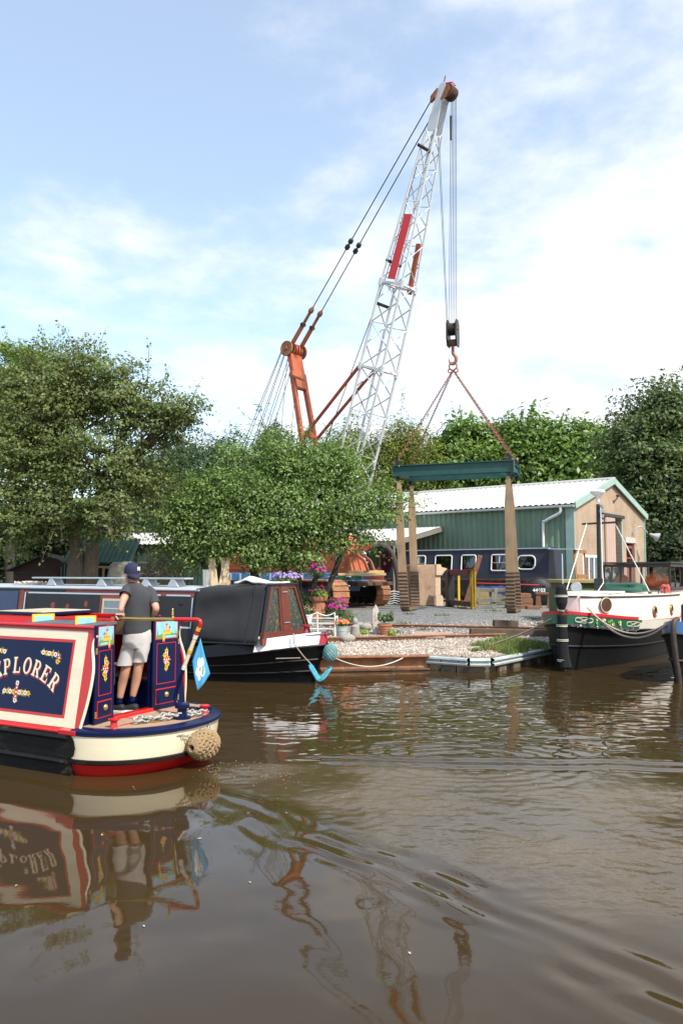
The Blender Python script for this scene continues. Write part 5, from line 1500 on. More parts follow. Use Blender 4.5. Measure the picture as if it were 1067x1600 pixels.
# shorts
mb = MB(); mb.M = MINV
mb.loft([ring_at(215, 982, .158, .118), ring_at(215, 990, .166, .124, 0, .01), ring_at(214, 1003, .172, .128, 0, .01, ph=1), ring_at(213, 1012, .150, .118)])
def leg_tube(pts, rs):
    rings = []
    for (px, py, d), r_ in zip(pts, rs):
        c = pp(px, py, d); rings.append([c + yaw * (r_ * math.cos(2 * PI * k / 20) * (1 + .03 * math.sin(3 * 2 * PI * k / 20 + py))) + ydep * (r_ * 1.1 * math.sin(2 * PI * k / 20)) for k in range(20)])
    mb.loft(rings, caps=False)
leg_tube([(205, 1000, 0), (202, 1014, 0), (199, 1026, 0), (195.5, 1039, -.005)], [.088, .099, .099, .103])
leg_tube([(224, 1000, 0), (222, 1014, 0), (220, 1024, 0), (218, 1034, .0)], [.086, .092, .088, .090])
mb.build('shorts', m_short, man, smooth=70)
mb = MB(); mb.M = MINV
for (px, py, d) in ((187, 1094, .03), (207, 1091, .05)):
    a = pp(px, py, d); mb = MB(); mb.M = MINV; mb.tube([a + UP * .03, a - UP * .03], [.041, .040], 12, caps=False); mb.build('sock', m_navy, man, smooth=60)
def shoe(px, py, d, hd):
    c = pp(px, py, d); c.z = .545 if False else exw(0, 0, .502).z; f = V((math.cos(hd), math.sin(hd), 0)); s = V((-f.y, f.x, 0))
    mb = MB(); mb.M = MINV; rings = []
    for (a, w, h) in ((-.075, .025, .055), (-.065, .034, .078), (-.02, .038, .082), (.04, .041, .070), (.10, .045, .052), (.15, .042, .042), (.185, .030, .032), (.197, .012, .02)):
        rings.append([c + f * a + s * (w * math.cos(2 * PI * k / 14)) + UP * (.018 + max(0, h * (0.5 + .5 * math.sin(2 * PI * k / 14)))) for k in range(14)])
    mb.loft(rings); sh = mb.build('shoe', m_shoe2, man, smooth=60)
    mb = MB(); mb.M = MINV; pol = [(a, w) for a, w in ((-.085, .02), (-.07, .040), (0, .042), (.10, .049), (.16, .043), (.20, .02))]
    mb.prism(pol + [(a, -w) for a, w in reversed(pol)], c, f, s, UP, .0, .024); mb.build('sole', m_wht, sh)
shoe(186.5, 1100, .03, R(160)); shoe(207.5, 1096, .05, R(165))

# ================================================================== HULL HELPER
def hull_loft(mb, st, cap=True):
    """st: (x_deck, x_water, half beam at deck, half beam at water, deck height)"""
    rings = []
    for (xd, xw, bd, bw, zd) in st:
        def q(f):     # f 1 at deck, 0 at water
            return (xw + (xd - xw) * f, bw + (bd - bw) * f ** 1.3, zd * f)
        pts = []
        for f in (1.0, .72, .4, .15, 0.0):
            x, b, z = q(f); pts.append((x, -b, z))
        pts.append((xw, -bw * .85, -.45)); pts.append((xw, bw * .85, -.45))
        for f in (0.0, .15, .4, .72, 1.0):
            x, b, z = q(f); pts.append((x, b, z))
        rings.append([V(p) for p in pts])
    mb.loft(rings)
def hull_line(st, f, side, off=0.0):
    return [V((xw + (xd - xw) * f, side * (bw + (bd - bw) * f ** 1.3 + off), zd * f)) for (xd, xw, bd, bw, zd) in st]
def strip(mb, lo, hi, th):
    """a thin plate between two polylines, thickened along the outward direction th(i)"""
    n = len(lo); a = [p + th for p in lo]; b = [p + th for p in hi]
    mb.add(list(lo) + list(hi) + a + b, [(2 * n + i, 2 * n + i + 1, 3 * n + i + 1, 3 * n + i) for i in range(n - 1)] + [(i, n + i, n + i + 1, i + 1) for i in range(n - 1)] +
           [(n + i, 3 * n + i, 3 * n + i + 1, n + i + 1) for i in range(n - 1)] + [(i, i + 1, 2 * n + i + 1, 2 * n + i) for i in range(n - 1)] + [(0, 2 * n, 3 * n, n), (n - 1, 2 * n - 1, 4 * n - 1, 3 * n - 1)])

# ================================================================== MOORED NARROWBOAT WITH CANVAS COVER
NB_O = atz(489, 1066, 0); NB_A = math.atan2(-.51, .86)
nb = thing('moored_narrowboat', 'dark narrowboat moored at the quay with charcoal canvas bow cover', 'narrowboat', NB_O, NB_A)
m_steel = mat('dark_blue_grey_paint', (.020, .025, .033), .55, var=.15, scale=2, col2=(.028, .031, .037), s2=2)
m_steel2 = mat('matt_charcoal_panel', (.024, .027, .029), .8, var=.18, scale=3, bump=.15, bscale=60)
m_oxide = mat('red_oxide_primer', (.235, .06, .045), .85, var=.18, scale=6)
m_hullblk2 = mat('black_bitumen_hull', (.0045, .0045, .005), .5, var=.3, scale=4, col2=(.04, .036, .03), s2=3, f2=(.62, .8), spec=.3)
m_rgrey = mat('grey_roof_paint_light', (.42, .45, .48), .5, var=.12, scale=3)
m_pale = mat('pale_blue_line', (.52, .58, .63), .5, var=.1)
m_canvas = mat('charcoal_canvas', (.019, .020, .022), .9, var=.15, scale=4, bump=.2, bscale=120)
m_mahog = mat('red_brown_varnished_wood', (.13, .028, .014), .4, var=.3, scale=5, stretch=(6, 6, 1))
NB = [(.32, 0.0, .03, .02, .78), (.20, -.12, .22, .10, .77), (-.05, -.30, .46, .24, .74), (-.45, -.62, .70, .46, .68), (-1.0, -1.1, .88, .70, .60), (-1.8, -1.85, .99, .90, .51), (-2.8, -2.8, 1.04, 1.0, .455), (-4.2, -4.2, 1.045, 1.03, .44), (-9, -9, 1.045, 1.04, .44), (-15.0, -15.0, 1.045, 1.04, .46), (-16.0, -15.9, .5, .4, .50)]
mb = MB(); hull_loft(mb, NB); nbh = mb.build('hull', m_hullblk2, nb, smooth=35)
for f, r in ((.97, .03), (.60, .022), (.30, .022)):
    for s in (-1, 1):
        mb = MB(); mb.tube(hull_line(NB, f, s, .012), r, 6); mb.build('rubbing_strake', m_hullblk2, nbh, smooth=50)
# bulwark at the bow: black, then white, blue-grey and red
def bulw(i0, i1, t0, t1, m, name, off=0.0):
    for s in (-1, 1):
        lo = hull_line(NB, 1.0, s, -.005 + off)[:9]; lo = bez(lo, 4); k0, k1 = int(i0 * 4), int(i1 * 4); lo = lo[k0:k1 + 1]
        def rise(p): return max(0.03, .235 - .030 * max(0, -p.x - 1.0))
        a = [p + V((0, -s * .03 * t0, rise(p) * t0)) for p in lo]; b = [p + V((0, -s * .09 * t1, rise(p) * t1)) for p in lo]
        mb = MB(); strip(mb, a, b, V((.0, s * .02, 0))); mb.build(name, m, nb, smooth=40)
bulw(0.0, .75, 0, 1.0, mat('bow_red_paint', (.33, .012, .03), .4, var=.1), 'bow_tip')
bulw(.75, 3.75, 0, 1.0, m_wht, 'bulwark')
bulw(3.75, 7, 0, 1.0, m_hullblk2, 'bulwark')
mb = MB(); tp = [V((p.x, p.y * .86, p.z + .20)) for p in bez(hull_line(NB, 1, -1)[:6], 3)]; tq = [V((p.x, -p.y, p.z)) for p in tp]
mb.loft([[a, a.lerp(b, .5) + UP * .03, b, b - UP * .02, a - UP * .02] for a, b in zip(tp, tq)]); mb.build('foredeck', mat('slate_blue_deck', (.10, .125, .20), .5, var=.1), nb, smooth=30)
mb = MB(); mb.lathe([(.06, 0), (.045, .03), (.04, .10), (.09, .12), (.09, .15)], (-.25, .12, .97), 14); mb.build('mooring_stud', mat('bow_red_paint', (.33, .012, .03), .4), nb, smooth=40)
# cabin
CX0, CX1 = -2.35, -14.3
def nsec(x, zb=.47, zt=1.80, yb=.88, yt=.745): return [V((x, -yb, zb)), V((x, -yt, zt)), V((x, -yt * .5, zt + .055)), V((x, 0, zt + .07)), V((x, yt * .5, zt + .055)), V((x, yt, zt)), V((x, yb, zb))]
mb = MB(); mb.loft([nsec(CX0), nsec(CX1)]); cabn = mb.build('cabin', m_steel, nb)
mb = MB(); q = [V((0, -.765, 1.79)), V((0, -.77, 1.815)), V((0, -.38, 1.875)), V((0, 0, 1.89)), V((0, .38, 1.875)), V((0, .77, 1.815)), V((0, .765, 1.79)), V((0, 0, 1.872))]
mb.loft([[p + V((x, 0, 0)) for p in q] for x in (CX0 + .02, CX1 - .02)]); mb.build('roof', m_rgrey, nb)
nv = V((0, .88 - .745, 1.80 - .47)); NVL = nv.length; nv.normalize(); nn_ = V((1, 0, 0)).cross(nv)
def NP(u, v, d=0.0): return V((u, -.88, .47)) + nv * v + nn_ * d
def nsheet(name, u0, u1, v0, v1, d, m, parent=None, jag=0):
    mb = MB(); rnd = random.Random(int(u0 * 77) + int(v0 * 31))
    if jag:
        n = 10; pts = [(u0 + (u1 - u0) * (.5 + .5 * math.cos(2 * PI * k / n) * rnd.uniform(.7, 1.05)), v0 + (v1 - v0) * (.5 + .5 * math.sin(2 * PI * k / n) * rnd.uniform(.75, 1.05))) for k in range(n)]
    else: pts = [(u0, v0), (u1, v0), (u1, v1), (u0, v1)]
    n = len(pts); a = [NP(x, y, d) for x, y in pts]; b = [NP(x, y, 0) for x, y in pts]
    mb.add(a + b, [tuple(range(n))] + [(i, n + i, n + (i + 1) % n, (i + 1) % n) for i in range(n)]); return mb.build(name, m, parent or cabn)
def frame_on(u0, u1, v0, v1, w, d, m, name):
    for (a, b, c, e) in ((u0, u1, v0, v0 + w), (u0, u1, v1 - w, v1), (u0, u0 + w, v0 + w, v1 - w), (u1 - w, u1, v0 + w, v1 - w)): nsheet(name, a, b, c, e, d, m)
nsheet('side_panel', -7.75, -2.52, .58, 1.22, .004, m_steel2)
frame_on(-7.8, -2.47, .55, 1.25, .035, .006, m_pale, 'painted_line')
nsheet('primer_strip', -6.35, -2.4, 1.262, 1.335, .005, m_oxide)
for (u0, u1, v0, v1) in ((-6.83, -6.68, .86, 1.04), (-6.33, -6.20, .84, 1.0), (-5.72, -5.58, .92, 1.08), (-7.78, -7.66, 1.2, 1.3), (-3.4, -3.2, 1.2, 1.28), (-2.56, -2.46, 1.18, 1.27), (-4.3, -4.0, 1.23, 1.29)): nsheet('primer_patch', u0, u1, v0, v1, .0075, m_oxide, jag=1)
nsheet('primer_strip', -7.98, -7.84, .40, 1.30, .005, m_oxide); nsheet('primer_strip', -9.2, -9.05, .40, 1.30, .005, m_oxide); nsheet('primer_strip', -2.45, -2.37, .5, 1.26, .005, m_oxide)
nsheet('side_door', -8.95, -8.05, .35, 1.26, .012, mat('slate_door_blue', (.045, .065, .13), .5, var=.15))
# side window with net curtain
wn_ = (-5.10, -4.05, .60, 1.13)
nsheet('window_primer', wn_[0] - .1, wn_[1] + .1, wn_[2] - .08, wn_[3] + .09, .0065, m_oxide)
for (a, b, c, e) in ((wn_[0], wn_[1], wn_[2], wn_[2] + .05), (wn_[0], wn_[1], wn_[3] - .05, wn_[3]), (wn_[0], wn_[0] + .05, wn_[2] + .05, wn_[3] - .05), (wn_[1] - .05, wn_[1], wn_[2] + .05, wn_[3] - .05), (wn_[0] + .05, wn_[1] - .05, .90, .925)): nsheet('window_frame', a, b, c, e, .03, mat('cream_window_paint', (.62, .55, .36), .5, var=.1))
mb = MB(); n = 40
cu_ = [(wn_[0] + .05 + (wn_[1] - wn_[0] - .1) * i / n, .008 + .006 * math.sin(i * 1.9)) for i in range(n + 1)]
mb.add([NP(u, wn_[2] + .05, d + .004) for u, d in cu_] + [NP(u, wn_[3] - .05, d + .004) for u, d in cu_], [(i, i + 1, n + 2 + i, n + 1 + i) for i in range(n)]); mb.build('net_curtain', mat('net_curtain', (.68, .70, .72), .9, var=.08, scale=14), cabn)
nsheet('window_glass', wn_[0] + .05, wn_[1] - .05, wn_[2] + .05, wn_[3] - .05, .024, glass('boat_window_glass', (.9, .93, .93)))
nsheet('vent', -2.82, -2.74, 1.05, 1.15, .02, m_steel)
# canvas over the bow well
mb = MB(); NI, NJ = 22, 26
def can(i, j):
    f = i / NI; g = j / NJ; x = -2.42 + f * 1.62
    yb = .93 - .05 * f; zb = .76 + .02 * f; yt = .76 - .34 * f; zt = 1.84 + .10 * f
    prof = [V((x + .06 * f, -yb, zb)), V((x, -yt, zt)), V((x, 0, zt + .075 - .03 * f)), V((x, yt, zt)), V((x + .06 * f, yb, zb))]
    if g < .38: p = prof[0].lerp(prof[1], g / .38); 
    elif g < .5: p = prof[1].lerp(prof[2], (g - .38) / .12)
    elif g < .62: p = prof[2].lerp(prof[3], (g - .5) / .12)
    else: p = prof[3].lerp(prof[4], (g - .62) / .38)
    if g < .38 or g > .62:
        gg = g if g < .5 else 1 - g; s = -1 if g < .5 else 1; h = gg / .38
        d = .055 * math.sin(PI * f) * math.sin(PI * min(1, h * 1.05))
        dist = (1 - h) * 1.1 + f * .25
        fold = .05 * math.sin(9.0 * dist * (1 + .35 * f) - 5.0 * f * (1 - h)) * (1 - f) ** .6 * min(1, 5 * f) + .022 * noise.noise(V((f * 6, gg * 9, 2.0)))
        p = p + V((0, -s * (d) + s * fold, 0))
    else: p = p - UP * (.035 * math.sin(PI * f) * math.sin(PI * (g - .38) / .24))
    return p
mb.add([can(i, j) for i in range(NI + 1) for j in range(NJ + 1)], [(i * (NJ + 1) + j, i * (NJ + 1) + j + 1, (i + 1) * (NJ + 1) + j + 1, (i + 1) * (NJ + 1) + j) for i in range(NI) for j in range(NJ)])
cv = mb.build('canvas_cover', m_canvas, nb, smooth=70); md = cv.modifiers.new('thickness', 'SOLIDIFY'); md.thickness = .01
for f in (.86,):
    mb = MB(); i = int(f * NI); mb.tube([can(i, j) + V((0, -.008, 0)) for j in range(0, 11)], .007, 5); mb.build('canvas_seam', m_canvas, cv, smooth=60)
mb = MB(); mb.tube([can(i, 0) + V((0, -.012, .0)) for i in range(NI + 1)], .018, 6); mb.build('canvas_hem', m_canvas, cv, smooth=60)
# cratch board: wooden frame with leaded coloured glass
crx = -.77
def CR(y, z, d=0.0): return V((crx + .10 * (1 - (z - .8) / 1.1) + d, y, z))
m_lead = mat('coloured_leaded_glass', (.022, .045, .036), .3, var=.6, scale=22, col2=(.26, .10, .03), s2=17, f2=(.55, .60))
cr = thing('cratch_board', '', '')
bpy.data.objects.remove(cr)
def crbar(pts, name, m, d0=0.0, d1=.05):
    mb = MB(); n = len(pts); a = [CR(y, z, d0) for y, z in pts]; b = [CR(y, z, d1) for y, z in pts]
    mb.add(a + b, [tuple(range(n)), tuple(range(2 * n - 1, n - 1, -1))] + [(i, (i + 1) % n, n + (i + 1) % n, n + i) for i in range(n)]); return mb.build(name, m, nb)
cbd = crbar([(-.86, .76), (.86, .76), (.86, 1.0), (-.86, 1.0)], 'cratch_board', m_mahog)
crbar([(-.12, 1.0), (.12, 1.0), (.12, 1.93), (-.12, 1.93)], 'cratch_door', m_mahog, 0, .055)
for s in (-1, 1):
    crbar([(s * .82, 1.0), (s * .72, 1.0), (s * .36, 1.93), (s * .44, 1.93)], 'cratch_post', m_mahog)
    crbar([(s * .12, 1.0), (s * .19, 1.0), (s * .17, 1.93), (s * .12, 1.93)], 'cratch_post', m_mahog, .001, .045)
    crbar([(s * .17, 1.86), (s * .39, 1.86), (s * .36, 1.93), (s * .17, 1.93)], 'cratch_rail', m_mahog, .002, .046)
    crbar([(s * .19, 1.0), (s * .72, 1.0), (s * .40, 1.86), (s * .17, 1.86)], 'leaded_glass', m_lead, .015, .022)
    for z in (1.16, 1.78):
        mb = MB(); mb.tube([CR(-.09, z, .07), CR(.09, z, .07)], .012, 6); mb.build('hinge', m_pale, nb)
crbar([(-.5, 1.931), (.5, 1.931), (.46, 1.965), (-.46, 1.965)], 'cratch_cap', m_canvas, -.02, .09)
for s in (-1, 1): crbar([(s * .865, .9), (s * .825, .9), (s * .445, 1.93), (s * .485, 1.93)], 'canvas_edge', m_canvas, .0, .07)
# roof gear
ch = MB(); ch.lathe([(.13, 0), (.13, .02), (.085, .03), (.085, .34), (.095, .35), (.095, .37)], (-2.55, -.25, 1.87), 18); ch.build('chimney', mat('stainless_flue', (.55, .53, .50), .3, .9, var=.2, scale=5), nb, smooth=35)
pk_ = thing('gangplank', 'long aluminium gangplank resting on roof brackets of the moored narrowboat', 'gangplank')
Mnb = Matrix.Translation(NB_O) @ Matrix.Rotation(NB_A, 4, 'Z')
mb = MB(); mb.M = Mnb; mb.box((-7.9, -.50, 2.03), (-2.95, -.22, 2.065), .006); mb.build('plank', m_rgrey, pk_)
for x in (-7.2, -5.5, -4.1, -3.3):
    mb = MB(); mb.M = Mnb; mb.prism([(-.16, 0), (.16, 0), (.05, .16), (-.05, .16)], (x, -.5, 1.868), (1, 0, 0), UP, (0, 1, 0), 0, .28); mb.build('roof_bracket', m_rgrey, pk_)
pts = []
for k in range(70):
    a = k * .55; pts.append(Mnb @ V((-8.6 + k * .012 + .18 * math.cos(a), -.30 + .17 * math.sin(a), 1.90 + .016 * (k % 4))))
mb = MB(); mb.tube(bez(pts, 3), .016, 6); tag(mb.build('coiled_rope', mat('pale_rope', (.55, .50, .42), .95, var=.15, scale=30), smooth=60), 'pale rope coiled on the roof of the moored narrowboat', 'rope')
mb = MB(); mb.M = Mnb
vs = []; n = 16; m_ = 10
for i in range(n + 1):
    for j in range(m_ + 1):
        f, g = i / n, j / m_; x = -1.75 + 1.0 * f; y = -.34 + .62 * g
        vs.append(V((x, y, 1.965 + .02 * f + (.13 * math.exp(-((f - .3) / .28) ** 2) * math.exp(-((g - .35) / .35) ** 2)) + .03 * noise.noise(V((f * 5, g * 4, 9))))))
mb.add(vs, [(i * (m_ + 1) + j, i * (m_ + 1) + j + 1, (i + 1) * (m_ + 1) + j + 1, (i + 1) * (m_ + 1) + j) for i in range(n) for j in range(m_)])
o = mb.build('folded_sheet', mat('white_sheet_cloth', (.72, .71, .68), .9, var=.05), smooth=70); md = o.modifiers.new('thickness', 'SOLIDIFY'); md.thickness = .035
tag(o, 'white folded cover lying on top of the charcoal canvas', 'cover')
# bow fenders
m_tealrope = mat('teal_rope', (.13, .27, .27), .9, var=.4, scale=40, bump=.4, bscale=90)
m_cyanrope = mat('bright_blue_rope', (.10, .42, .55), .9, var=.4, scale=30, bump=.4, bscale=70)
def woven_ball(c, ra, rb, rc, ax, n, r, m, name, label):
    ax = V(ax).normalized(); s = ax.orthogonal().normalized(); t_ = ax.cross(s); mb = MB()
    for k in range(n):
        for sg in (-1, 1):
            pts = []
            for j in range(25):
                v = -.97 + 1.94 * j / 24; u = 2 * PI * k / n + sg * j / 24 * PI * .9; rr = math.sqrt(1 - v * v); off = .006 * math.cos(PI * j + (0 if sg > 0 else PI) + k * PI)
                pts.append(c + ax * (ra * v) + s * ((rb + off) * rr * math.cos(u)) + t_ * ((rc + off) * rr * math.sin(u)))
            mb.tube(pts, r, 6)
    return tag(mb.build(name, m, smooth=60), label, 'fender')
woven_ball(Mnb @ V((.42, -.03, .60)), .17, .135, .135, (.1, .1, 1), 12, .017, m_tealrope, 'rope_fender', 'teal woven rope fender on the bow of the moored narrowboat')
bf = MB()
p0, p1, p2 = Mnb @ V((.14, -.30, .36)), Mnb @ V((.24, -.12, .09)), Mnb @ V((.38, .02, .30))
base_ = bez([p0, p0.lerp(p1, .6) - UP * .03, p1, p1.lerp(p2, .5) - UP * .02, p2], 6)
for k in range(7):
    a0 = 2 * PI * k / 7
    bf.tube([p + V((.042 * math.cos(a0 + i * .9), .028 * math.cos(a0 + i * .9), .042 * math.sin(a0 + i * .9))) * (1 - .3 * abs(i / len(base_) - .5)) for i, p in enumerate(base_)], .018, 6)
tag(bf.build('rope_fender', m_cyanrope, smooth=60), 'bright blue rope fender hung in a V under the moored bow', 'fender')
mb = MB(); mb.tube([Mnb @ V(p) for p in ((-.10, -.55, 1.0), (-.05, -.60, .80), (.04, -.42, .56), (.14, -.30, .40))], .013, 6); mb.tube([Mnb @ V((.0, -.46, .52)), Mnb @ V((-.45, -.64, .50))], .012, 6)
tag(mb.build('fender_line', mat('grey_rope', (.33, .29, .25), .95, var=.25, scale=40), smooth=60), 'thin grey line holding the blue rope fender at the bow', 'rope')

# ================================================================== DUTCH BARGE
BG_O = atz(881, 1047, 0); BG_A = R(58)
bg = thing('dutch_barge', 'black and cream barge with green name board and wooden wheelhouse', 'barge', BG_O, BG_A)
Mbg = Matrix.Translation(BG_O) @ Matrix.Rotation(BG_A, 4, 'Z')
m_bcream = mat('barge_cream_paint', (.78, .72, .61), .35, var=.05, scale=2, coat=.1)
m_bblack = mat('barge_black_hull', (.0045, .0045, .005), .55, var=.35, scale=3, col2=(.05, .035, .03), s2=3, f2=(.62, .8), spec=.3)
m_bgreen = mat('barge_green_paint', (.025, .13, .075), .4, var=.12, scale=4)
m_bred = mat('barge_red_paint', (.52, .02, .025), .4, var=.1)
m_whbrown = mat('wheelhouse_brown', (.03, .011, .008), .45, var=.25, scale=5, stretch=(4, 4, 1))
m_knit = mat('black_knitted_rope', (.010, .011, .012), .9, var=.4, scale=50, bump=.5, bscale=70)
# here the visible side is y < 0 of the hull frame (right of the bow seen from ahead is y < 0)
BG = [(0.0, .0, .04, .03, 1.30), (.12, .15, .26, .14, 1.28), (.40, .45, .48, .30, 1.25), (.9, .95, .70, .50, 1.20), (1.8, 1.8, .98, .80, 1.12), (2.8, 2.8, 1.20, 1.02, 1.06), (4.0, 4.0, 1.36, 1.20, 1.02), (6.0, 6.0, 1.48, 1.40, .98), (10, 10, 1.55, 1.5, .95), (16, 16, 1.5, 1.4, 1.0), (17.5, 17.3, .8, .6, 1.1)]
mb = MB(); hull_loft(mb, [(a, b, c, d, z - .27) for a, b, c, d, z in BG]); bgh = mb.build('hull', m_bblack, bg, smooth=35)
for f, r in ((.98, .03), (.52, .025)):
    for s in (-1, 1):
        mb = MB(); mb.tube(hull_line([(a, b, c, d, z - .27) for a, b, c, d, z in BG], f, s, .014), r, 6); mb.build('rubbing_strake', m_bblack, bgh, smooth=50)
def bgl(f_lo, off=0.0, s=-1): # rail line at height z - .27 + f*.27
    return [V((a, s * (c + off), z - .27 + .27 * f_lo)) for a, b, c, d, z in BG]
for s in (-1, 1):
    lo, hi = bez(bgl(0.02, .0, s)[:6], 5), bez(bgl(.80, .05, s)[:6], 5); k = 24
    mb = MB(); strip(mb, lo[:k], hi[:k], V((0, s * .02, 0))); nbd = mb.build('name_board', m_bgreen, bg, smooth=40)
    lo, hi = bez(bgl(0.0, .0, s)[:9], 5), bez(bgl(.80, .04, s)[:9], 5)
    mb = MB(); strip(mb, lo[k - 1:], hi[k - 1:], V((0, s * .02, 0))); mb.build('bulwark', m_bcream, bg, smooth=40)
    mb = MB(); mb.loft([[p + V((0, s * .03, .0)), p + V((0, s * .03, .07)), p + V((0, -s * .05, .07)), p + V((0, -s * .05, 0))] for p in bez(bgl(.80, .05, s)[:6], 5)[:k - 1]]); mb.build('rail_cap', m_bred, bg)
    if s == -1:
        lo_, hi_ = bez(bgl(0.02, .0, -1)[:6], 5), bez(bgl(.80, .05, -1)[:6], 5)
def NBf(t, v, d=.024):
    """point on the visible name board: t index along, v 0..1 up"""
    i = int(t); f = t - i; lo = lo_[i].lerp(lo_[min(i + 1, len(lo_) - 1)], f); hi = hi_[i].lerp(hi_[min(i + 1, len(hi_) - 1)], f); a = lo_[min(i + 1, len(lo_) - 1)] - lo_[i]; n_ = V((a.y, -a.x, 0)).normalized(); n_ = n_ if n_.y < 0 else -n_
    return lo.lerp(hi, v) + n_ * d
m_scroll = mat('name_scroll_cream', (.62, .60, .45), .5, var=.08)
mb = MB()
for (t0, t1) in ((4.0, 10.5), (19.5, 22.5)):
    for k in range(3):
        pts = []
        for i in range(40):
            a = 2 * PI * i / 40; tt = (t0 + t1) / 2 + (t1 - t0) / 2 * math.cos(a); vv = .5 + (.26 - .05 * k) * math.sin(2 * a + .3 * k) if k < 2 else .5 + .3 * math.sin(a)
            pts.append(NBf(max(.1, tt), vv))
        mb.tube(pts, .006, 5, closed=True)
o = mb.build('scroll_painting', m_scroll, bg); o['kind'] = 'stuff'
spray(bg, lambda u, v, d: NBf(u * 18, v, .024 + d), [(.66 + .036 * i, .5 + .22 * math.sin(i * 2.1), (1, 3, 2, 1, 2, 1, 3, 2, 1)[i]) for i in range(9)], 21, 1.6, d0=.002) if False else None
mb = MB(); rnd = random.Random(5)
for i in range(26):
    t0, v0 = rnd.uniform(11.6, 18.4), rnd.uniform(.2, .8); ci = rnd.choice((0, 0, 1, 2, 3, 1)); rr = .030 if ci else .036
    c = NBf(t0, v0, .026 + .0004 * i); a = (lo_[min(int(t0) + 1, len(lo_) - 1)] - lo_[int(t0)]).normalized()
    mb.use(ci); mb.add([c + a * (rr * math.cos(2 * PI * q / 8)) + UP * (rr * math.sin(2 * PI * q / 8)) for q in range(8)], [tuple(range(8))])
o = mb.build('flower_painting', [m_leafp, mat('painted_peach', (.75, .45, .28), .5), mat('painted_pale_yellow', (.72, .62, .30), .5), mat('painted_pink_red', (.60, .13, .12), .5)], bg); o['kind'] = 'stuff'
# name on the far bow: letters that can be read
pb_ = bez(bgl(.42, .028, 1)[:6], 5)
a_, b_ = pb_[4], pb_[14]
lettering('RICK II', .15, m_scroll, bg, (a_.lerp(b_, .5) + V((0, .03, 0)), (a_ - b_).normalized(), UP), .004, .002)
# trunk cabin following the hull
TR = []
for (x, b) in ((1.25, .03), (1.35, .30), (1.6, .52), (2.0, .72), (2.8, .96), (4.0, 1.16), (5.2, 1.26), (6.6, 1.30), (7.1, 1.30)): TR.append((x, b))
def tr_z(x): return 1.60 + .02 * x * 0
mb = MB()
zb_ = lambda x: 1.22 - .06 * min(x, 5)
side_pts = bez([V((x, -b, 0)) for x, b in TR], 4)
rings = []
for p in side_pts:
    x, b = p.x, -p.y; zt = 1.62 - .012 * (x - 1.2)
    rings.append([V((x, -b * 1.02, .85)), V((x + .03, -b, zt - .02)), V((x + .05, -b * .93, zt + .02)), V((x + .05, 0, zt + .07)), V((x + .05, b * .93, zt + .02)), V((x + .03, b, zt - .02)), V((x, b * 1.02, .85))])
mb.loft(rings); tk = mb.build('trunk_cabin', m_bcream, bg, smooth=45)
mb = MB(); mb.tube([r[1] + V((-.005, -.012, .0)) for r in rings] , .022, 6); mb.build('trunk_edge_line', m_black, tk, smooth=50)
mb = MB(); mb.tube([r[5] + V((-.005, .012, .0)) for r in rings] , .022, 6); mb.build('trunk_edge_line', m_black, tk, smooth=50)
def trn(x):
    """point and outward normal on the visible trunk side at local x"""
    for p, q in zip(side_pts, side_pts[1:]):
        if p.x <= x <= q.x:
            f = (x - p.x) / (q.x - p.x + 1e-9); d = (q - p).normalized(); return p.lerp(q, f), V((d.y, -d.x, 0)), d
    return side_pts[-1], V((0, -1, 0)), V((1, 0, 0))
for x, z in ((4.05, 1.16), (5.75, 1.14)):
    p, n_, d = trn(x); c = V((p.x, p.y, z)) + n_ * .01
    mb = MB(); mb.torus(c + n_ * .02, .13, .028, n_, 20, 8); ph = mb.build('porthole', m_brass if False else mat('dull_brass', (.30, .20, .10), .4, .7, var=.2), tk, smooth=60)
    mb = MB(); mb.lathe([(.12, .0), (.12, .012), (.01, .014)], c, 20, n_); mb.build('porthole_glass', mat('dark_port_glass', (.03, .035, .035), .08), ph)
p, n_, d = trn(1.62); c = V((p.x, p.y, 1.40)) + n_ * .012
mb = MB(); mb.lathe([(.19, 0), (.19, .022), (.175, .03), (.17, .022), (.01, .022)], c, 28, n_); pq = mb.build('maker_plaque', mat('bronze_plaque', (.12, .075, .045), .45, .6, var=.25, scale=20), tk, smooth=30)
mb = MB(); mb.torus(c + n_ * .028, .172, .010, n_, 28, 6); mb.build('plaque_rim', m_scroll, pq)
# deck at the bow, winch cover, mast
mb = MB(); dkp = [V((a, c * .95, z - .06)) for a, b, c, d, z in BG[:9]]; mb.loft([[V((p.x, -p.y, p.z)), p, p - UP * .03, V((p.x, -p.y, p.z - .03))] for p in dkp]); mb.build('deck', m_bred, bg)
mx_ = 3.75
mb = MB(); mb.cyl((mx_, .12, 1.62), (mx_ + .02, .12, 4.0), .062, 12, .05); ms = mb.build('mast', mat('mast_black_green', (.012, .022, .02), .4, var=.2), bg, smooth=40)
mb = MB(); mb.box((mx_ - .12, .0, 1.6), (mx_ + .12, .24, 2.02), .02); mb.build('mast_foot', m_black, ms)
mb = MB(); mb.bar((mx_, .55, 3.48), (mx_, -.40, 3.50), .05, .05); mb.build('cross_tree', m_black, ms)
mb = MB(); mb.lathe([(.05, 0), (.05, .12), (.08, .16), (.19, .24), (.20, .28), (.17, .32), (.05, .34)], (mx_ + .02, .12, 4.06), 20); mb.build('radar_horn', m_wht, ms, smooth=45)
for z, r in ((3.62, .055), (3.75, .075), (3.88, .06)):
    mb = MB(); mb.lathe([(.03, 0), (r, .02), (r, .09), (.03, .11)], (mx_, .02, z), 12); mb.build('mast_light', mat('lamp_grey_metal2', (.3, .31, .31), .4, .4), ms, smooth=40)
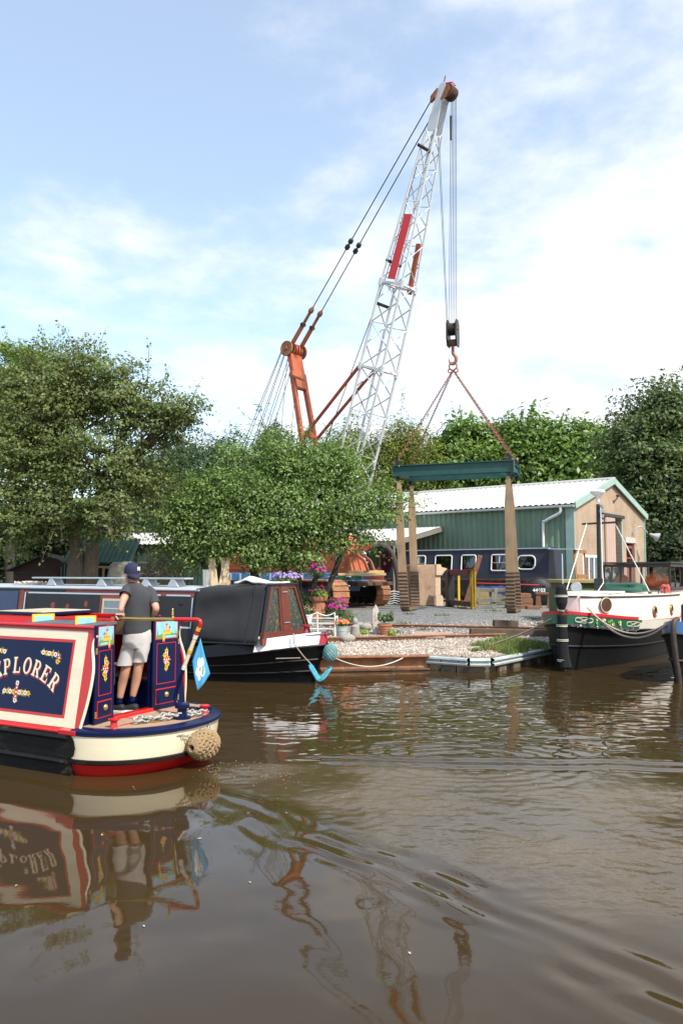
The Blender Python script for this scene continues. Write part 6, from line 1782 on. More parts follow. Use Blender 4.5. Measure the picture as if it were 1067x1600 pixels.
mb = MB(); mb.tube([(mx_ - .07, .03, 3.9), (mx_ - .08, .02, 2.2), (mx_ - .1, 0, 1.9), (mx_ - .35, .1, 1.66)], .012, 6); mb.build('mast_cable', m_wht, ms)
for q in ((1.9, .50, 1.63), (4.6, -.98, 1.64)):
    mb = MB(); mb.tube([V((mx_, .35 if q[1] > 0 else -.3, 3.5)) if q[1] < 0 else V((mx_, .42, 3.5)), V(q)], .013, 6); mb.build('mast_stay', m_wht, ms)
    mb = MB(); mb.lathe([(.05, 0), (.05, .03), (.03, .06)], V(q) - UP * .03, 10); mb.build('stay_fitting', m_black, ms)
sl = MB(); lc = V((2.15, .30, 1.80)); la = V((-.95, -.30, .05)).normalized()
sl.lathe([(.06, -.12), (.11, -.06), (.135, .0), (.14, .05), (.12, .06)], lc, 20, la); so = sl.build('searchlight', mat('lamp_grey_metal2', (.3, .31, .31), .4, .4), bg, smooth=40)
mb = MB(); mb.lathe([(.118, .055), (.10, .05), (.01, .03)], lc + la * .012, 20, la); mb.build('searchlight_lens', mat('lamp_reflector', (.45, .46, .47), .2, .8), so, smooth=40)
mb = MB(); mb.bar(lc - UP * .13, lc - UP * .2, .05); mb.build('searchlight_stand', m_black, so)
mb = MB(); mb.box((2.0, -.62, 1.66), (3.35, .55, 1.70), .02); mb.build('foredeck_hatch', m_bcream, bg)
# wheelhouse
WX0, WX1, WY0, WY1, WZ0, WZ1 = 7.15, 9.6, -1.05, .85, 1.55, 2.43
mb = MB(); mb.box((WX0 + .02, WY0 + .02, .9), (WX1, WY1 - .02, WZ0 + .12), .01); wh = mb.build('wheelhouse_base', m_bcream, bg)
def whbar(a, b, w=.065): 
    mb = MB(); mb.bar(a, b, w, w, bev=.008); return mb.build('window_post', m_whbrown, wh)
for (y) in (WY0, WY0 + .80, WY0 + 1.12, WY1 - .50, WY1): whbar((WX0, y, WZ0 + .12), (WX0 + .06, y, WZ1 - .04), .06)
for (x) in (WX0 + .9, WX0 + 1.8, WX1): whbar((x, WY0, WZ0 + .12), (x, WY0 + .04, WZ1 - .04)); whbar((x, WY1, WZ0 + .12), (x, WY1 - .04, WZ1 - .04))
for (a, b) in (((WX0, WY0, WZ0 + .13), (WX0, WY1, WZ0 + .13)), ((WX0, WY0, WZ0 + .13), (WX1, WY0, WZ0 + .13)), ((WX0, WY1, WZ0 + .13), (WX1, WY1, WZ0 + .13)), ((WX1, WY0, WZ0 + .13), (WX1, WY1, WZ0 + .13)), ((WX0 + .06, WY0, WZ1 - .05), (WX0 + .06, WY1, WZ1 - .05)), ((WX0, WY0, WZ1 - .05), (WX1, WY0, WZ1 - .05)), ((WX0, WY1, WZ1 - .05), (WX1, WY1, WZ1 - .05)), ((WX1, WY0, WZ1 - .05), (WX1, WY1, WZ1 - .05))):
    mb = MB(); mb.bar(a, b, .085, .085, bev=.008); mb.build('window_rail', m_whbrown, wh)
mb = MB(); mb.box((WX0 - .09, WY0 - .07, WZ1 + .012), (WX1 + .1, WY1 + .07, WZ1 + .055), .012); mb.build('wheelhouse_roof', m_black, bg)
gm = glass('wheelhouse_glass', (.93, .94, .93), .02, 0.0)
for y0, y1 in ((WY0 + .04, WY0 + .76), (WY0 + .84, WY0 + 1.08), (WY0 + 1.16, WY1 - .54), (WY1 - .46, WY1 - .04)):
    mb = MB(); mb.box((WX0 + .03, y0, WZ0 + .18), (WX0 + .036, y1, WZ1 - .1)); mb.build('pane', gm, wh)
for x0 in (WX0 + .05, WX0 + .95):
    for y in (WY0, WY1): mb = MB(); mb.box((x0, y - .003, WZ0 + .18), (x0 + .8, y + .003, WZ1 - .1)); mb.build('pane', gm, wh)
bl = MB(); bl.lathe([(.02, .10), (.05, .09), (.06, .03), (.10, .0)], (WX0 + .3, WY0 + .62, 2.22), 14); bl.build('bell', mat('dark_bronze', (.05, .04, .03), .4, .7), wh, smooth=50)
m_buoy = mat('orange_buoy', (.95, .20, .06), .35, var=.08)
for (x, y, r, lab) in ((7.46, WY0 + .50, .255, 'orange round buoy behind the widest wheelhouse pane of the barge'), (7.75, WY0 + .26, .21, 'orange round buoy in the near corner of the barge wheelhouse'), (8.0, WY1 - .35, .22, 'orange buoy behind the far wheelhouse panes of the barge')):
    mb = MB(); mb.M = Mbg; mb.ball((x, y, WZ0 + .12 + r), r, 20, 14); mb.lathe([(.04, 0), (.05, .05), (.02, .08)], (x, y, WZ0 + .12 + 2 * r - .02), 10)
    tag(mb.build('buoy', m_buoy, smooth=60), lab, 'buoy')
# green cover, red cloth, hand rail
def lump(name, c, sx, sy, sz, m, label, cat, seed=0, amp=.15):
    mb = MB(); mb.M = Mbg; n, k = 22, 10; vs = []
    for i in range(k + 1):
        th = PI / 2 * i / k
        for j in range(n):
            a = 2 * PI * j / n; e = .6
            cx_ = math.copysign(abs(math.cos(a)) ** e, math.cos(a)); sy_ = math.copysign(abs(math.sin(a)) ** e, math.sin(a))
            w = math.cos(th) ** .35 if i < k else 0; q = 1 + amp * noise.noise(V((cx_ * 2 + seed, sy_ * 2, i * .4)))
            vs.append(V((c[0] + sx * cx_ * w * q, c[1] + sy * sy_ * w * q, c[2] + sz * math.sin(th) * q)))
    mb.add(vs, [(i * n + j, i * n + (j + 1) % n, (i + 1) * n + (j + 1) % n, (i + 1) * n + j) for i in range(k) for j in range(n)]); return tag(mb.build(name, m, smooth=60), label, cat)
lump('canvas_bundle', (4.75, -.25, 1.655), .52, .62, .24, mat('green_canvas', (.02, .085, .055), .8, var=.15, bump=.2, bscale=20), 'dark green canvas cover over gear on the barge coachroof', 'cover', 1)
lump('red_cloth', (6.15, -1.1, 1.60), .16, .13, .22, mat('faded_red_cloth', (.48, .10, .08), .9, var=.15, bump=.2), 'faded red cloth bundle at the coachroof edge by the wheelhouse', 'cloth', 4, .35)
for x in (4.9, 5.6, 6.4): 
    p, n_, d = trn(x); mb = MB(); mb.cyl(V((p.x, p.y * .92, 1.56)), V((p.x, p.y * .92, 1.78)), .014, 8); mb.build('rail_stanchion', m_black, bg)
p0, _, _ = trn(4.7); p1, _, _ = trn(7.0)
mb = MB(); mb.tube([V((p0.x, p0.y * .92, 1.77)), V((p1.x, p1.y * .92, 1.77))], .011, 6); mb.build('hand_rail', m_whbrown, bg)
# stem post and knitted rope bow fender
mb = MB(); mb.bar((.0, 0, -.3), (-.03, 0, 1.30), .07, .10); mb.build('stem_post', m_rustdark, bg)
kf = thing('bow_pudding', 'tall black knitted rope bow fender with white bands on the barge stem', 'fender')
def knit(path, rs, name):
    mb = MB(); pts = bez(path, 10); n = len(pts); rr = []
    for i in range(n):
        f = i / (n - 1) * (len(rs) - 1); k = int(f); rr.append(rs[k] + (rs[min(k + 1, len(rs) - 1)] - rs[k]) * (f - k))
    for i in range(0, n - 1): # stacked coils of rope
        d = (pts[i + 1] - pts[i]).normalized(); mb.torus(pts[i], rr[i] * .86, rr[i] * .20, d, 14, 5)
    mb.tube(pts, [r * .85 for r in rr], 12)
    mb.v = [tuple(Mbg @ V(p)) for p in mb.v]; return mb.build(name, m_knit, kf, smooth=60)
knit([(-.10, 0, 1.36), (-.10, 0, 1.50), (-.10, 0, 1.68), (-.10, 0, 1.84), (-.10, 0, 1.92)], [.07, .125, .135, .11, .05], 'top_fender')
knit([(-.10, 0, 1.22), (-.11, -.01, .8), (-.14, -.03, .4), (-.20, -.10, .06)], [.10, .115, .12, .13], 'lower_fender')
for z, r, dx in ((1.64, .140, 0), (.98, .118, .0), (.66, .122, -.02), (.22, .132, -.06)):
    mb = MB(); mb.M = Mbg; mb.torus(V((-.105 + dx * .8, dx * .6, z)), r, .010, (0, 0, 1), 18, 6); mb.torus(V((-.105 + dx * .8, dx * .6, z + .03)), r, .008, (0, 0, 1), 18, 6); mb.build('white_band', m_scroll, kf, smooth=60)
mb = MB(); mb.cyl((.02, .0, 1.3), (.02, 0, 2.6), .013, 8); mb.build('flag_staff', m_pale, bg)
# rope garland along the bow
mb = MB(); mb.M = Mbg; L_ = bez([V((p.x, p.y - .06, p.z - .03)) for p in bgl(0, 0, -1)[:6]], 8)[2:36]
for k in range(2): mb.tube([p + V((0, .022 * math.sin(i * 1.3 + PI * k), .022 * math.cos(i * 1.3 + PI * k))) for i, p in enumerate(L_)], .022, 6)
tag(mb.build('rope_garland', mat('black_white_rope', (.03, .03, .035), .9, var=.2, scale=10, col2=(.55, .53, .5), s2=16, f2=(.56, .60)), smooth=60), 'black and white twisted rope slung along the barge bow', 'rope')

# ================================================================== THE NEXT BOAT
RB_O = atz(1060, 1068, 0); RB_A = R(40)
rb = thing('moored_boat', 'black boat with blue and white bow moored beside the barge', 'boat', RB_O, RB_A)
Mrb = Matrix.Translation(RB_O) @ Matrix.Rotation(RB_A, 4, 'Z')
RB = [(-.14, .0, .03, .02, 1.0), (.0, .10, .20, .08, .98), (.25, .32, .42, .22, .94), (.7, .7, .68, .46, .86), (1.4, 1.4, .90, .72, .76), (2.4, 2.4, 1.02, .92, .66), (4, 4, 1.05, 1.0, .6), (10, 10, 1.05, 1.02, .6), (12, 12, .7, .5, .65)]
mb = MB(); hull_loft(mb, RB); rbh = mb.build('hull', m_bblack, rb, smooth=35)
for s in (-1, 1):
    for f in (.98, .45):
        mb = MB(); mb.tube(hull_line(RB, f, s, .014), .028, 6); mb.build('rubbing_strake', m_bblack, rbh, smooth=50)
    L_ = bez(hull_line(RB, 1.0, s), 5)
    for (k0, k1, m) in ((0, 13, mat('boat_mid_blue', (.035, .11, .27), .3, var=.1)), (13, 18, m_wht), (18, 34, mat('boat_mid_blue', (.035, .11, .27), .3))):
        lo = L_[k0:k1 + 1]; mb = MB(); strip(mb, lo, [p + V((0, -s * .05, .23)) for p in lo], V((0, s * .02, 0))); mb.build('bulwark', m, rb, smooth=40)
mb = MB(); dkp = [V((a, max(.01, c * .95 - .04), z + .17)) for a, b, c, d, z in RB[:8]]; mb.loft([[V((p.x, -p.y, p.z)), p, p - UP * .03, V((p.x, -p.y, p.z - .03))] for p in dkp]); mb.build('deck', mat('boat_mid_blue', (.035, .11, .27), .3), rb)
mb = MB(); mb.tube(bez([(.06, 0, -.35), (.0, 0, .1), (-.11, 0, .6), (-.16, 0, 1.0), (-.12, 0, 1.2), (.02, 0, 1.26)], 6), .055, 10); mb.build('stem_post', mat('weathered_dark_wood', (.06, .042, .03), .6, var=.4, scale=8), rb, smooth=50)
mb = MB(); mb.box((1.6, -.75, .72), (9, .75, 1.5), .04); mb.build('cabin', m_steel, rb)
# mooring ropes between boats and quay
m_mrope = mat('old_mooring_rope', (.40, .33, .25), .95, var=.3, scale=30)
def rope(pts, r, label, m=m_mrope):
    mb = MB(); mb.tube(pts, r, 6); return tag(mb.build('mooring_rope', m, smooth=60), label, 'rope')
a = Mbg @ V((.03, -.10, 1.36)); b = on(752, 1012)
rope(catenary(a, b + V((0, 0, .02)), .10), .02, 'taut rope from the barge bow down to the gravel quay')
pts = [b + V((0, 0, .02))] + [V((b.x - .45 - .33 * math.cos(k * .5) - k * .03, b.y - .05 + .5 * math.sin(k * .5), zg(b.x, b.y) + .02)) for k in range(16)]
rope(bez(pts, 3), .016, 'thin brown rope lying in loops on the gravel quay')
a = Mbg @ V((.35, -.50, 1.36)); b = Mrb @ V((.02, .12, 1.22))
rope(catenary(a, b, .48, 20), .022, 'slack rope drooping from the barge bow to the next boat'); rope(catenary(a + V((-.05, .02, .03)), b + V((.03, 0, .03)), .42, 20), .02, 'second slack rope drooping just above the first between barge and next boat')
a = Mnb @ V((-.1, -.1, 1.0)); b = QA.lerp(QB, .82) + V((0, -.02, .34))
rope(catenary(Mnb @ V((.42, .1, .5)), b, .22, 16), .014, 'pale rope sagging from the moored narrowboat across the rusty beam', mat('pale_rope', (.55, .50, .42), .95))

# ================================================================== YARD CLUTTER
m_tim = mat('old_timber', (.16, .105, .065), .9, var=.35, scale=5, bump=.4, bscale=25, stretch=(1.5, 5, 5))
m_timgrey = mat('grey_green_timber', (.19, .18, .145), .9, var=.3, scale=5, bump=.4, bscale=25, col2=(.11, .13, .09), s2=3)
m_timnew = mat('fresh_yellow_timber', (.55, .40, .18), .8, var=.2, scale=4, stretch=(1, 6, 6))
m_hazy = mat('hazard_yellow_paint', (.66, .40, .02), .55, var=.15, scale=5, col2=(.35, .2, .05), s2=6, f2=(.6, .72))
# ---- boat on the hard
E0 = V((11.86, 41.95, 0)); hbL = SH_L; hbN = V((-0.616, -0.788, 0))
hbt = thing('beached_narrowboat', 'slate blue narrowboat with white-framed windows standing ashore by the green shed', 'narrowboat')
m_slate = mat('slate_blue_cabin', (.022, .028, .045), .6, var=.15, scale=2, col2=(.032, .038, .055), s2=1.5)
def HBp(t, out, z): return E0 + hbL * (t * 1.18) + hbN * (out * 1.12) + UP * (2.2 + (z - 2.2) * 1.18)
mb = MB(); mb.loft([[HBp(t, .86, 1.85), HBp(t - .0, .70, 3.22), HBp(t, 0, 3.31), HBp(t, -.70, 3.22), HBp(t, -.86, 1.85)] for t in (.55, 8.75)]); hc = mb.build('cabin', m_slate, hbt)
mb = MB(); mb.loft([[HBp(t, .86, 1.85), HBp(8.75 + (t - 8.75) * .35, .70, 3.22), HBp(8.75 + (t - 8.75) * .35, 0, 3.31), HBp(8.75 + (t - 8.75) * .35, -.70, 3.22), HBp(t, -.86, 1.85)] for t in (8.752, 9.1)]); mb.build('cabin_end', m_slate, hbt)
mb = MB(); mb.loft([[HBp(t, b, 1.85), HBp(t, b, 1.05), HBp(t, b - .1, .96), HBp(t, -b + .1, .96), HBp(t, -b, 1.05), HBp(t, -b, 1.85)] for t, b in ((-.8, 1.02), (10.5, 1.02), (11.5, .8), (12.4, .3))]); hh = mb.build('hull', mat('rusty_black_hull', (.016, .012, .010), .7, var=.4, scale=3, col2=(.12, .06, .035), s2=1.5, f2=(.5, .7)), hbt)
mb = MB(); mb.bar(HBp(.5, .74, 3.24), HBp(8.9, .74, 3.24), .05, .04); mb.build('roof_edge', m_pale, hbt)
mb = MB(); mb.bar(HBp(-.8, .98, 1.84), HBp(9.2, .98, 1.84), .10, .10); mb.build('gunwale', m_rustdark, hbt)
hv = (HBp(0, .70, 3.22) - HBp(0, .86, 1.85)).normalized(); hn = hv.cross(-hbL).normalized(); hn = hn if hn.y < 0 else -hn
def HW_(t, v, d=0): return HBp(t, .86, 1.85) + hv * (v * 1.18) + hn * d
def round_rect(w, h, r, n=5):
    pts = []
    for (cx_, cy_, a0) in ((w - r, h - r, 0), (-w + r, h - r, 90), (-w + r, -h + r, 180), (w - r, -h + r, 270)):
        for k in range(n + 1):
            a = R(a0 + 90 * k / n); pts.append((cx_ + r * math.cos(a), cy_ + r * math.sin(a)))
    return pts
m_clear = glass('hard_boat_glass', (.16, .18, .17))
for (t, w, r, bars) in ((7.35, .40, .10, 1), (5.92, .46, .10, 0), (4.55, .38, .10, 0), (2.95, .40, .08, 1), (1.62, .43, .22, 0)):
    h = .37 if r < .2 else .31; v0 = .76
    pts = round_rect(w, h, r)
    mb = MB(); mb.tube([HW_(t + a, v0 + b, .02) for a, b in pts], .034, 6, closed=True); wf = mb.build('window', m_wht, hbt, smooth=50)
    mb = MB(); mb.add([HW_(t + a, v0 + b, .012) for a, b in pts], [tuple(range(len(pts)))]); mb.build('pane', m_clear, wf)
    if bars:
        mb = MB(); mb.bar(HW_(t - w, v0, .02), HW_(t + w, v0, .02), .035, .02); mb.build('glazing_bar', m_wht, wf)
        mb = MB(); mb.bar(HW_(t, v0, .02), HW_(t, v0 + h, .02), .035, .02); mb.build('glazing_bar', m_wht, wf)
m_ply = mat('orange_plywood', (.30, .13, .04), .6, var=.2, scale=4)
mb = MB(); mb.bar(HBp(.5, .60, 3.20), HBp(-.75, .60, 3.16), .9, .05); mb.build('stern_canopy', m_pale, hbt)
for o_ in (.85, -.5):
    mb = MB(); mb.bar(HBp(-.72, o_, 1.86), HBp(-.6, o_ * .85, 3.16), .10, .08); mb.build('canopy_post', m_ply, hbt)
mb = MB(); mb.bar(HBp(-.68, .8, 3.08), HBp(-.68, -.5, 3.08), .08, .16); mb.build('canopy_beam', m_ply, hbt)
mb = MB(); mb.bar(HBp(-.74, .8, 1.98), HBp(-.74, -.5, 1.98), .08, .22); mb.build('stern_rail', m_ply, hbt)
for t in (1.0, 5.0, 9.0):
    mb = MB(); p = HBp(t, 0, 0); mb.obox(V((p.x, p.y, ZY + .12)), hbL, hbN, UP, V((.14, 1.0, .125)), .015); mb.build('support_block', m_tim, hbt)
# ---- stone pedestal
sb = on(664, 946); sp_t = thing('stone_pedestal', 'large worn sandstone pedestal with moulded cornice standing beside the slings', 'pedestal', sb, R(24))
m_sand1 = mat('shaded_weathered_sandstone', (.33, .22, .145), .95, var=.25, scale=3, bump=.5, bscale=18, col2=(.23, .15, .105), s2=2.2)  # broad side: its shade is put into this darker stone colour
m_sand2 = mat('sunlit_sandstone', (.52, .385, .27), .95, var=.18, scale=4, bump=.4, bscale=18)  # profile side: sunlight is put into this paler colour of the same stone
mb = MB(); mb.box((-.78, -.55, 0), (.30, .55, 2.04), .03); mb.build('rough_back', m_sand1, sp_t)
mb = MB(); mb.box((.302, -.50, .52), (.62, .50, 1.52), .02); mb.build('shaft', m_sand2, sp_t)
mb = MB(); mb.prism([(.302, 0), (.72, 0), (.72, .40), (.64, .52), (.302, .52)], (0, -.56, 0), (1, 0, 0), UP, (0, 1, 0), 0, 1.12); mb.build('base_moulding', m_sand2, sp_t)
mb = MB(); mb.prism([(.302, 1.52), (.66, 1.52), (.66, 1.60), (.74, 1.62), (.76, 1.70), (.92, 1.76), (.92, 1.86), (.62, 1.92), (.56, 2.06), (.302, 2.06)], (0, -.60, 0), (1, 0, 0), UP, (0, 1, 0), 0, 1.2); mb.build('cornice', m_sand2, sp_t)
# ---- hazard-striped steel portal
pt = thing('steel_portal', 'rusty steel portal frame with yellow and black hazard posts', 'steel frame')
pa, pb2 = on(703, 948), on(738, 952)
m_blk = m_black
u_ = (pb2 - pa); u_.z = 0; u_.normalize(); w_ = V((-u_.y, u_.x, 0))
hgt = 1.78
mb = MB(); mb.obox(pa + UP * (hgt / 2), u_, w_, UP, V((.17, .17, hgt / 2)), .015); mb.build('black_post', m_blk, pt)
mb = MB(); mb.obox(pa.lerp(pb2, .5) + UP * (hgt - .12), u_, w_, UP, V(((pb2 - pa).length / 2 - .18, .11, .13)), .01); mb.build('top_beam', mat('red_brown_steel', (.16, .04, .03), .7, var=.25), pt)
mb = MB(); mb.obox(pa.lerp(pb2, .5) + UP * .22, u_, w_, UP, V(((pb2 - pa).length / 2 - .18, .10, .12)), .01); mb.build('lower_beam', m_rustdark, pt)
mb = MB(); mb.obox(pa.lerp(pb2, .30) + w_ * .12 + UP * .75, u_, w_, UP, V((.045, .05, .75)), .008); yp = mb.build('inner_yellow_post', m_hazy, pt)
for k, (dx, wd) in enumerate(((-.08, .13), (.24, .12))):
    c = pb2 + u_ * dx; mb = MB(); mb.obox(c + UP * (hgt / 2 - (.0 if k == 0 else -.06)), u_, w_, UP, V((wd, .03, hgt / 2 - (0 if k == 0 else .06))), .006); yo = mb.build('hazard_post', m_hazy, pt)
    for q in range(9):
        z0 = .12 + q * .18
        if (k == 0 and q in (5, 6)) or (k == 1 and q < 3): continue
        mb = MB(); mb.prism([(-wd * .35, z0), (wd * .55, z0 + .16), (wd * .55, z0 + .24), (-wd * .35, z0 + .08)], c - w_ * .031, u_, UP, -w_, 0, .004); mb.build('black_stripe', m_blk, yo)
mb = MB(); mb.obox(pb2 + u_ * .09 + UP * (hgt + .02), u_, w_, UP, V((.32, .10, .025)), .004); mb.build('cap_plate', m_rust, pt)
a, b = at(750, 868, 38.0), at(726, 934, 38.6)
mb = MB(); mb.bar(a, V((b.x, b.y, zg(b.x, b.y) + .1)), .22, .07, up=(0, -1, 0), bev=.008); tag(mb.build('leaning_plank', mat('orange_brown_plank', (.27, .13, .075), .85, var=.3, scale=5, bump=.3), ), 'orange brown plank leaning inside the hazard-striped frame', 'plank')
# ---- trestles
def trestle(px, py, label, w=1.25, h=.95):
    c = on(px, py); o = thing('timber_trestle', label, 'trestle', c, R(-12), 'grey timber trestles')
    mb = MB(); mb.box((-w / 2, -.07, h - .18), (w / 2, .07, h), .012); mb.build('top_rail', m_timgrey, o)
    for x in (-w * .36, w * .30):
        for s in (-1, 1):
            mb = MB(); mb.bar((x - .10, s * .32, .0), (x, s * .075, h - .02), .16, .06, up=(0, 1, 0), bev=.008); mb.build('leg', m_timgrey, o)
    mb = MB(); mb.box((-w / 2 + .05, -.33, .30), (w / 2 - .02, -.27, .48), .008); mb.build('brace', m_timgrey, o)
trestle(762, 951, 'grey timber trestle standing in front of the blue tarpaulin'); trestle(784, 949, 'grey timber trestle half hidden behind the right-hand sling', 1.0, .92)
tp = on(775, 947) + V((0, 1.4, 0)); tw = thing('tarpaulin_stack', 'blue tarpaulin over stacked boards behind the grey trestles', 'tarpaulin', tp, R(-14))
mb = MB(); mb.box((-1.1, -.3, 0), (1.0, .5, .85), .03); mb.build('boards', m_timgrey, tw)
mb = MB(); vs = [V((-1.0 + 1.9 * i / 14, -.36 - .04 * math.sin(i), .95 - .35 * (j / 6) * (1 if j > 2 else .1) + .05 * noise.noise(V((i * .5, j * .6, 1))))) + V((0, .65 * (1 - min(1, j / 2)), 0)) for i in range(15) for j in range(7)]
mb.add(vs, [(i * 7 + j, i * 7 + j + 1, (i + 1) * 7 + j + 1, (i + 1) * 7 + j) for i in range(14) for j in range(6)]); mb.build('tarpaulin_sheet', mat('blue_tarpaulin', (.02, .06, .24), .5, var=.15, bump=.2), tw, smooth=50)
mb = MB(); a, b = at(744, 911, 37.4), at(842, 914, 37.2); mb.tube([a, b], .02, 8); o = mb.build('red_pole', m_red); tag(o, 'thin red pole lying across the blue tarpaulin stack', 'pole')
for (px, py, lab) in ((753, 946, 'plywood offcut leaning on the trestle nearest the hazard posts'),):
    c = on(px, py); mb = MB(); mb.obox(c + V((.1, .25, .36)), V((1, -.2, 0)).normalized(), V((.2, 1, .35)).normalized(), V((-.1, -.3, 1)).normalized(), V((.3, .02, .34)), .004); tag(mb.build('plywood_offcut', m_timnew), lab, 'board')
# ---- boiler smokebox
bc = on(842, 946); bo = thing('boiler', 'black boiler smokebox with the white number 44603', 'boiler', bc, R(-8))
m_boil = mat('matt_black_boiler', (.009, .009, .010), .6, var=.25, scale=4)
mb = MB(); mb.cyl((0, 0, .70), (0, 2.6, .70), .70, 36); bb = mb.build('drum', m_boil, bo, smooth=40)
mb = MB(); mb.lathe([(.69, 0), (.68, .05), (.60, .12), (.40, .20), (.15, .24), (.02, .245)], (0, -.002, .70), 36, (0, -1, 0)); mb.build('smokebox_door', m_boil, bo, smooth=50)
mb = MB(); mb.torus((0, -.02, .70), .70, .03, (0, 1, 0), 36, 8); mb.build('rim', m_boil, bo, smooth=50)
for z in (.50, .98):
    mb = MB(); mb.bar((-.62, -.16, z), (.30, -.24, z), .03, .06); mb.build('door_strap', m_boil, bo)
lettering('44603', .25, m_wht, bo, ((-.02, -.262, .76), (1, 0, 0), UP), .006, .006)
for y in (.3, 2.2): mb = MB(); mb.box((-.55, y - .12, 0), (.55, y + .12, .2), .02); mb.build('cradle', m_tim, bo)
# ---- timber stools and blocks
m_stump = mat('red_brown_timber', (.20, .095, .05), .9, var=.3, scale=5, bump=.4, bscale=20, stretch=(5, 5, 1))
def bench(px, py, label, ang):
    c = on(px, py); o = thing('timber_block_stool', label, 'stool', c, ang)
    for x in (-.26, .26): mb = MB(); mb.prism([(-.14, 0), (.14, 0), (.09, .62), (-.09, .62)], (x, -.16, 0), (1, 0, 0), UP, (0, 1, 0), 0, .32); mb.build('leg', m_stump, o)
    mb = MB(); mb.box((-.40, -.20, .622), (.40, .20, .72), .02); mb.build('top', m_stump, o)
bench(850, 950, 'red brown timber stool in front of the black boiler', R(-15))
for k, (px, py, w, d_, h, dz, lab) in enumerate(((820, 951, .36, .5, .22, 0, 'bottom timber block left of the black boiler'), (821, 951, .34, .5, .24, .225, 'middle timber block left of the black boiler'), (819, 951, .33, .46, .22, .47, 'top timber block left of the black boiler'), (806, 951, .22, .3, .45, 0, 'bright orange timber block beside the right-hand sling'), (836, 953, .3, .2, .16, 0, 'small pale timber offcut at the foot of the stool'))):
    c = on(px, py); mb = MB(); mb.box((c.x - w, c.y - d_ + .5, c.z + dz), (c.x + w, c.y + d_ + .5, c.z + dz + h), .02)
    tag(mb.build('timber_block', m_stump if k != 3 else mat('orange_timber', (.42, .18, .05), .8, var=.2)), lab, 'timber')
# ---- green pontoon behind the barge
pg = thing('steel_pontoon', 'mossy green steel pontoon behind the barge bow', 'pontoon')
a, b = at(882, 912, 27.5), at(948, 912, 27.5); m_pon = mat('mossy_green_steel', (.09, .115, .045), .8, var=.3, scale=3, col2=(.15, .11, .05), s2=2)
mb = MB(); mb.box((a.x, a.y, zg(a.x, a.y) - .1), (b.x + 1.2, b.y + 2.2, 1.62), .03); mb.build('tank', m_pon, pg)
mb = MB(); mb.box((a.x - .1, a.y - .12, 1.80), (b.x + .2, b.y + 2.2, 1.92), .015); mb.build('deck_plate', mat('yellowed_steel_edge', (.30, .24, .09), .7, var=.2), pg)
mb = MB(); mb.box((a.x + .05, a.y + .05, 1.625), (b.x + .1, b.y + 2.0, 1.798)); mb.build('web', m_pon, pg)
# ---- sign, lamp post and junk under the canopy
sg = thing('red_sign_board', 'dark red sign board with white letters under the canopy behind the slings', 'sign')
a, b = at(594, 896, 50.5), at(659, 896, 50.5); m_sgn = mat('dark_red_sign', (.17, .012, .016), .5, var=.12)
ztop = at(600, 862, 50.5).z; zbot = at(600, 894, 50.5).z
mb = MB(); mb.box((a.x, 50.5, zbot), (b.x, 50.55, ztop), .01); mb.build('board', m_sgn, sg)
mb = MB(); mb.box((a.x - .05, 50.49, ZY), (a.x + .03, 50.54, ztop), .005); mb.build('post', m_hazy, sg)
mb = MB(); mb.box((b.x - .1, 50.56, ZY), (b.x, 50.62, ztop - .05), .005); mb.build('post', m_timgrey, sg)
lettering('F', .31, m_wht, sg, ((at(600, 870, 50.5).x, 50.485, at(600, 869, 50.5).z), (1, 0, 0), UP), .008, .008)
lettering('&', .26, m_wht, sg, ((at(601, 880, 50.5).x, 50.485, at(601, 880.5, 50.5).z), (1, 0, 0), UP), .008, .008)
lettering('TON', .32, m_wht, sg, ((at(649, 870, 50.5).x, 50.485, at(649, 868, 50.5).z), (1, 0, 0), UP), .008, .010)
mb = MB(); q0, q1 = at(641, 873.5, 50.5), at(650, 873.5, 50.5); mb.box((q0.x, 50.48, q0.z), (q1.x, 50.49, q0.z + .05)); mb.build('underline', m_wht, sg)
lpst = gp(569, 44); lt = thing('white_post', 'slim white post with cross arm under the lean-to canopy', 'post', lpst)
mb = MB(); mb.lathe([(.13, 0), (.13, .1), (.08, .14), (.075, 2.6), (.12, 2.66), (.10, 2.8), (.05, 2.85)], (0, 0, 0), 14); mb.build('pole', m_pale, lt, smooth=35)
mb = MB(); mb.tube([(-.22, 0, 2.2), (.22, 0, 2.2)], .03, 8); mb.build('cross_arm', m_pale, lt)
hs = at(573, 855, 44.5); mb = MB()
hp_ = [(.22 * 16 * math.sin(t) ** 3 / 16, .22 * (13 * math.cos(t) - 5 * math.cos(2 * t) - 2 * math.cos(3 * t) - math.cos(4 * t)) / 16) for t in [2 * PI * k / 24 for k in range(24)]]
mb.prism([(a * 1.5, b * .8) for a, b in hp_], hs, (1, 0, 0), UP, (0, 1, 0), 0, .03); ho = tag(mb.build('red_plaque', m_bred), 'heart-shaped red plaque hanging under the lean-to canopy', 'plaque')
jk = gp(607, 43); dw = thing('driftwood_arch', 'dark curved timber knee standing behind the left sling', 'timber', jk)
mb = MB(); mb.tube(bez([(.55, 0, 0), (.52, 0, .8), (.45, 0, 1.6), (.25, 0, 2.5), (-.1, 0, 3.0), (-.5, 0, 3.15)], 6), [.30, .27, .24, .2, .18, .17] + [.15] * 25, 10); mb.build('knee', mat('dark_wood', (.07, .052, .045), .9, var=.4, scale=5, bump=.5, bscale=15), dw, smooth=50)
jr = gp(585, 43.5); mb = MB(); mb.obox(jr + UP * 1.5, V((.6, .2, .75)).normalized(), V((0, 1, 0)), V((-.75, 0, .6)).normalized(), V((.5, .06, .13)), .02); mb.obox(jr + V((.1, 0, .6)), V((1, 0, 0)), V((0, 1, 0)), UP, V((.25, .25, .6)), .03)
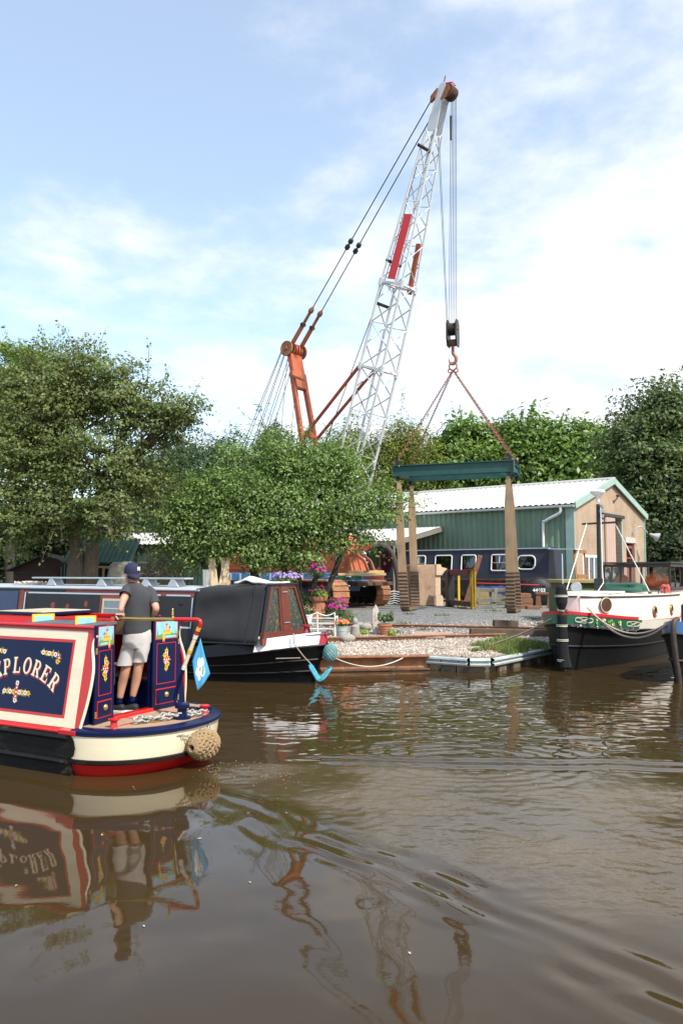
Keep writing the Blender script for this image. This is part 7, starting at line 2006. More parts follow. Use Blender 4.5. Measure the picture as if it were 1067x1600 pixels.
tag(mb.build('red_machine', mat('red_white_paint', (.33, .03, .03), .5, var=.2, col2=(.5, .48, .45), s2=5, f2=(.55, .6))), 'tilted red and white machine part under the canopy', 'machine')
# timber on the track, corrugated sheets
ty = at(556, 893, 36.8); tz = ty.z
for k, (x0, x1, z0, z1, m, lab) in enumerate(((528, 603, 899.5, 895.5, m_timnew, 'yellow timber baulk lying over the crane track'), (545, 600, 895.3, 891.5, m_timnew, 'shorter yellow timber baulk on top of the long one'), (527, 566, 906, 900, mat('green_steel_box', (.012, .06, .03), .5), 'dark green steel box under the yellow timbers'), (567, 600, 906, 900, m_oxide, 'red oxide steel box under the yellow timbers'))):
    a, b = at(x0, z0, 36.6 if k != 1 else 36.75), at(x1, z1, 36.6 if k != 1 else 36.75); mb = MB(); mb.box((a.x, a.y, a.z), (b.x, a.y + (.5 if k != 1 else .3), b.z), .012)
    tag(mb.build('timber_baulk' if k < 2 else 'steel_box', m), lab, 'timber' if k < 2 else 'box')
mb = MB(); c = gp(606, 42.5)
ws_ = thing('sheet_stack', 'stack of grey corrugated sheets behind the crane track', 'sheets', c)
for k in range(6):
    mb = MB(); n = 30; mb.add([V((-1.6 + 3.0 * i / n, y, .06 + .12 * k + .03 * math.sin(i * 1.4))) for y in (-.4, .5) for i in range(n + 1)], [(i, i + 1, n + 2 + i, n + 1 + i) for i in range(n)])
    o = mb.build('corrugated_sheet', m_galv, ws_, smooth=50); md = o.modifiers.new('thickness', 'SOLIDIFY'); md.thickness = .05
# ---- on the quay
m_sleeper = mat('railway_sleeper', (.105, .075, .052), .9, var=.35, scale=5, bump=.5, bscale=20, stretch=(1, 5, 5))
def beam(p, q, w, h, label, dz=0.0, m=m_sleeper):
    a, b = on(*p), on(*q); mb = MB(); mb.bar(a + UP * (h / 2 + dz), b + UP * (h / 2 + dz), w, h, bev=.012); return tag(mb.build('timber_beam', m), label, 'timber')
beam((734, 992), (872, 995), .30, .19, 'long dark timber sleeper lying along the quay')
beam((771, 989), (808, 990), .28, .19, 'short timber block resting on the long dark sleeper', .192)
beam((839, 990), (862, 991), .26, .14, 'small timber block near the barge bow on the long sleeper', .192)
for (p, q, lab) in (((505, 979), (870, 987), 'rusty slipway rail nearer the grey yard'), ((505, 1004), (790, 997), 'rusty slipway rail nearer the quay edge')):
    a, b = on(*p), on(*q); t_ = thing('slipway_rail', lab, 'rail', group='slipway rails in the quay gravel')
    mb = MB(); mb.bar(a + UP * .012, b + UP * .012, .12, .02); mb.build('foot', m_rustdark, t_)
    mb = MB(); mb.bar(a + UP * .06, b + UP * .06, .025, .075); mb.build('web', m_rustdark, t_)
    mb = MB(); mb.bar(a + UP * .115, b + UP * .115, .065, .035, bev=.006); mb.build('head', m_rust, t_)
mb = MB(); q4 = [on(634, 998), on(692, 1000), on(706, 991), on(650, 989)]; mb.add([p + UP * .03 for p in q4] + [p + UP * .05 + V((0, 0, .02 * (i == 1))) for i, p in enumerate(q4)], [(3, 2, 1, 0), (4, 5, 6, 7), (0, 1, 5, 4), (1, 2, 6, 5), (2, 3, 7, 6), (3, 0, 4, 7)])
tag(mb.build('steel_plate', mat('pinkish_rusty_plate', (.40, .26, .19), .8, var=.2, scale=3)), 'pinkish rusty steel plate lying flat on the pale gravel', 'plate')
pc = on(587, 990); mb = MB(); mb.prism([(-.085, 0), (.085, 0), (.085, .74), (0, .90), (-.085, .74)], pc - UP * .05, (1, 0, 0), UP, (0, 1, 0), -.05, .05)
tag(mb.build('picket_post', mat('flaking_white_post', (.55, .50, .45), .85, var=.2, scale=6, col2=(.27, .15, .09), s2=5, f2=(.50, .60), stretch=(3, 3, .8))), 'flaking white pointed wooden post on the quay', 'post')

# ================================================================== FOLIAGE
def leaf_object(name, P, size, m, parent, seed=0, aspect=.5, N=None, jit=.7, ax=None):
    """P: (n,3) leaf positions, N: the way each leaf faces; one mesh of rhombic leaves"""
    rs = np.random.RandomState(seed); n = len(P)
    nn = rs.normal(0, 1, (n, 3)) * (jit if N is not None else 1.0)
    if N is not None: nn = nn + N
    nn /= np.linalg.norm(nn, axis=1)[:, None] + 1e-9
    a = rs.normal(0, 1, (n, 3))
    if ax is not None: a = a * .5 + ax
    a -= nn * (a * nn).sum(1)[:, None]
    a /= np.linalg.norm(a, axis=1)[:, None] + 1e-9
    b = np.cross(nn, a)
    s = size * rs.uniform(.55, 1.4, n)[:, None]
    c = nn * s * .10
    v = np.stack([P - a * s * .5, P + b * s * aspect * .5 + c, P + a * s * .5, P - b * s * aspect * .5 + c], 1).reshape(-1, 3).astype(np.float32)
    me = bpy.data.meshes.new(name)
    me.vertices.add(4 * n); me.vertices.foreach_set('co', v.ravel())
    me.loops.add(4 * n); me.loops.foreach_set('vertex_index', np.arange(4 * n, dtype=np.int32))
    me.polygons.add(n); me.polygons.foreach_set('loop_start', np.arange(0, 4 * n, 4, dtype=np.int32))
    me.materials.append(m); me.update(); me.validate()
    o = bpy.data.objects.new(name, me); COL.objects.link(o); o.parent = parent
    return o
def puff_points(rs, lobes, npuff, per, prad, shell=.5, flat=.6, droop=0.0):
    """leafy boughs: each a flattened puff whose upper, outer side carries most leaves"""
    vol = np.array([l[1] * l[2] * l[3] for l in lobes]) ** .75; vol /= vol.sum()
    C = []; P = []; N = []; A = []
    for _ in range(npuff):
        l = lobes[rs.choice(len(lobes), p=vol)]
        d = rs.normal(0, 1, 3); d /= np.linalg.norm(d)
        r = (shell + (1 - shell) * rs.rand() ** .8) * (1 + .09 * rs.normal())
        c = np.array(l[0]) + d * r * np.array(l[1:4]); C.append(c)
        k = max(6, int(rs.poisson(per) * rs.uniform(.5, 1.4))); pr = prad * rs.uniform(.55, 1.45)
        q = rs.normal(0, 1, (k, 3)); q /= np.linalg.norm(q, axis=1)[:, None]
        q[:, 2] = np.where(rs.rand(k) < .72, np.abs(q[:, 2]), q[:, 2])
        rr = rs.uniform(.45, 1.08, (k, 1)) ** .6
        st = np.array([rs.uniform(.8, 1.5), rs.uniform(.8, 1.5), flat * rs.uniform(.7, 1.3)])
        off = q * rr * pr * st
        off += np.outer(rs.uniform(0, 1, k) ** 2, d * np.array([1, 1, .5])) * pr * .9          # boughs reach outward
        off[:, 2] -= droop * (off[:, 0] ** 2 + off[:, 1] ** 2) / pr
        P.append(c + off); N.append(q * .9 + np.array([0, 0, .55]) + d * .35); A.append(np.tile(d - np.array([0, 0, droop]), (k, 1)))
    return np.concatenate(P), np.concatenate(N), np.concatenate(A), np.array(C)
def foliage_tree(name, label, base, lobes_px, npuff, per, prad, leaf, m, bark, trunk_r=.18, stems=None, seed=1, droop=0.0, aspect=.5, sprigs=0, group=None, shell=.5, flat=.6, cat='tree', jit=.6):
    rs = np.random.RandomState(seed); rnd = random.Random(seed)
    t = thing(name, label, cat, group=group)
    lobes = []
    for (px, py, Y, rx, ry) in lobes_px:
        c = at(px, py, Y); k = Y / FPX; lobes.append((c, rx * k, (rx + ry) / 2 * k, ry * k))
    P, N, A, C = puff_points(rs, lobes, npuff, per, prad, shell, flat, droop)
    mb = MB(); base = V(base)
    if sprigs:
        ex = []; en = []; mid0 = np.mean([np.array(l[0]) for l in lobes], 0)
        for _ in range(sprigs):
            i = rs.randint(len(C)); d = C[i] - mid0; d = d / (np.linalg.norm(d) + 1e-6) + np.array([0, 0, .45]) + rs.normal(0, .35, 3); d /= np.linalg.norm(d)
            L = rs.uniform(.8, 2.9) * prad; e = C[i] + d * (prad * .6 + L)
            mb.tube([V(C[i]), V(C[i] + d * (prad * .6 + L * .6)) + V((0, 0, .05 * L)), V(e)], [.014, .009, .004], 4)
            for q in range(int(10 + 14 * rs.rand())):
                f = rs.rand(); ex.append(C[i] + d * (prad * .5 + L * f * 1.05) + rs.normal(0, .05 * (1 + prad), 3)); en.append(rs.normal(0, 1, 3) + np.array([0, 0, .6]))
        P = np.concatenate([P, np.array(ex)]); N = np.concatenate([N, np.array(en)]); A = np.concatenate([A, np.zeros((len(ex), 3))])
    keep = P[:, 2] > ZY + .03; P, N, A = P[keep], N[keep], A[keep]
    leaf_object('crown', P, leaf, m, t, seed, aspect, N, jit, A * .6)
    starts = stems or [(base, base + V((0, 0, 1)) * (min(l[0].z for l in lobes) - base.z) * .8)]
    for (a, b) in starts:
        a, b = V(a), V(b); mid_ = a.lerp(b, .5) + V((rnd.uniform(-.12, .12), rnd.uniform(-.1, .1), 0)) * (b - a).length * .4
        pts = bez([a - UP * .15, mid_, b], 6); n = len(pts)
        mb.tube(pts, [trunk_r * (1.25 - .55 * i / n) for i in range(n)], 9)
    for l in lobes:
        c = V(l[0]); s = min(starts, key=lambda q: (V(q[1]) - c).length); b = V(s[1])
        pts = bez([b - UP * .1, b.lerp(c, .5) + V((rnd.uniform(-.2, .2), rnd.uniform(-.2, .2), rnd.uniform(-.1, .2))) * (c - b).length * .4, c], 5); n = len(pts); r0 = trunk_r * .5
        mb.tube(pts, [r0 * (1 - .65 * i / n) for i in range(n)], 6)
        near = [V(q) for q in C if (abs(q[0] - c.x) / l[1]) ** 2 + (abs(q[1] - c.y) / l[2]) ** 2 + (abs(q[2] - c.z) / l[3]) ** 2 < 1.4]
        rnd.shuffle(near)
        for q in near[:30]:
            s0 = pts[rnd.randint(n // 2, n - 1)]; md_ = s0.lerp(q, .5) + V((rnd.uniform(-.1, .1), rnd.uniform(-.1, .1), rnd.uniform(-.05, .15))) * (q - s0).length
            mb.tube(bez([s0, md_, q], 3), [r0 * .34, r0 * .30, r0 * .26, r0 * .22, r0 * .17, r0 * .12, r0 * .07], 4)
    mb.build('trunk', bark, t, smooth=60)
    return t
TL_ = (1.15, 1.25, .7)
m_bark = mat('grey_brown_bark', (.13, .10, .072), .95, var=.35, scale=6, bump=.7, bscale=14, stretch=(3, 3, .7))
m_barkd = mat('dark_bark', (.05, .04, .03), .95, var=.35, scale=6, bump=.5, bscale=14)
m_haw = mat('hawthorn_leaves', (.145, .185, .055), .6, var=.25, scale=.6, island=.45, trans=TL_, col2=(.185, .20, .07), s2=.5)
m_apple = mat('fresh_green_leaves', (.165, .25, .066), .5, var=.25, scale=.8, island=.45, trans=TL_, col2=(.22, .285, .09), s2=.7)
m_cyp = mat('yellow_green_cypress', (.19, .225, .040), .7, var=.25, scale=.5, island=.4, trans=TL_, col2=(.10, .145, .03), s2=.45)
m_laurel = mat('laurel_leaves', (.15, .235, .045), .4, var=.25, scale=.4, island=.45, trans=TL_, col2=(.09, .16, .035), s2=.4)
m_dkcon = mat('dark_conifer_sprays', (.055, .10, .040), .7, var=.3, scale=.5, island=.4, trans=TL_, col2=(.085, .14, .05), s2=.5)
m_dktree = mat('whitebeam_leaves', (.105, .15, .050), .5, var=.3, scale=.5, island=.5, trans=TL_, col2=(.19, .23, .12), s2=.9, f2=(.60, .72))
m_birch = mat('light_green_leaves', (.16, .235, .045), .55, var=.25, scale=.5, island=.4, trans=TL_)
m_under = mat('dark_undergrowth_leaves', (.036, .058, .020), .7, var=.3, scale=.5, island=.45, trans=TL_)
# big hawthorn on the left bank
hw1, hw2 = gp(118, 28.8), gp(143, 28.6)
foliage_tree('hawthorn_tree', 'large spreading olive green hawthorn on the left bank', hw1,
    [(95, 640, 29, 75, 60), (30, 660, 30, 70, 80), (150, 600, 29, 70, 48), (215, 640, 28.5, 62, 42), (262, 655, 28, 42, 34), (60, 740, 28.5, 80, 70), (150, 720, 28, 75, 55), (205, 745, 27.5, 50, 50), (110, 800, 27.5, 75, 44), (30, 815, 28, 55, 50), (182, 805, 27, 45, 40), (75, 835, 28.5, 40, 24), (235, 690, 28, 38, 28), (120, 570, 29.5, 45, 30), (60, 600, 30, 55, 45), (295, 640, 28, 16, 20)],
    720, 105, .54, .125, m_haw, m_bark, .25, stems=[(hw1, at(126, 800, 28.8)), (hw2, at(150, 790, 28.8)), (hw1 + V((.5, .2, 0)), at(105, 770, 29))], seed=3, sprigs=150, shell=.36, aspect=.62, flat=.5)
# orchard tree in front of the crane: several stems
cb = gp(480, 29)
foliage_tree('orchard_tree', 'bushy bright green multi-stemmed tree in front of the crane', cb,
    [(440, 750, 29.5, 55, 48), (500, 745, 29.5, 50, 42), (400, 790, 29.0, 60, 48), (330, 790, 29.0, 52, 50), (290, 815, 29.0, 32, 42), (470, 805, 28.8, 60, 45), (535, 790, 29.0, 48, 46), (580, 800, 29.2, 36, 36), (420, 845, 28.6, 62, 30), (345, 845, 28.8, 58, 28), (500, 845, 28.6, 46, 28), (450, 712, 29.8, 32, 26), (432, 692, 29.8, 16, 20), (495, 705, 29.8, 22, 22), (405, 872, 28.4, 50, 18), (315, 872, 28.8, 45, 20), (270, 850, 29.0, 22, 30), (360, 720, 29.6, 30, 26), (475, 875, 28.4, 30, 12), (605, 785, 29.2, 30, 16), (560, 835, 29.0, 30, 22), (295, 850, 29.0, 28, 20), (530, 735, 29.5, 30, 30)],
    760, 95, .52, .118, m_apple, m_barkd, .10, stems=[(gp(474, 29), at(455, 830, 29)), (gp(480, 29.2), at(500, 820, 29)), (gp(466, 29), at(420, 825, 29)), (gp(350, 29.5), at(345, 830, 29)), (gp(395, 29.3), at(385, 835, 29)), (gp(488, 29.3), at(545, 825, 29.2)), (gp(430, 29.2), at(380, 850, 29)), (gp(335, 29), at(310, 840, 29))], seed=5, sprigs=190, shell=.36, aspect=.55, flat=.75)
BG_ = 'trees behind the boatyard'
def bgtree(name, label, lobes, ncl, per, crad, leaf, m, seed, droop=0.0, aspect=.45, sprigs=30, cat='tree'):
    k_ = 1.36 if lobes[0][2] > 51 else 1.27 if lobes[0][2] > 45 else 1.0
    lobes = [(a, c, Y * k_, r1, r2) for a, c, Y, r1, r2 in lobes]; crad *= k_; leaf *= k_ ** .7
    px, Y = lobes[0][0], lobes[0][2]; b = at(px, 900, Y); b.z = ZY
    return foliage_tree(name, label, b, lobes, ncl, per, crad, leaf, m, m_barkd, .22, seed=seed, droop=droop, aspect=aspect, sprigs=sprigs, group=BG_, cat=cat, shell=.5, flat=.8)
bgtree('cypress_tree', 'yellow green cypress behind the boom between mast and slings', [(640, 715, 60, 48, 45), (630, 690, 60, 30, 35), (665, 740, 59, 40, 50), (600, 740, 60, 38, 50), (650, 800, 59, 60, 60)], 330, 90, 1.05, .36, m_cyp, 11, .5, .22)
bgtree('cypress_tree', 'yellow green cypress behind the orange mast and struts', [(535, 720, 61, 42, 45), (515, 750, 60, 40, 50), (560, 700, 61, 30, 35), (540, 800, 60, 55, 60)], 280, 90, 1.05, .36, m_cyp, 12, .5, .22)
bgtree('conifer_tree', 'dark pointed conifer just left of the orange mast', [(435, 720, 58, 32, 42), (430, 690, 58, 16, 26), (415, 770, 57, 45, 50), (455, 760, 57, 35, 50)], 240, 90, 1.0, .34, m_dkcon, 13, .6, .22)
bgtree('conifer_tree', 'broad dark conifer behind the left half of the orchard tree', [(325, 730, 56, 60, 42), (290, 760, 55, 50, 50), (360, 720, 56, 34, 34), (340, 800, 55, 75, 60)], 330, 90, 1.0, .34, m_dkcon, 14, .6, .22)
bgtree('conifer_tree', 'dark conifer between the hawthorn and the long shed', [(255, 755, 52, 40, 55), (225, 790, 51, 45, 55), (275, 720, 53, 22, 34), (200, 830, 50, 40, 50)], 290, 90, .9, .32, m_dkcon, 15, .6, .22)
for k, (px, top, r, Y) in enumerate(((725, 705, 42, 60), (775, 712, 44, 61), (825, 700, 46, 60), (875, 705, 46, 59), (920, 715, 42, 60))):
    bgtree('laurel_tree', ['bright green laurel above the left part of the white roof', 'bright green laurel right behind the right-hand chain', 'bright green laurel at the tallest part of the hedge', 'bright green laurel above the shed ridge', 'bright green laurel beside the dark tree'][k], [(px, top, Y, r, 34), (px - 15, top + 45, Y - 1, r, 45), (px + 15, top + 40, Y - .5, r, 45), (px + 5, top - 15, Y, r * .55, 22), (px, top + 90, Y, r * 1.1, 50)], 300, 70, 1.0, .42, m_laurel, 30 + k, -.1, .5)
bgtree('whitebeam_tree', 'tall dark whitebeam tree at the right edge beside the gable', [(1010, 672, 50, 50, 52), (1052, 655, 50, 46, 52), (990, 720, 49, 50, 55), (1045, 730, 49, 60, 60), (1080, 690, 50, 50, 60), (1020, 790, 49, 55, 55), (1070, 810, 49, 55, 60), (1005, 850, 49, 40, 50), (1050, 870, 48.5, 50, 45), (1035, 622, 50, 28, 22)], 620, 85, .85, .29, m_dktree, 41, .1, .5)
bgtree('birch_tree', 'light green tree at the far left behind the hawthorn', [(20, 600, 38, 55, 60), (60, 590, 38, 35, 45), (0, 660, 37, 60, 70), (90, 640, 38, 40, 55), (40, 700, 38, 60, 60)], 330, 85, .6, .18, m_birch, 51, -.3, .5, 120)
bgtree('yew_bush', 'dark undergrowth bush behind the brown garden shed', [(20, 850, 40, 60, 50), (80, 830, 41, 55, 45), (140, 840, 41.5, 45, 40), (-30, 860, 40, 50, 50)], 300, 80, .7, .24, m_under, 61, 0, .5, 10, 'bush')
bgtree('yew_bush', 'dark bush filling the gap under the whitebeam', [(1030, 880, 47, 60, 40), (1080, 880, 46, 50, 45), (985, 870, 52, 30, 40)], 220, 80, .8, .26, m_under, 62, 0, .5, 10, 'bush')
# far wood closing the horizon
rs = np.random.RandomState(77)
lobes = []
for k in range(70):
    x = -95 + 190 * k / 69 + rs.uniform(-1, 1); lobes.append((V((x, rs.uniform(112, 122), rs.uniform(2.5, 6.5))), rs.uniform(4, 6), 3.5, rs.uniform(4, 6)))
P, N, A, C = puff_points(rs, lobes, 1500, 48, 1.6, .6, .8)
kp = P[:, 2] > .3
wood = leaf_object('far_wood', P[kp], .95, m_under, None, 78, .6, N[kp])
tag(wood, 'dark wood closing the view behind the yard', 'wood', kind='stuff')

# ================================================================== GARDEN BITS ON THE QUAY
m_terra = mat('terracotta', (.42, .17, .09), .85, var=.18, scale=6, bump=.2, col2=(.33, .17, .11), s2=4)
m_soil = mat('potting_soil', (.04, .03, .02), .95, var=.3)
m_pleaf = mat('pot_plant_leaves', (.10, .18, .045), .6, var=.2, island=.4, trans=TL_)
m_yleaf = mat('yellow_green_leaves', (.28, .34, .04), .6, var=.2, island=.4, trans=TL_)
m_mag = mat('magenta_petals', (.55, .02, .30), .6, var=.1, island=.3, trans=(1, 1, 1))
m_orgp = mat('orange_petals', (.75, .27, .08), .6, var=.1, island=.3, trans=(1, 1, 1))
m_lil = mat('lilac_petals', (.42, .30, .60), .6, var=.1, island=.3, trans=(1, 1, 1))
m_redp = mat('red_petals', (.55, .03, .03), .6, var=.1, island=.3, trans=(1, 1, 1))
def bush(parent, c, r, h, n, leaf, m, seed, name='leaves', up=.4, aspect=.45):
    rs = np.random.RandomState(seed); q = rs.normal(0, 1, (n, 3)); q /= np.linalg.norm(q, axis=1)[:, None]
    rr = rs.uniform(.3, 1.05, (n, 1)) ** .6; P = np.array(c) + q * rr * np.array([r, r, h]); return leaf_object(name, P, leaf, m, parent, seed, aspect, q + np.array([0, 0, up]))
def flowers(parent, c, r, h, n, size, m, seed, name='flowers'):
    """small five-petalled discs facing outwards and up"""
    rs = np.random.RandomState(seed); mb = MB()
    for _ in range(n):
        d = rs.normal(0, 1, 3); d[1] -= .5; d[2] = abs(d[2]); d /= np.linalg.norm(d); p = V(np.array(c) + d * np.array([r, r, h]) * rs.uniform(.85, 1.15)); ax = V(d) + V((0, -.4, .5)); ax.normalize(); s = ax.orthogonal().normalized(); t_ = ax.cross(s)
        k = 10; mb.add([p] + [p + (s * math.cos(2 * PI * i / k) + t_ * math.sin(2 * PI * i / k)) * size * (1 if i % 2 else .72) + ax * size * .25 for i in range(k)], [(0, 1 + i, 1 + (i + 1) % k) for i in range(k)])
    o = mb.build(name, m, parent); o['kind'] = 'stuff'; return o
# chimney-pot planter
c = on(497, 967); ck = thing('chimney_pot_planter', 'octagonal terracotta chimney pot planted with green and red flowers', 'planter', c, R(22))
mb = MB(); mb.lathe([(.34, 0), (.34, .10), (.27, .14), (.245, .62), (.33, .66), (.36, .74), (.36, .80), (.30, .80), (.28, .72)], (0, 0, 0), 8); mb.build('pot', m_terra, ck)
for k in range(8):
    a = PI / 8 + k * PI / 4 - PI / 8 + R(22.5); rr = .262 * math.cos(PI / 8); n_ = V((math.cos(a), math.sin(a), 0)); t_ = V((-n_.y, n_.x, 0))
    mb = MB(); mb.obox(n_ * (rr + .004) + UP * .38, t_, UP, n_, V((.065, .17, .012)), .004); mb.build('raised_panel', m_terra, ck)
bush(ck, (0, 0, .92), .36, .26, 420, .10, m_pleaf, 101); bush(ck, (.05, -.1, .85), .34, .16, 200, .09, m_yleaf, 102, 'trailing_leaves'); bush(ck, (.12, .0, 1.15), .05, .22, 60, .09, m_redp, 103, 'red_spike'); flowers(ck, (-.1, -.05, .95), .38, .25, 10, .04, m_mag, 104)
# hanging-basket flowers in the tree
c = at(497, 897, 27.6); hbk = thing('hanging_basket', 'hanging basket of pink flowers below the orchard tree', 'hanging basket')
mb = MB(); mb.lathe([(.04, -.16), (.14, -.08), (.17, 0)], c, 14); mb.build('basket', m_soil, hbk, smooth=50)
bush(hbk, tuple(c + UP * .1), .30, .26, 360, .09, m_pleaf, 111); flowers(hbk, tuple(c + UP * .1), .33, .30, 34, .045, m_mag, 112)
for k in range(3):
    a = 2 * PI * k / 3; mb = MB(); mb.tube([c + V((.16 * math.cos(a), .16 * math.sin(a), 0)), c + UP * 1.0], .006, 5); mb.build('hanger', m_black, hbk)
# magenta border flowers, dark shrub
c = on(527, 968); mp_ = thing('flower_clump', 'clump of magenta flowers beside the white bench', 'flowers')
bush(mp_, tuple(c + UP * .35), .38, .38, 520, .10, m_pleaf, 121); flowers(mp_, tuple(c + UP * .38), .40, .40, 46, .055, m_mag, 122)
c = on(545, 975); sh_ = thing('heather_shrub', 'small olive green heather shrub right of the magenta flowers', 'shrub'); bush(sh_, tuple(c + UP * .22), .20, .28, 360, .09, m_haw, 131, aspect=.25)
c = on(462, 968); sh_ = thing('leafy_shrub', 'leafy green shrub at the foot of the orchard tree', 'shrub'); bush(sh_, tuple(c + UP * .5), .55, .55, 700, .12, m_pleaf, 132)
c = on(515, 962); sh_ = thing('leafy_shrub', 'leafy green shrub right of the chimney pot planter', 'shrub'); bush(sh_, tuple(c + UP * .35), .45, .40, 520, .11, m_pleaf, 133)
# lilac flowers behind the cratch
c = at(447, 902, 18.9); lf_ = thing('lilac_flowers', 'lilac flowers in a tub just behind the varnished cratch board', 'flowers')
bush(lf_, tuple(c - UP * .08), .30, .14, 260, .07, m_pleaf, 141); flowers(lf_, tuple(c), .34, .14, 70, .035, m_lil, 142)
zt_ = c.z - .16; zb2 = zg(c.x, c.y)
mb = MB(); mb.lathe([(.20, zb2), (.20, zb2 + .03), (.05, zb2 + .08), (.05, zt_ - .2), (.22, zt_ - .12), (.26, zt_)], (c.x, c.y, 0), 14); mb.build('stand_pot', m_terra, lf_, smooth=40)
# white pot with heather
c = on(481, 975); wp = thing('white_flower_pot', 'white pot of pinkish heather behind the bench', 'flower pot', c)
mb = MB(); mb.lathe([(.11, 0), (.15, .24), (.165, .25), (.165, .28), (.14, .28), (.13, .22)], (0, 0, 0), 18); mb.build('pot', m_wht, wp, smooth=40)
bush(wp, (0, 0, .42), .24, .18, 260, .07, m_pleaf, 151); flowers(wp, (0, 0, .42), .24, .18, 26, .022, mat('dusty_pink_petals', (.50, .22, .22), .7), 152)
# galvanised bucket of orange flowers
c = on(534, 1001); bk_ = thing('flower_bucket', 'galvanised bucket of orange flowers at the quay edge', 'bucket', c)
mb = MB(); mb.lathe([(.125, 0), (.165, .36), (.175, .365), (.175, .38), (.155, .38), (.15, .3)], (0, 0, 0), 20); mb.build('bucket', m_galv, bk_, smooth=40)
for z in (.12, .27):
    mb = MB(); mb.torus((0, 0, z), .125 + .04 * z / .36 + .004, .006, (0, 0, 1), 20, 5); mb.build('ridge', m_galv, bk_, smooth=50)
bush(bk_, (0, 0, .44), .17, .09, 200, .06, m_pleaf, 161); flowers(bk_, (0, 0, .46), .19, .11, 44, .035, m_orgp, 162)
# terracotta pot right of the picket post
c = on(601, 992); tp_ = thing('terracotta_pot', 'ribbed terracotta pot with leggy plant beside the white post', 'flower pot', c)
mb = MB(); mb.lathe([(.13, 0), (.19, .22), (.195, .26), (.215, .265), (.215, .31), (.18, .31), (.17, .24)], (0, 0, 0), 20); mb.build('pot', m_terra, tp_, smooth=35)
for k in range(3):
    mb = MB(); mb.torus((0, 0, .06 + .06 * k), .145 + .018 * k, .008, (0, 0, 1), 20, 5); mb.build('rib', m_terra, tp_, smooth=50)
for k, (x, h_) in enumerate(((-.14, .34), (.10, .30), (.20, .38), (-.02, .26))): bush(tp_, (x, 0, .33 + h_ / 2), .06, h_ / 2, 60, .10, m_pleaf, 170 + k, aspect=.4)
c = on(612, 995); yf = thing('yellow_green_weed', 'yellow green weed right of the terracotta pot', 'plant'); bush(yf, tuple(c + UP * .10), .14, .12, 130, .09, m_yleaf, 181)
c = on(567, 991); yf = thing('yellow_green_weed', 'yellow green weed left of the white post', 'plant'); bush(yf, tuple(c + UP * .06), .2, .08, 150, .07, m_yleaf, 182)
# little stone statue and edging stones
c = on(555, 1000); st_ = thing('stone_statue', 'small weathered stone garden statue on the quay gravel', 'statue', c)
m_stat = mat('lichen_grey_stone', (.30, .275, .24), .95, var=.3, scale=10, bump=.5, bscale=30)
mb = MB(); mb.box((-.16, -.12, 0), (.16, .12, .08), .02); mb.build('plinth', m_stat, st_)
mb = MB(); mb.lathe([(.13, .08), (.15, .16), (.11, .28), (.12, .36), (.05, .42), (.07, .46), (.075, .52), (.04, .58), (.01, .6)], (0, 0, 0), 14); mb.build('figure', m_stat, st_, smooth=50)
rr = random.Random(4)
for k, (px, py, lab) in enumerate(((520, 993, 'grey edging stone behind the galvanised bucket'), (543, 1003, 'grey edging stone right of the galvanised bucket'), (572, 984, 'grey edging stone left of the white post'), (561, 983, 'grey edging stone behind the garden statue'))):
    c = on(px, py); n, m_ = 12, 7; mb = MB(); mb.ball(c + UP * .08, .16, n, m_, (1.3, .9, .8)); mb.v = [(p[0] + .03 * noise.noise(V(p) * 5 + V((k, 0, 0))), p[1], p[2] + .03 * noise.noise(V(p) * 6)) for p in mb.v]
    tag(mb.build('edging_stone', m_stat, smooth=60), lab, 'stone')
# white metal garden bench seen from behind
c = on(496, 994); be = thing('garden_bench', 'white painted metal garden bench on the quay beside the moored bow', 'bench', c, R(-10))
mW = mat('white_bench_paint', (.74, .73, .70), .5, var=.06)
for x in (-.50, 0, .50):
    mb = MB(); mb.tube([(x, 0, 0), (x, 0, .34), (x, -.06, .66 + (.02 if x == 0 else .0))], .022, 8); mb.build('back_post', mW, be, smooth=40)
    if x: mb = MB(); mb.tube([(x, .40, 0), (x, .40, .52), (x, .36, .54), (x, -.02, .50)], .02, 8); mb.build('arm_leg', mW, be, smooth=40)
for s in (-1, 1):
    mb = MB(); mb.tube(bez([(0, -.06, .655), (s * .14, -.06, .60), (s * .26, -.06, .575), (s * .38, -.06, .60), (s * .50, -.06, .655)], 5), .019, 6); mb.build('top_rail', mW, be, smooth=50)
for z, y in ((.50, -.035), (.36, -.005), (.20, .0)):
    mb = MB(); mb.tube([(-.50, y, z), (.50, y, z)], .017, 6); mb.build('back_rail', mW, be, smooth=50)
for k in range(5):
    mb = MB(); mb.box((-.50, .03 + k * .08, .325), (.50, .085 + k * .08, .345), .004); mb.build('seat_slat', mW, be)
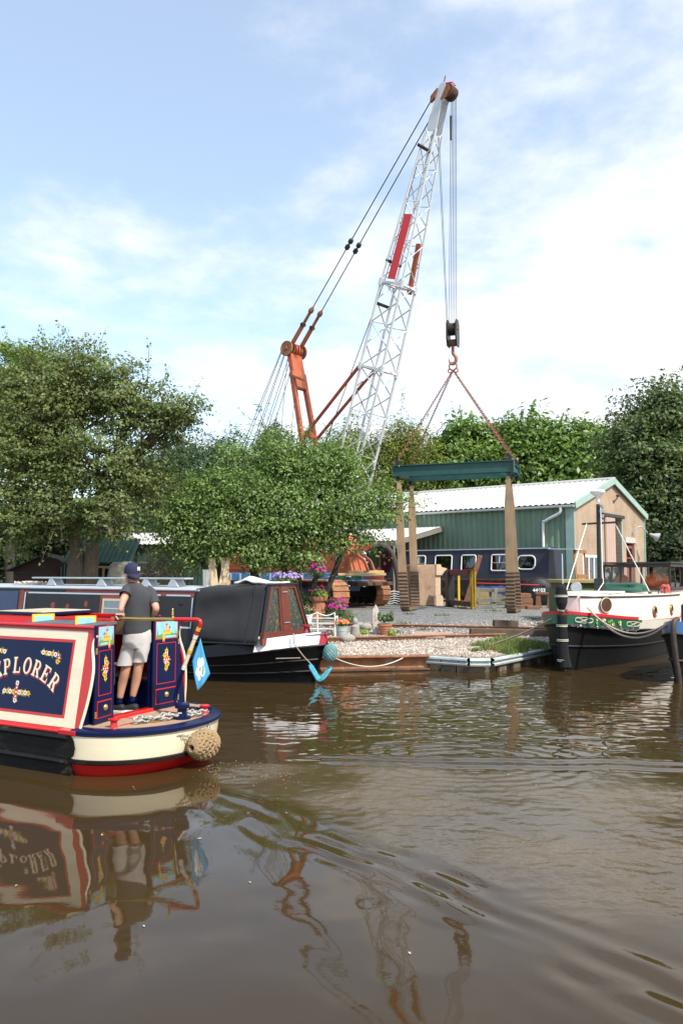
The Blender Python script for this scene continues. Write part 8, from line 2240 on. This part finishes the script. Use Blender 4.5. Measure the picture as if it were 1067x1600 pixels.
# ================================================================== LEFT BANK
m_shedw = mat('brown_shed_boards', (.055, .033, .025), .85, var=.3, scale=5, stretch=(1, 1, 6))
c = gp(73, 31); gs = thing('garden_shed', 'small dark brown wooden shed under the hawthorn at the far left', 'shed', c, R(10)); gs.scale = (1.36, 1.36, 1.36)
mb = MB(); mb.prism([(-.85, 0), (.85, 0), (.85, 1.35), (0, 1.75), (-.85, 1.35)], (0, 0, 0), (1, 0, 0), UP, (0, 1, 0), 0, 1.8); mb.build('wall', m_shedw, gs)
for k in range(9):
    mb = MB(); z0 = .04 + k * .145; mb.box((-.86, -.028, z0), (.86, -.003, z0 + .135), .005); mb.build('board', m_shedw, gs)
for s in (-1, 1):
    mb = MB(); mb.bar((0, -.16, 1.78 + .02), (s * 1.0, -.16, 1.32 + .02), .02, .05); 
    mb = MB(); mb.add([(0, -.2, 1.80), (s * 1.02, -.2, 1.33), (s * 1.02, 1.95, 1.33), (0, 1.95, 1.80), (0, -.2, 1.76), (s * 1.02, -.2, 1.29), (s * 1.02, 1.95, 1.29), (0, 1.95, 1.76)], [(0, 1, 2, 3), (7, 6, 5, 4), (0, 4, 5, 1), (1, 5, 6, 2), (2, 6, 7, 3), (3, 7, 4, 0)]); mb.build('roof_slope', mat('felt_roof', (.035, .03, .027), .9, var=.2), gs)
mb = MB(); mb.box((-.35, -.05, .05), (.35, -.03, 1.3), .006); mb.build('door', m_shedw, gs)
# hutch with green tin roof and fresh wooden window
c = gp(162, 30.5); hu = thing('timber_hutch', 'timber hutch with green corrugated roof and pale wooden window', 'hutch', c, R(-6)); hu.scale = (1.3, 1.3, 1.3)
mb = MB(); mb.box((-1.0, 0, .55), (.75, 1.2, 1.55), .01); mb.build('body', m_dark, hu)
for x in (-.95, .72): 
    for y in (.04, 1.14): mb = MB(); mb.box((x - .05, y - .05, 0), (x + .05, y + .05, .56), .006); mb.build('leg', m_pale, hu)
mb = MB(); ribbed(mb, V((-1.15, -.25, 1.58)), V((1, 0, 0)), V((-.08, .82, .56)).normalized(), V((0, -.56, .82)), 2.1, 1.3, .14, .03); mb.build('roof_sheet', mat('green_tin_roof', (.045, .12, .075), .5, var=.2, scale=3), hu)
for (x0, x1, z0, z1) in ((.0, .66, 1.42, 1.50), (.0, .66, .72, .80), (.0, .07, .8, 1.42), (.59, .66, .8, 1.42), (.28, .34, .8, 1.42), (.34, .59, 1.08, 1.13), (-.98, .0, 1.44, 1.5), (-.98, -.02, .72, .79)):
    mb = MB(); mb.box((x0, -.04, z0), (x1, -.002, z1), .005); mb.build('window_bar', mat('pale_pine', (.62, .42, .18), .7, var=.15), hu)
mb = MB(); mb.box((.70, -.05, .5), (.80, -.003, 1.55), .005); mb.build('corner_board', m_pale, hu)
# bulk bag
c = gp(187, 29.5, .95)
pa_ = thing('pallet_stack', 'stack of grey pallets under the bulk bag', 'pallets', gp(187, 30.1))
for k in range(6): mb = MB(); mb.box((-.55, -.5, .02 + k * .155), (.55, .5, .02 + k * .155 + .135), .01); mb.build('pallet', m_timgrey, pa_)
bg2 = MB(); vs = []; n, k = 20, 9
for i in range(k + 1):
    z = 1.15 * i / k; w = .42 + .10 * math.sin(PI * i / k) - (.10 if i == k else 0)
    for j in range(n):
        a = 2 * PI * j / n; e = .55; vs.append(V((c.x + w * math.copysign(abs(math.cos(a)) ** e, math.cos(a)) + .03 * noise.noise(V((j, i * .7, 1))), c.y + .6 + w * math.copysign(abs(math.sin(a)) ** e, math.sin(a)), c.z + z + .05 * noise.noise(V((j * .6, i, 4))))))
bg2.loft([vs[i * n:(i + 1) * n] for i in range(k + 1)]); tag(bg2.build('bulk_bag', mat('dirty_white_sacking', (.46, .43, .36), .9, var=.25, scale=4, bump=.3, bscale=10, col2=(.30, .27, .18), s2=3), smooth=60), 'dirty white bulk bag between the hutch and the brush pile', 'bag')
# brush pile
rs = np.random.RandomState(9); bp_ = thing('brush_pile', 'heap of dead grey brown brushwood behind the moored narrowboat', 'brush pile')
c = gp(240, 29.5); mb = MB()
for _ in range(650):
    a = V((c.x + rs.normal(0, 1.1), c.y + .8 + rs.normal(0, .6), 0)); h_ = max(.1, 2.6 * math.exp(-((a.x - c.x - .2) / 1.4) ** 2)); a.z = c.z + rs.uniform(0, h_); d = V((rs.normal(), rs.normal(), abs(rs.normal()) * .7)).normalized() * rs.uniform(.2, .6)
    mb.tube([a, a + d * .5 + V(rs.normal(0, .05, 3)), a + d], [.012, .009, .004], 4, caps=False)
o = mb.build('twigs', mat('dead_twigs', (.24, .20, .15), .95, var=.2, island=.4), bp_); o['kind'] = 'stuff'
Pq = np.stack([c.x + rs.normal(0, .95, 3800), c.y + .8 + rs.normal(0, .55, 3800), np.zeros(3800)], 1); Pq[:, 2] = c.z + rs.rand(3800) ** .6 * 2.6 * np.exp(-((Pq[:, 0] - c.x - .2) / 1.25) ** 2)
leaf_object('dead_leaves', Pq, .12, mat('dead_leaves', (.33, .29, .21), .9, var=.2, island=.4, trans=(1, 1, .8)), bp_, 9, .5)
flowers(bp_, (c.x + .5, c.y + .3, c.z + 2.5), .35, .25, 16, .045, mat('yellow_petals', (.7, .5, .05), .6), 10, 'yellow_flowers')
# teal poles, cream boards, red crates
c = gp(95, 29.5)
for k in range(5):
    mb = MB(); mb.cyl(c + V((.06 * k, .3, 0)), c + V((.06 * k - .12 + .07 * k, .5, 1.95 + .12 * (k % 3))), .02, 8); tag(mb.build('teal_pole', mat('teal_plastic', (.02, .17, .15), .4), smooth=50), 'teal plastic pole in the bunch leaning beside the brown shed', 'pole', 'teal poles leaning by the brown shed')
for k, (px, lean, lab) in enumerate(((333, .12, 'leftmost cream board propped behind the canvas cover'), (343, .2, 'middle cream board propped behind the canvas cover'), (353, .1, 'rightmost cream board propped behind the canvas cover'))):
    c = gp(px, 27.5); mb = MB(); mb.obox(c + UP * 1.12 + V((0, .6, 0)), V((1, 0, 0)), V((0, 1, -lean)).normalized(), V((-.15 if k != 1 else .15, lean, 1)).normalized(), V((.13, .02, 1.12)), .006); tag(mb.build('cream_board', mat('cream_board_paint', (.55, .42, .26), .8, var=.12)), lab, 'board')
# floating leaves and flecks on the water
rs = np.random.RandomState(21)
for k in range(16):
    x, y = rs.uniform(-3.2, 3.4), rs.uniform(3.6, 9.0)
    if y > 7.6 and x < .5: continue
    h_, _ = water_height(np.array([x]), np.array([y])); a = rs.uniform(0, 2 * PI); s = rs.uniform(.010, .022); d = V((math.cos(a), math.sin(a), 0)); q = V((-d.y, d.x, 0)); c = V((x, y, float(h_[0]) + .004))
    mb = MB(); mb.add([c - d * s, c + q * s * .45 + UP * .004, c + d * s, c - q * s * .45 + UP * .002], [(0, 1, 2, 3)])
    tag(mb.build('floating_leaf', mat('pale_dead_leaf', (.50, .42, .30), .8, var=.2, rand=.4)), 'small pale leaf fleck floating on the brown canal water', 'leaf', 'leaf flecks floating on the canal')

# bubbles of foam behind the passing stern
rs = np.random.RandomState(33); mb = MB()
for _ in range(110):
    ax_ = rs.exponential(.55); ab_ = rs.normal(0, .16 + .22 * ax_); q = exw(1.05 + ax_, ab_, 0)
    h_, _ = water_height(np.array([q.x]), np.array([q.y])); r_ = rs.uniform(.003, .008); k = 6
    c = V((q.x, q.y, float(h_[0]) + .002)); mb.add([c + V((0, 0, r_ * .6))] + [c + V((r_ * math.cos(2 * PI * i / k), r_ * math.sin(2 * PI * i / k), 0)) for i in range(k)], [(0, 1 + i, 1 + (i + 1) % k) for i in range(k)])
tag(mb.build('foam_bubbles', mat('pale_foam', (.34, .29, .22), .4, var=.1)), 'pale foam bubbles in the wake behind the passing narrowboat', 'foam', kind='stuff')

# ------------------------------------------------------------------ put each Empty at the base of its thing
def _rebase():
    for o in list(bpy.data.objects):
        if o.parent is None and o.type == 'EMPTY' and o.location.length < 1e-6 and o.children:
            lo = V((1e9,) * 3); hi = V((-1e9,) * 3)
            def visit(c, M):
                nonlocal lo, hi
                Mc = M @ c.matrix_basis
                if c.type == 'MESH':
                    for b in c.bound_box:
                        p = Mc @ V(b)
                        lo = V((min(lo.x, p.x), min(lo.y, p.y), min(lo.z, p.z))); hi = V((max(hi.x, p.x), max(hi.y, p.y), max(hi.z, p.z)))
                for d in c.children: visit(d, Mc)
            for c in o.children: visit(c, Matrix())
            base = V(((lo.x + hi.x) / 2, (lo.y + hi.y) / 2, lo.z))
            o.location = base
            for c in o.children: c.location = c.location - base
_rebase()
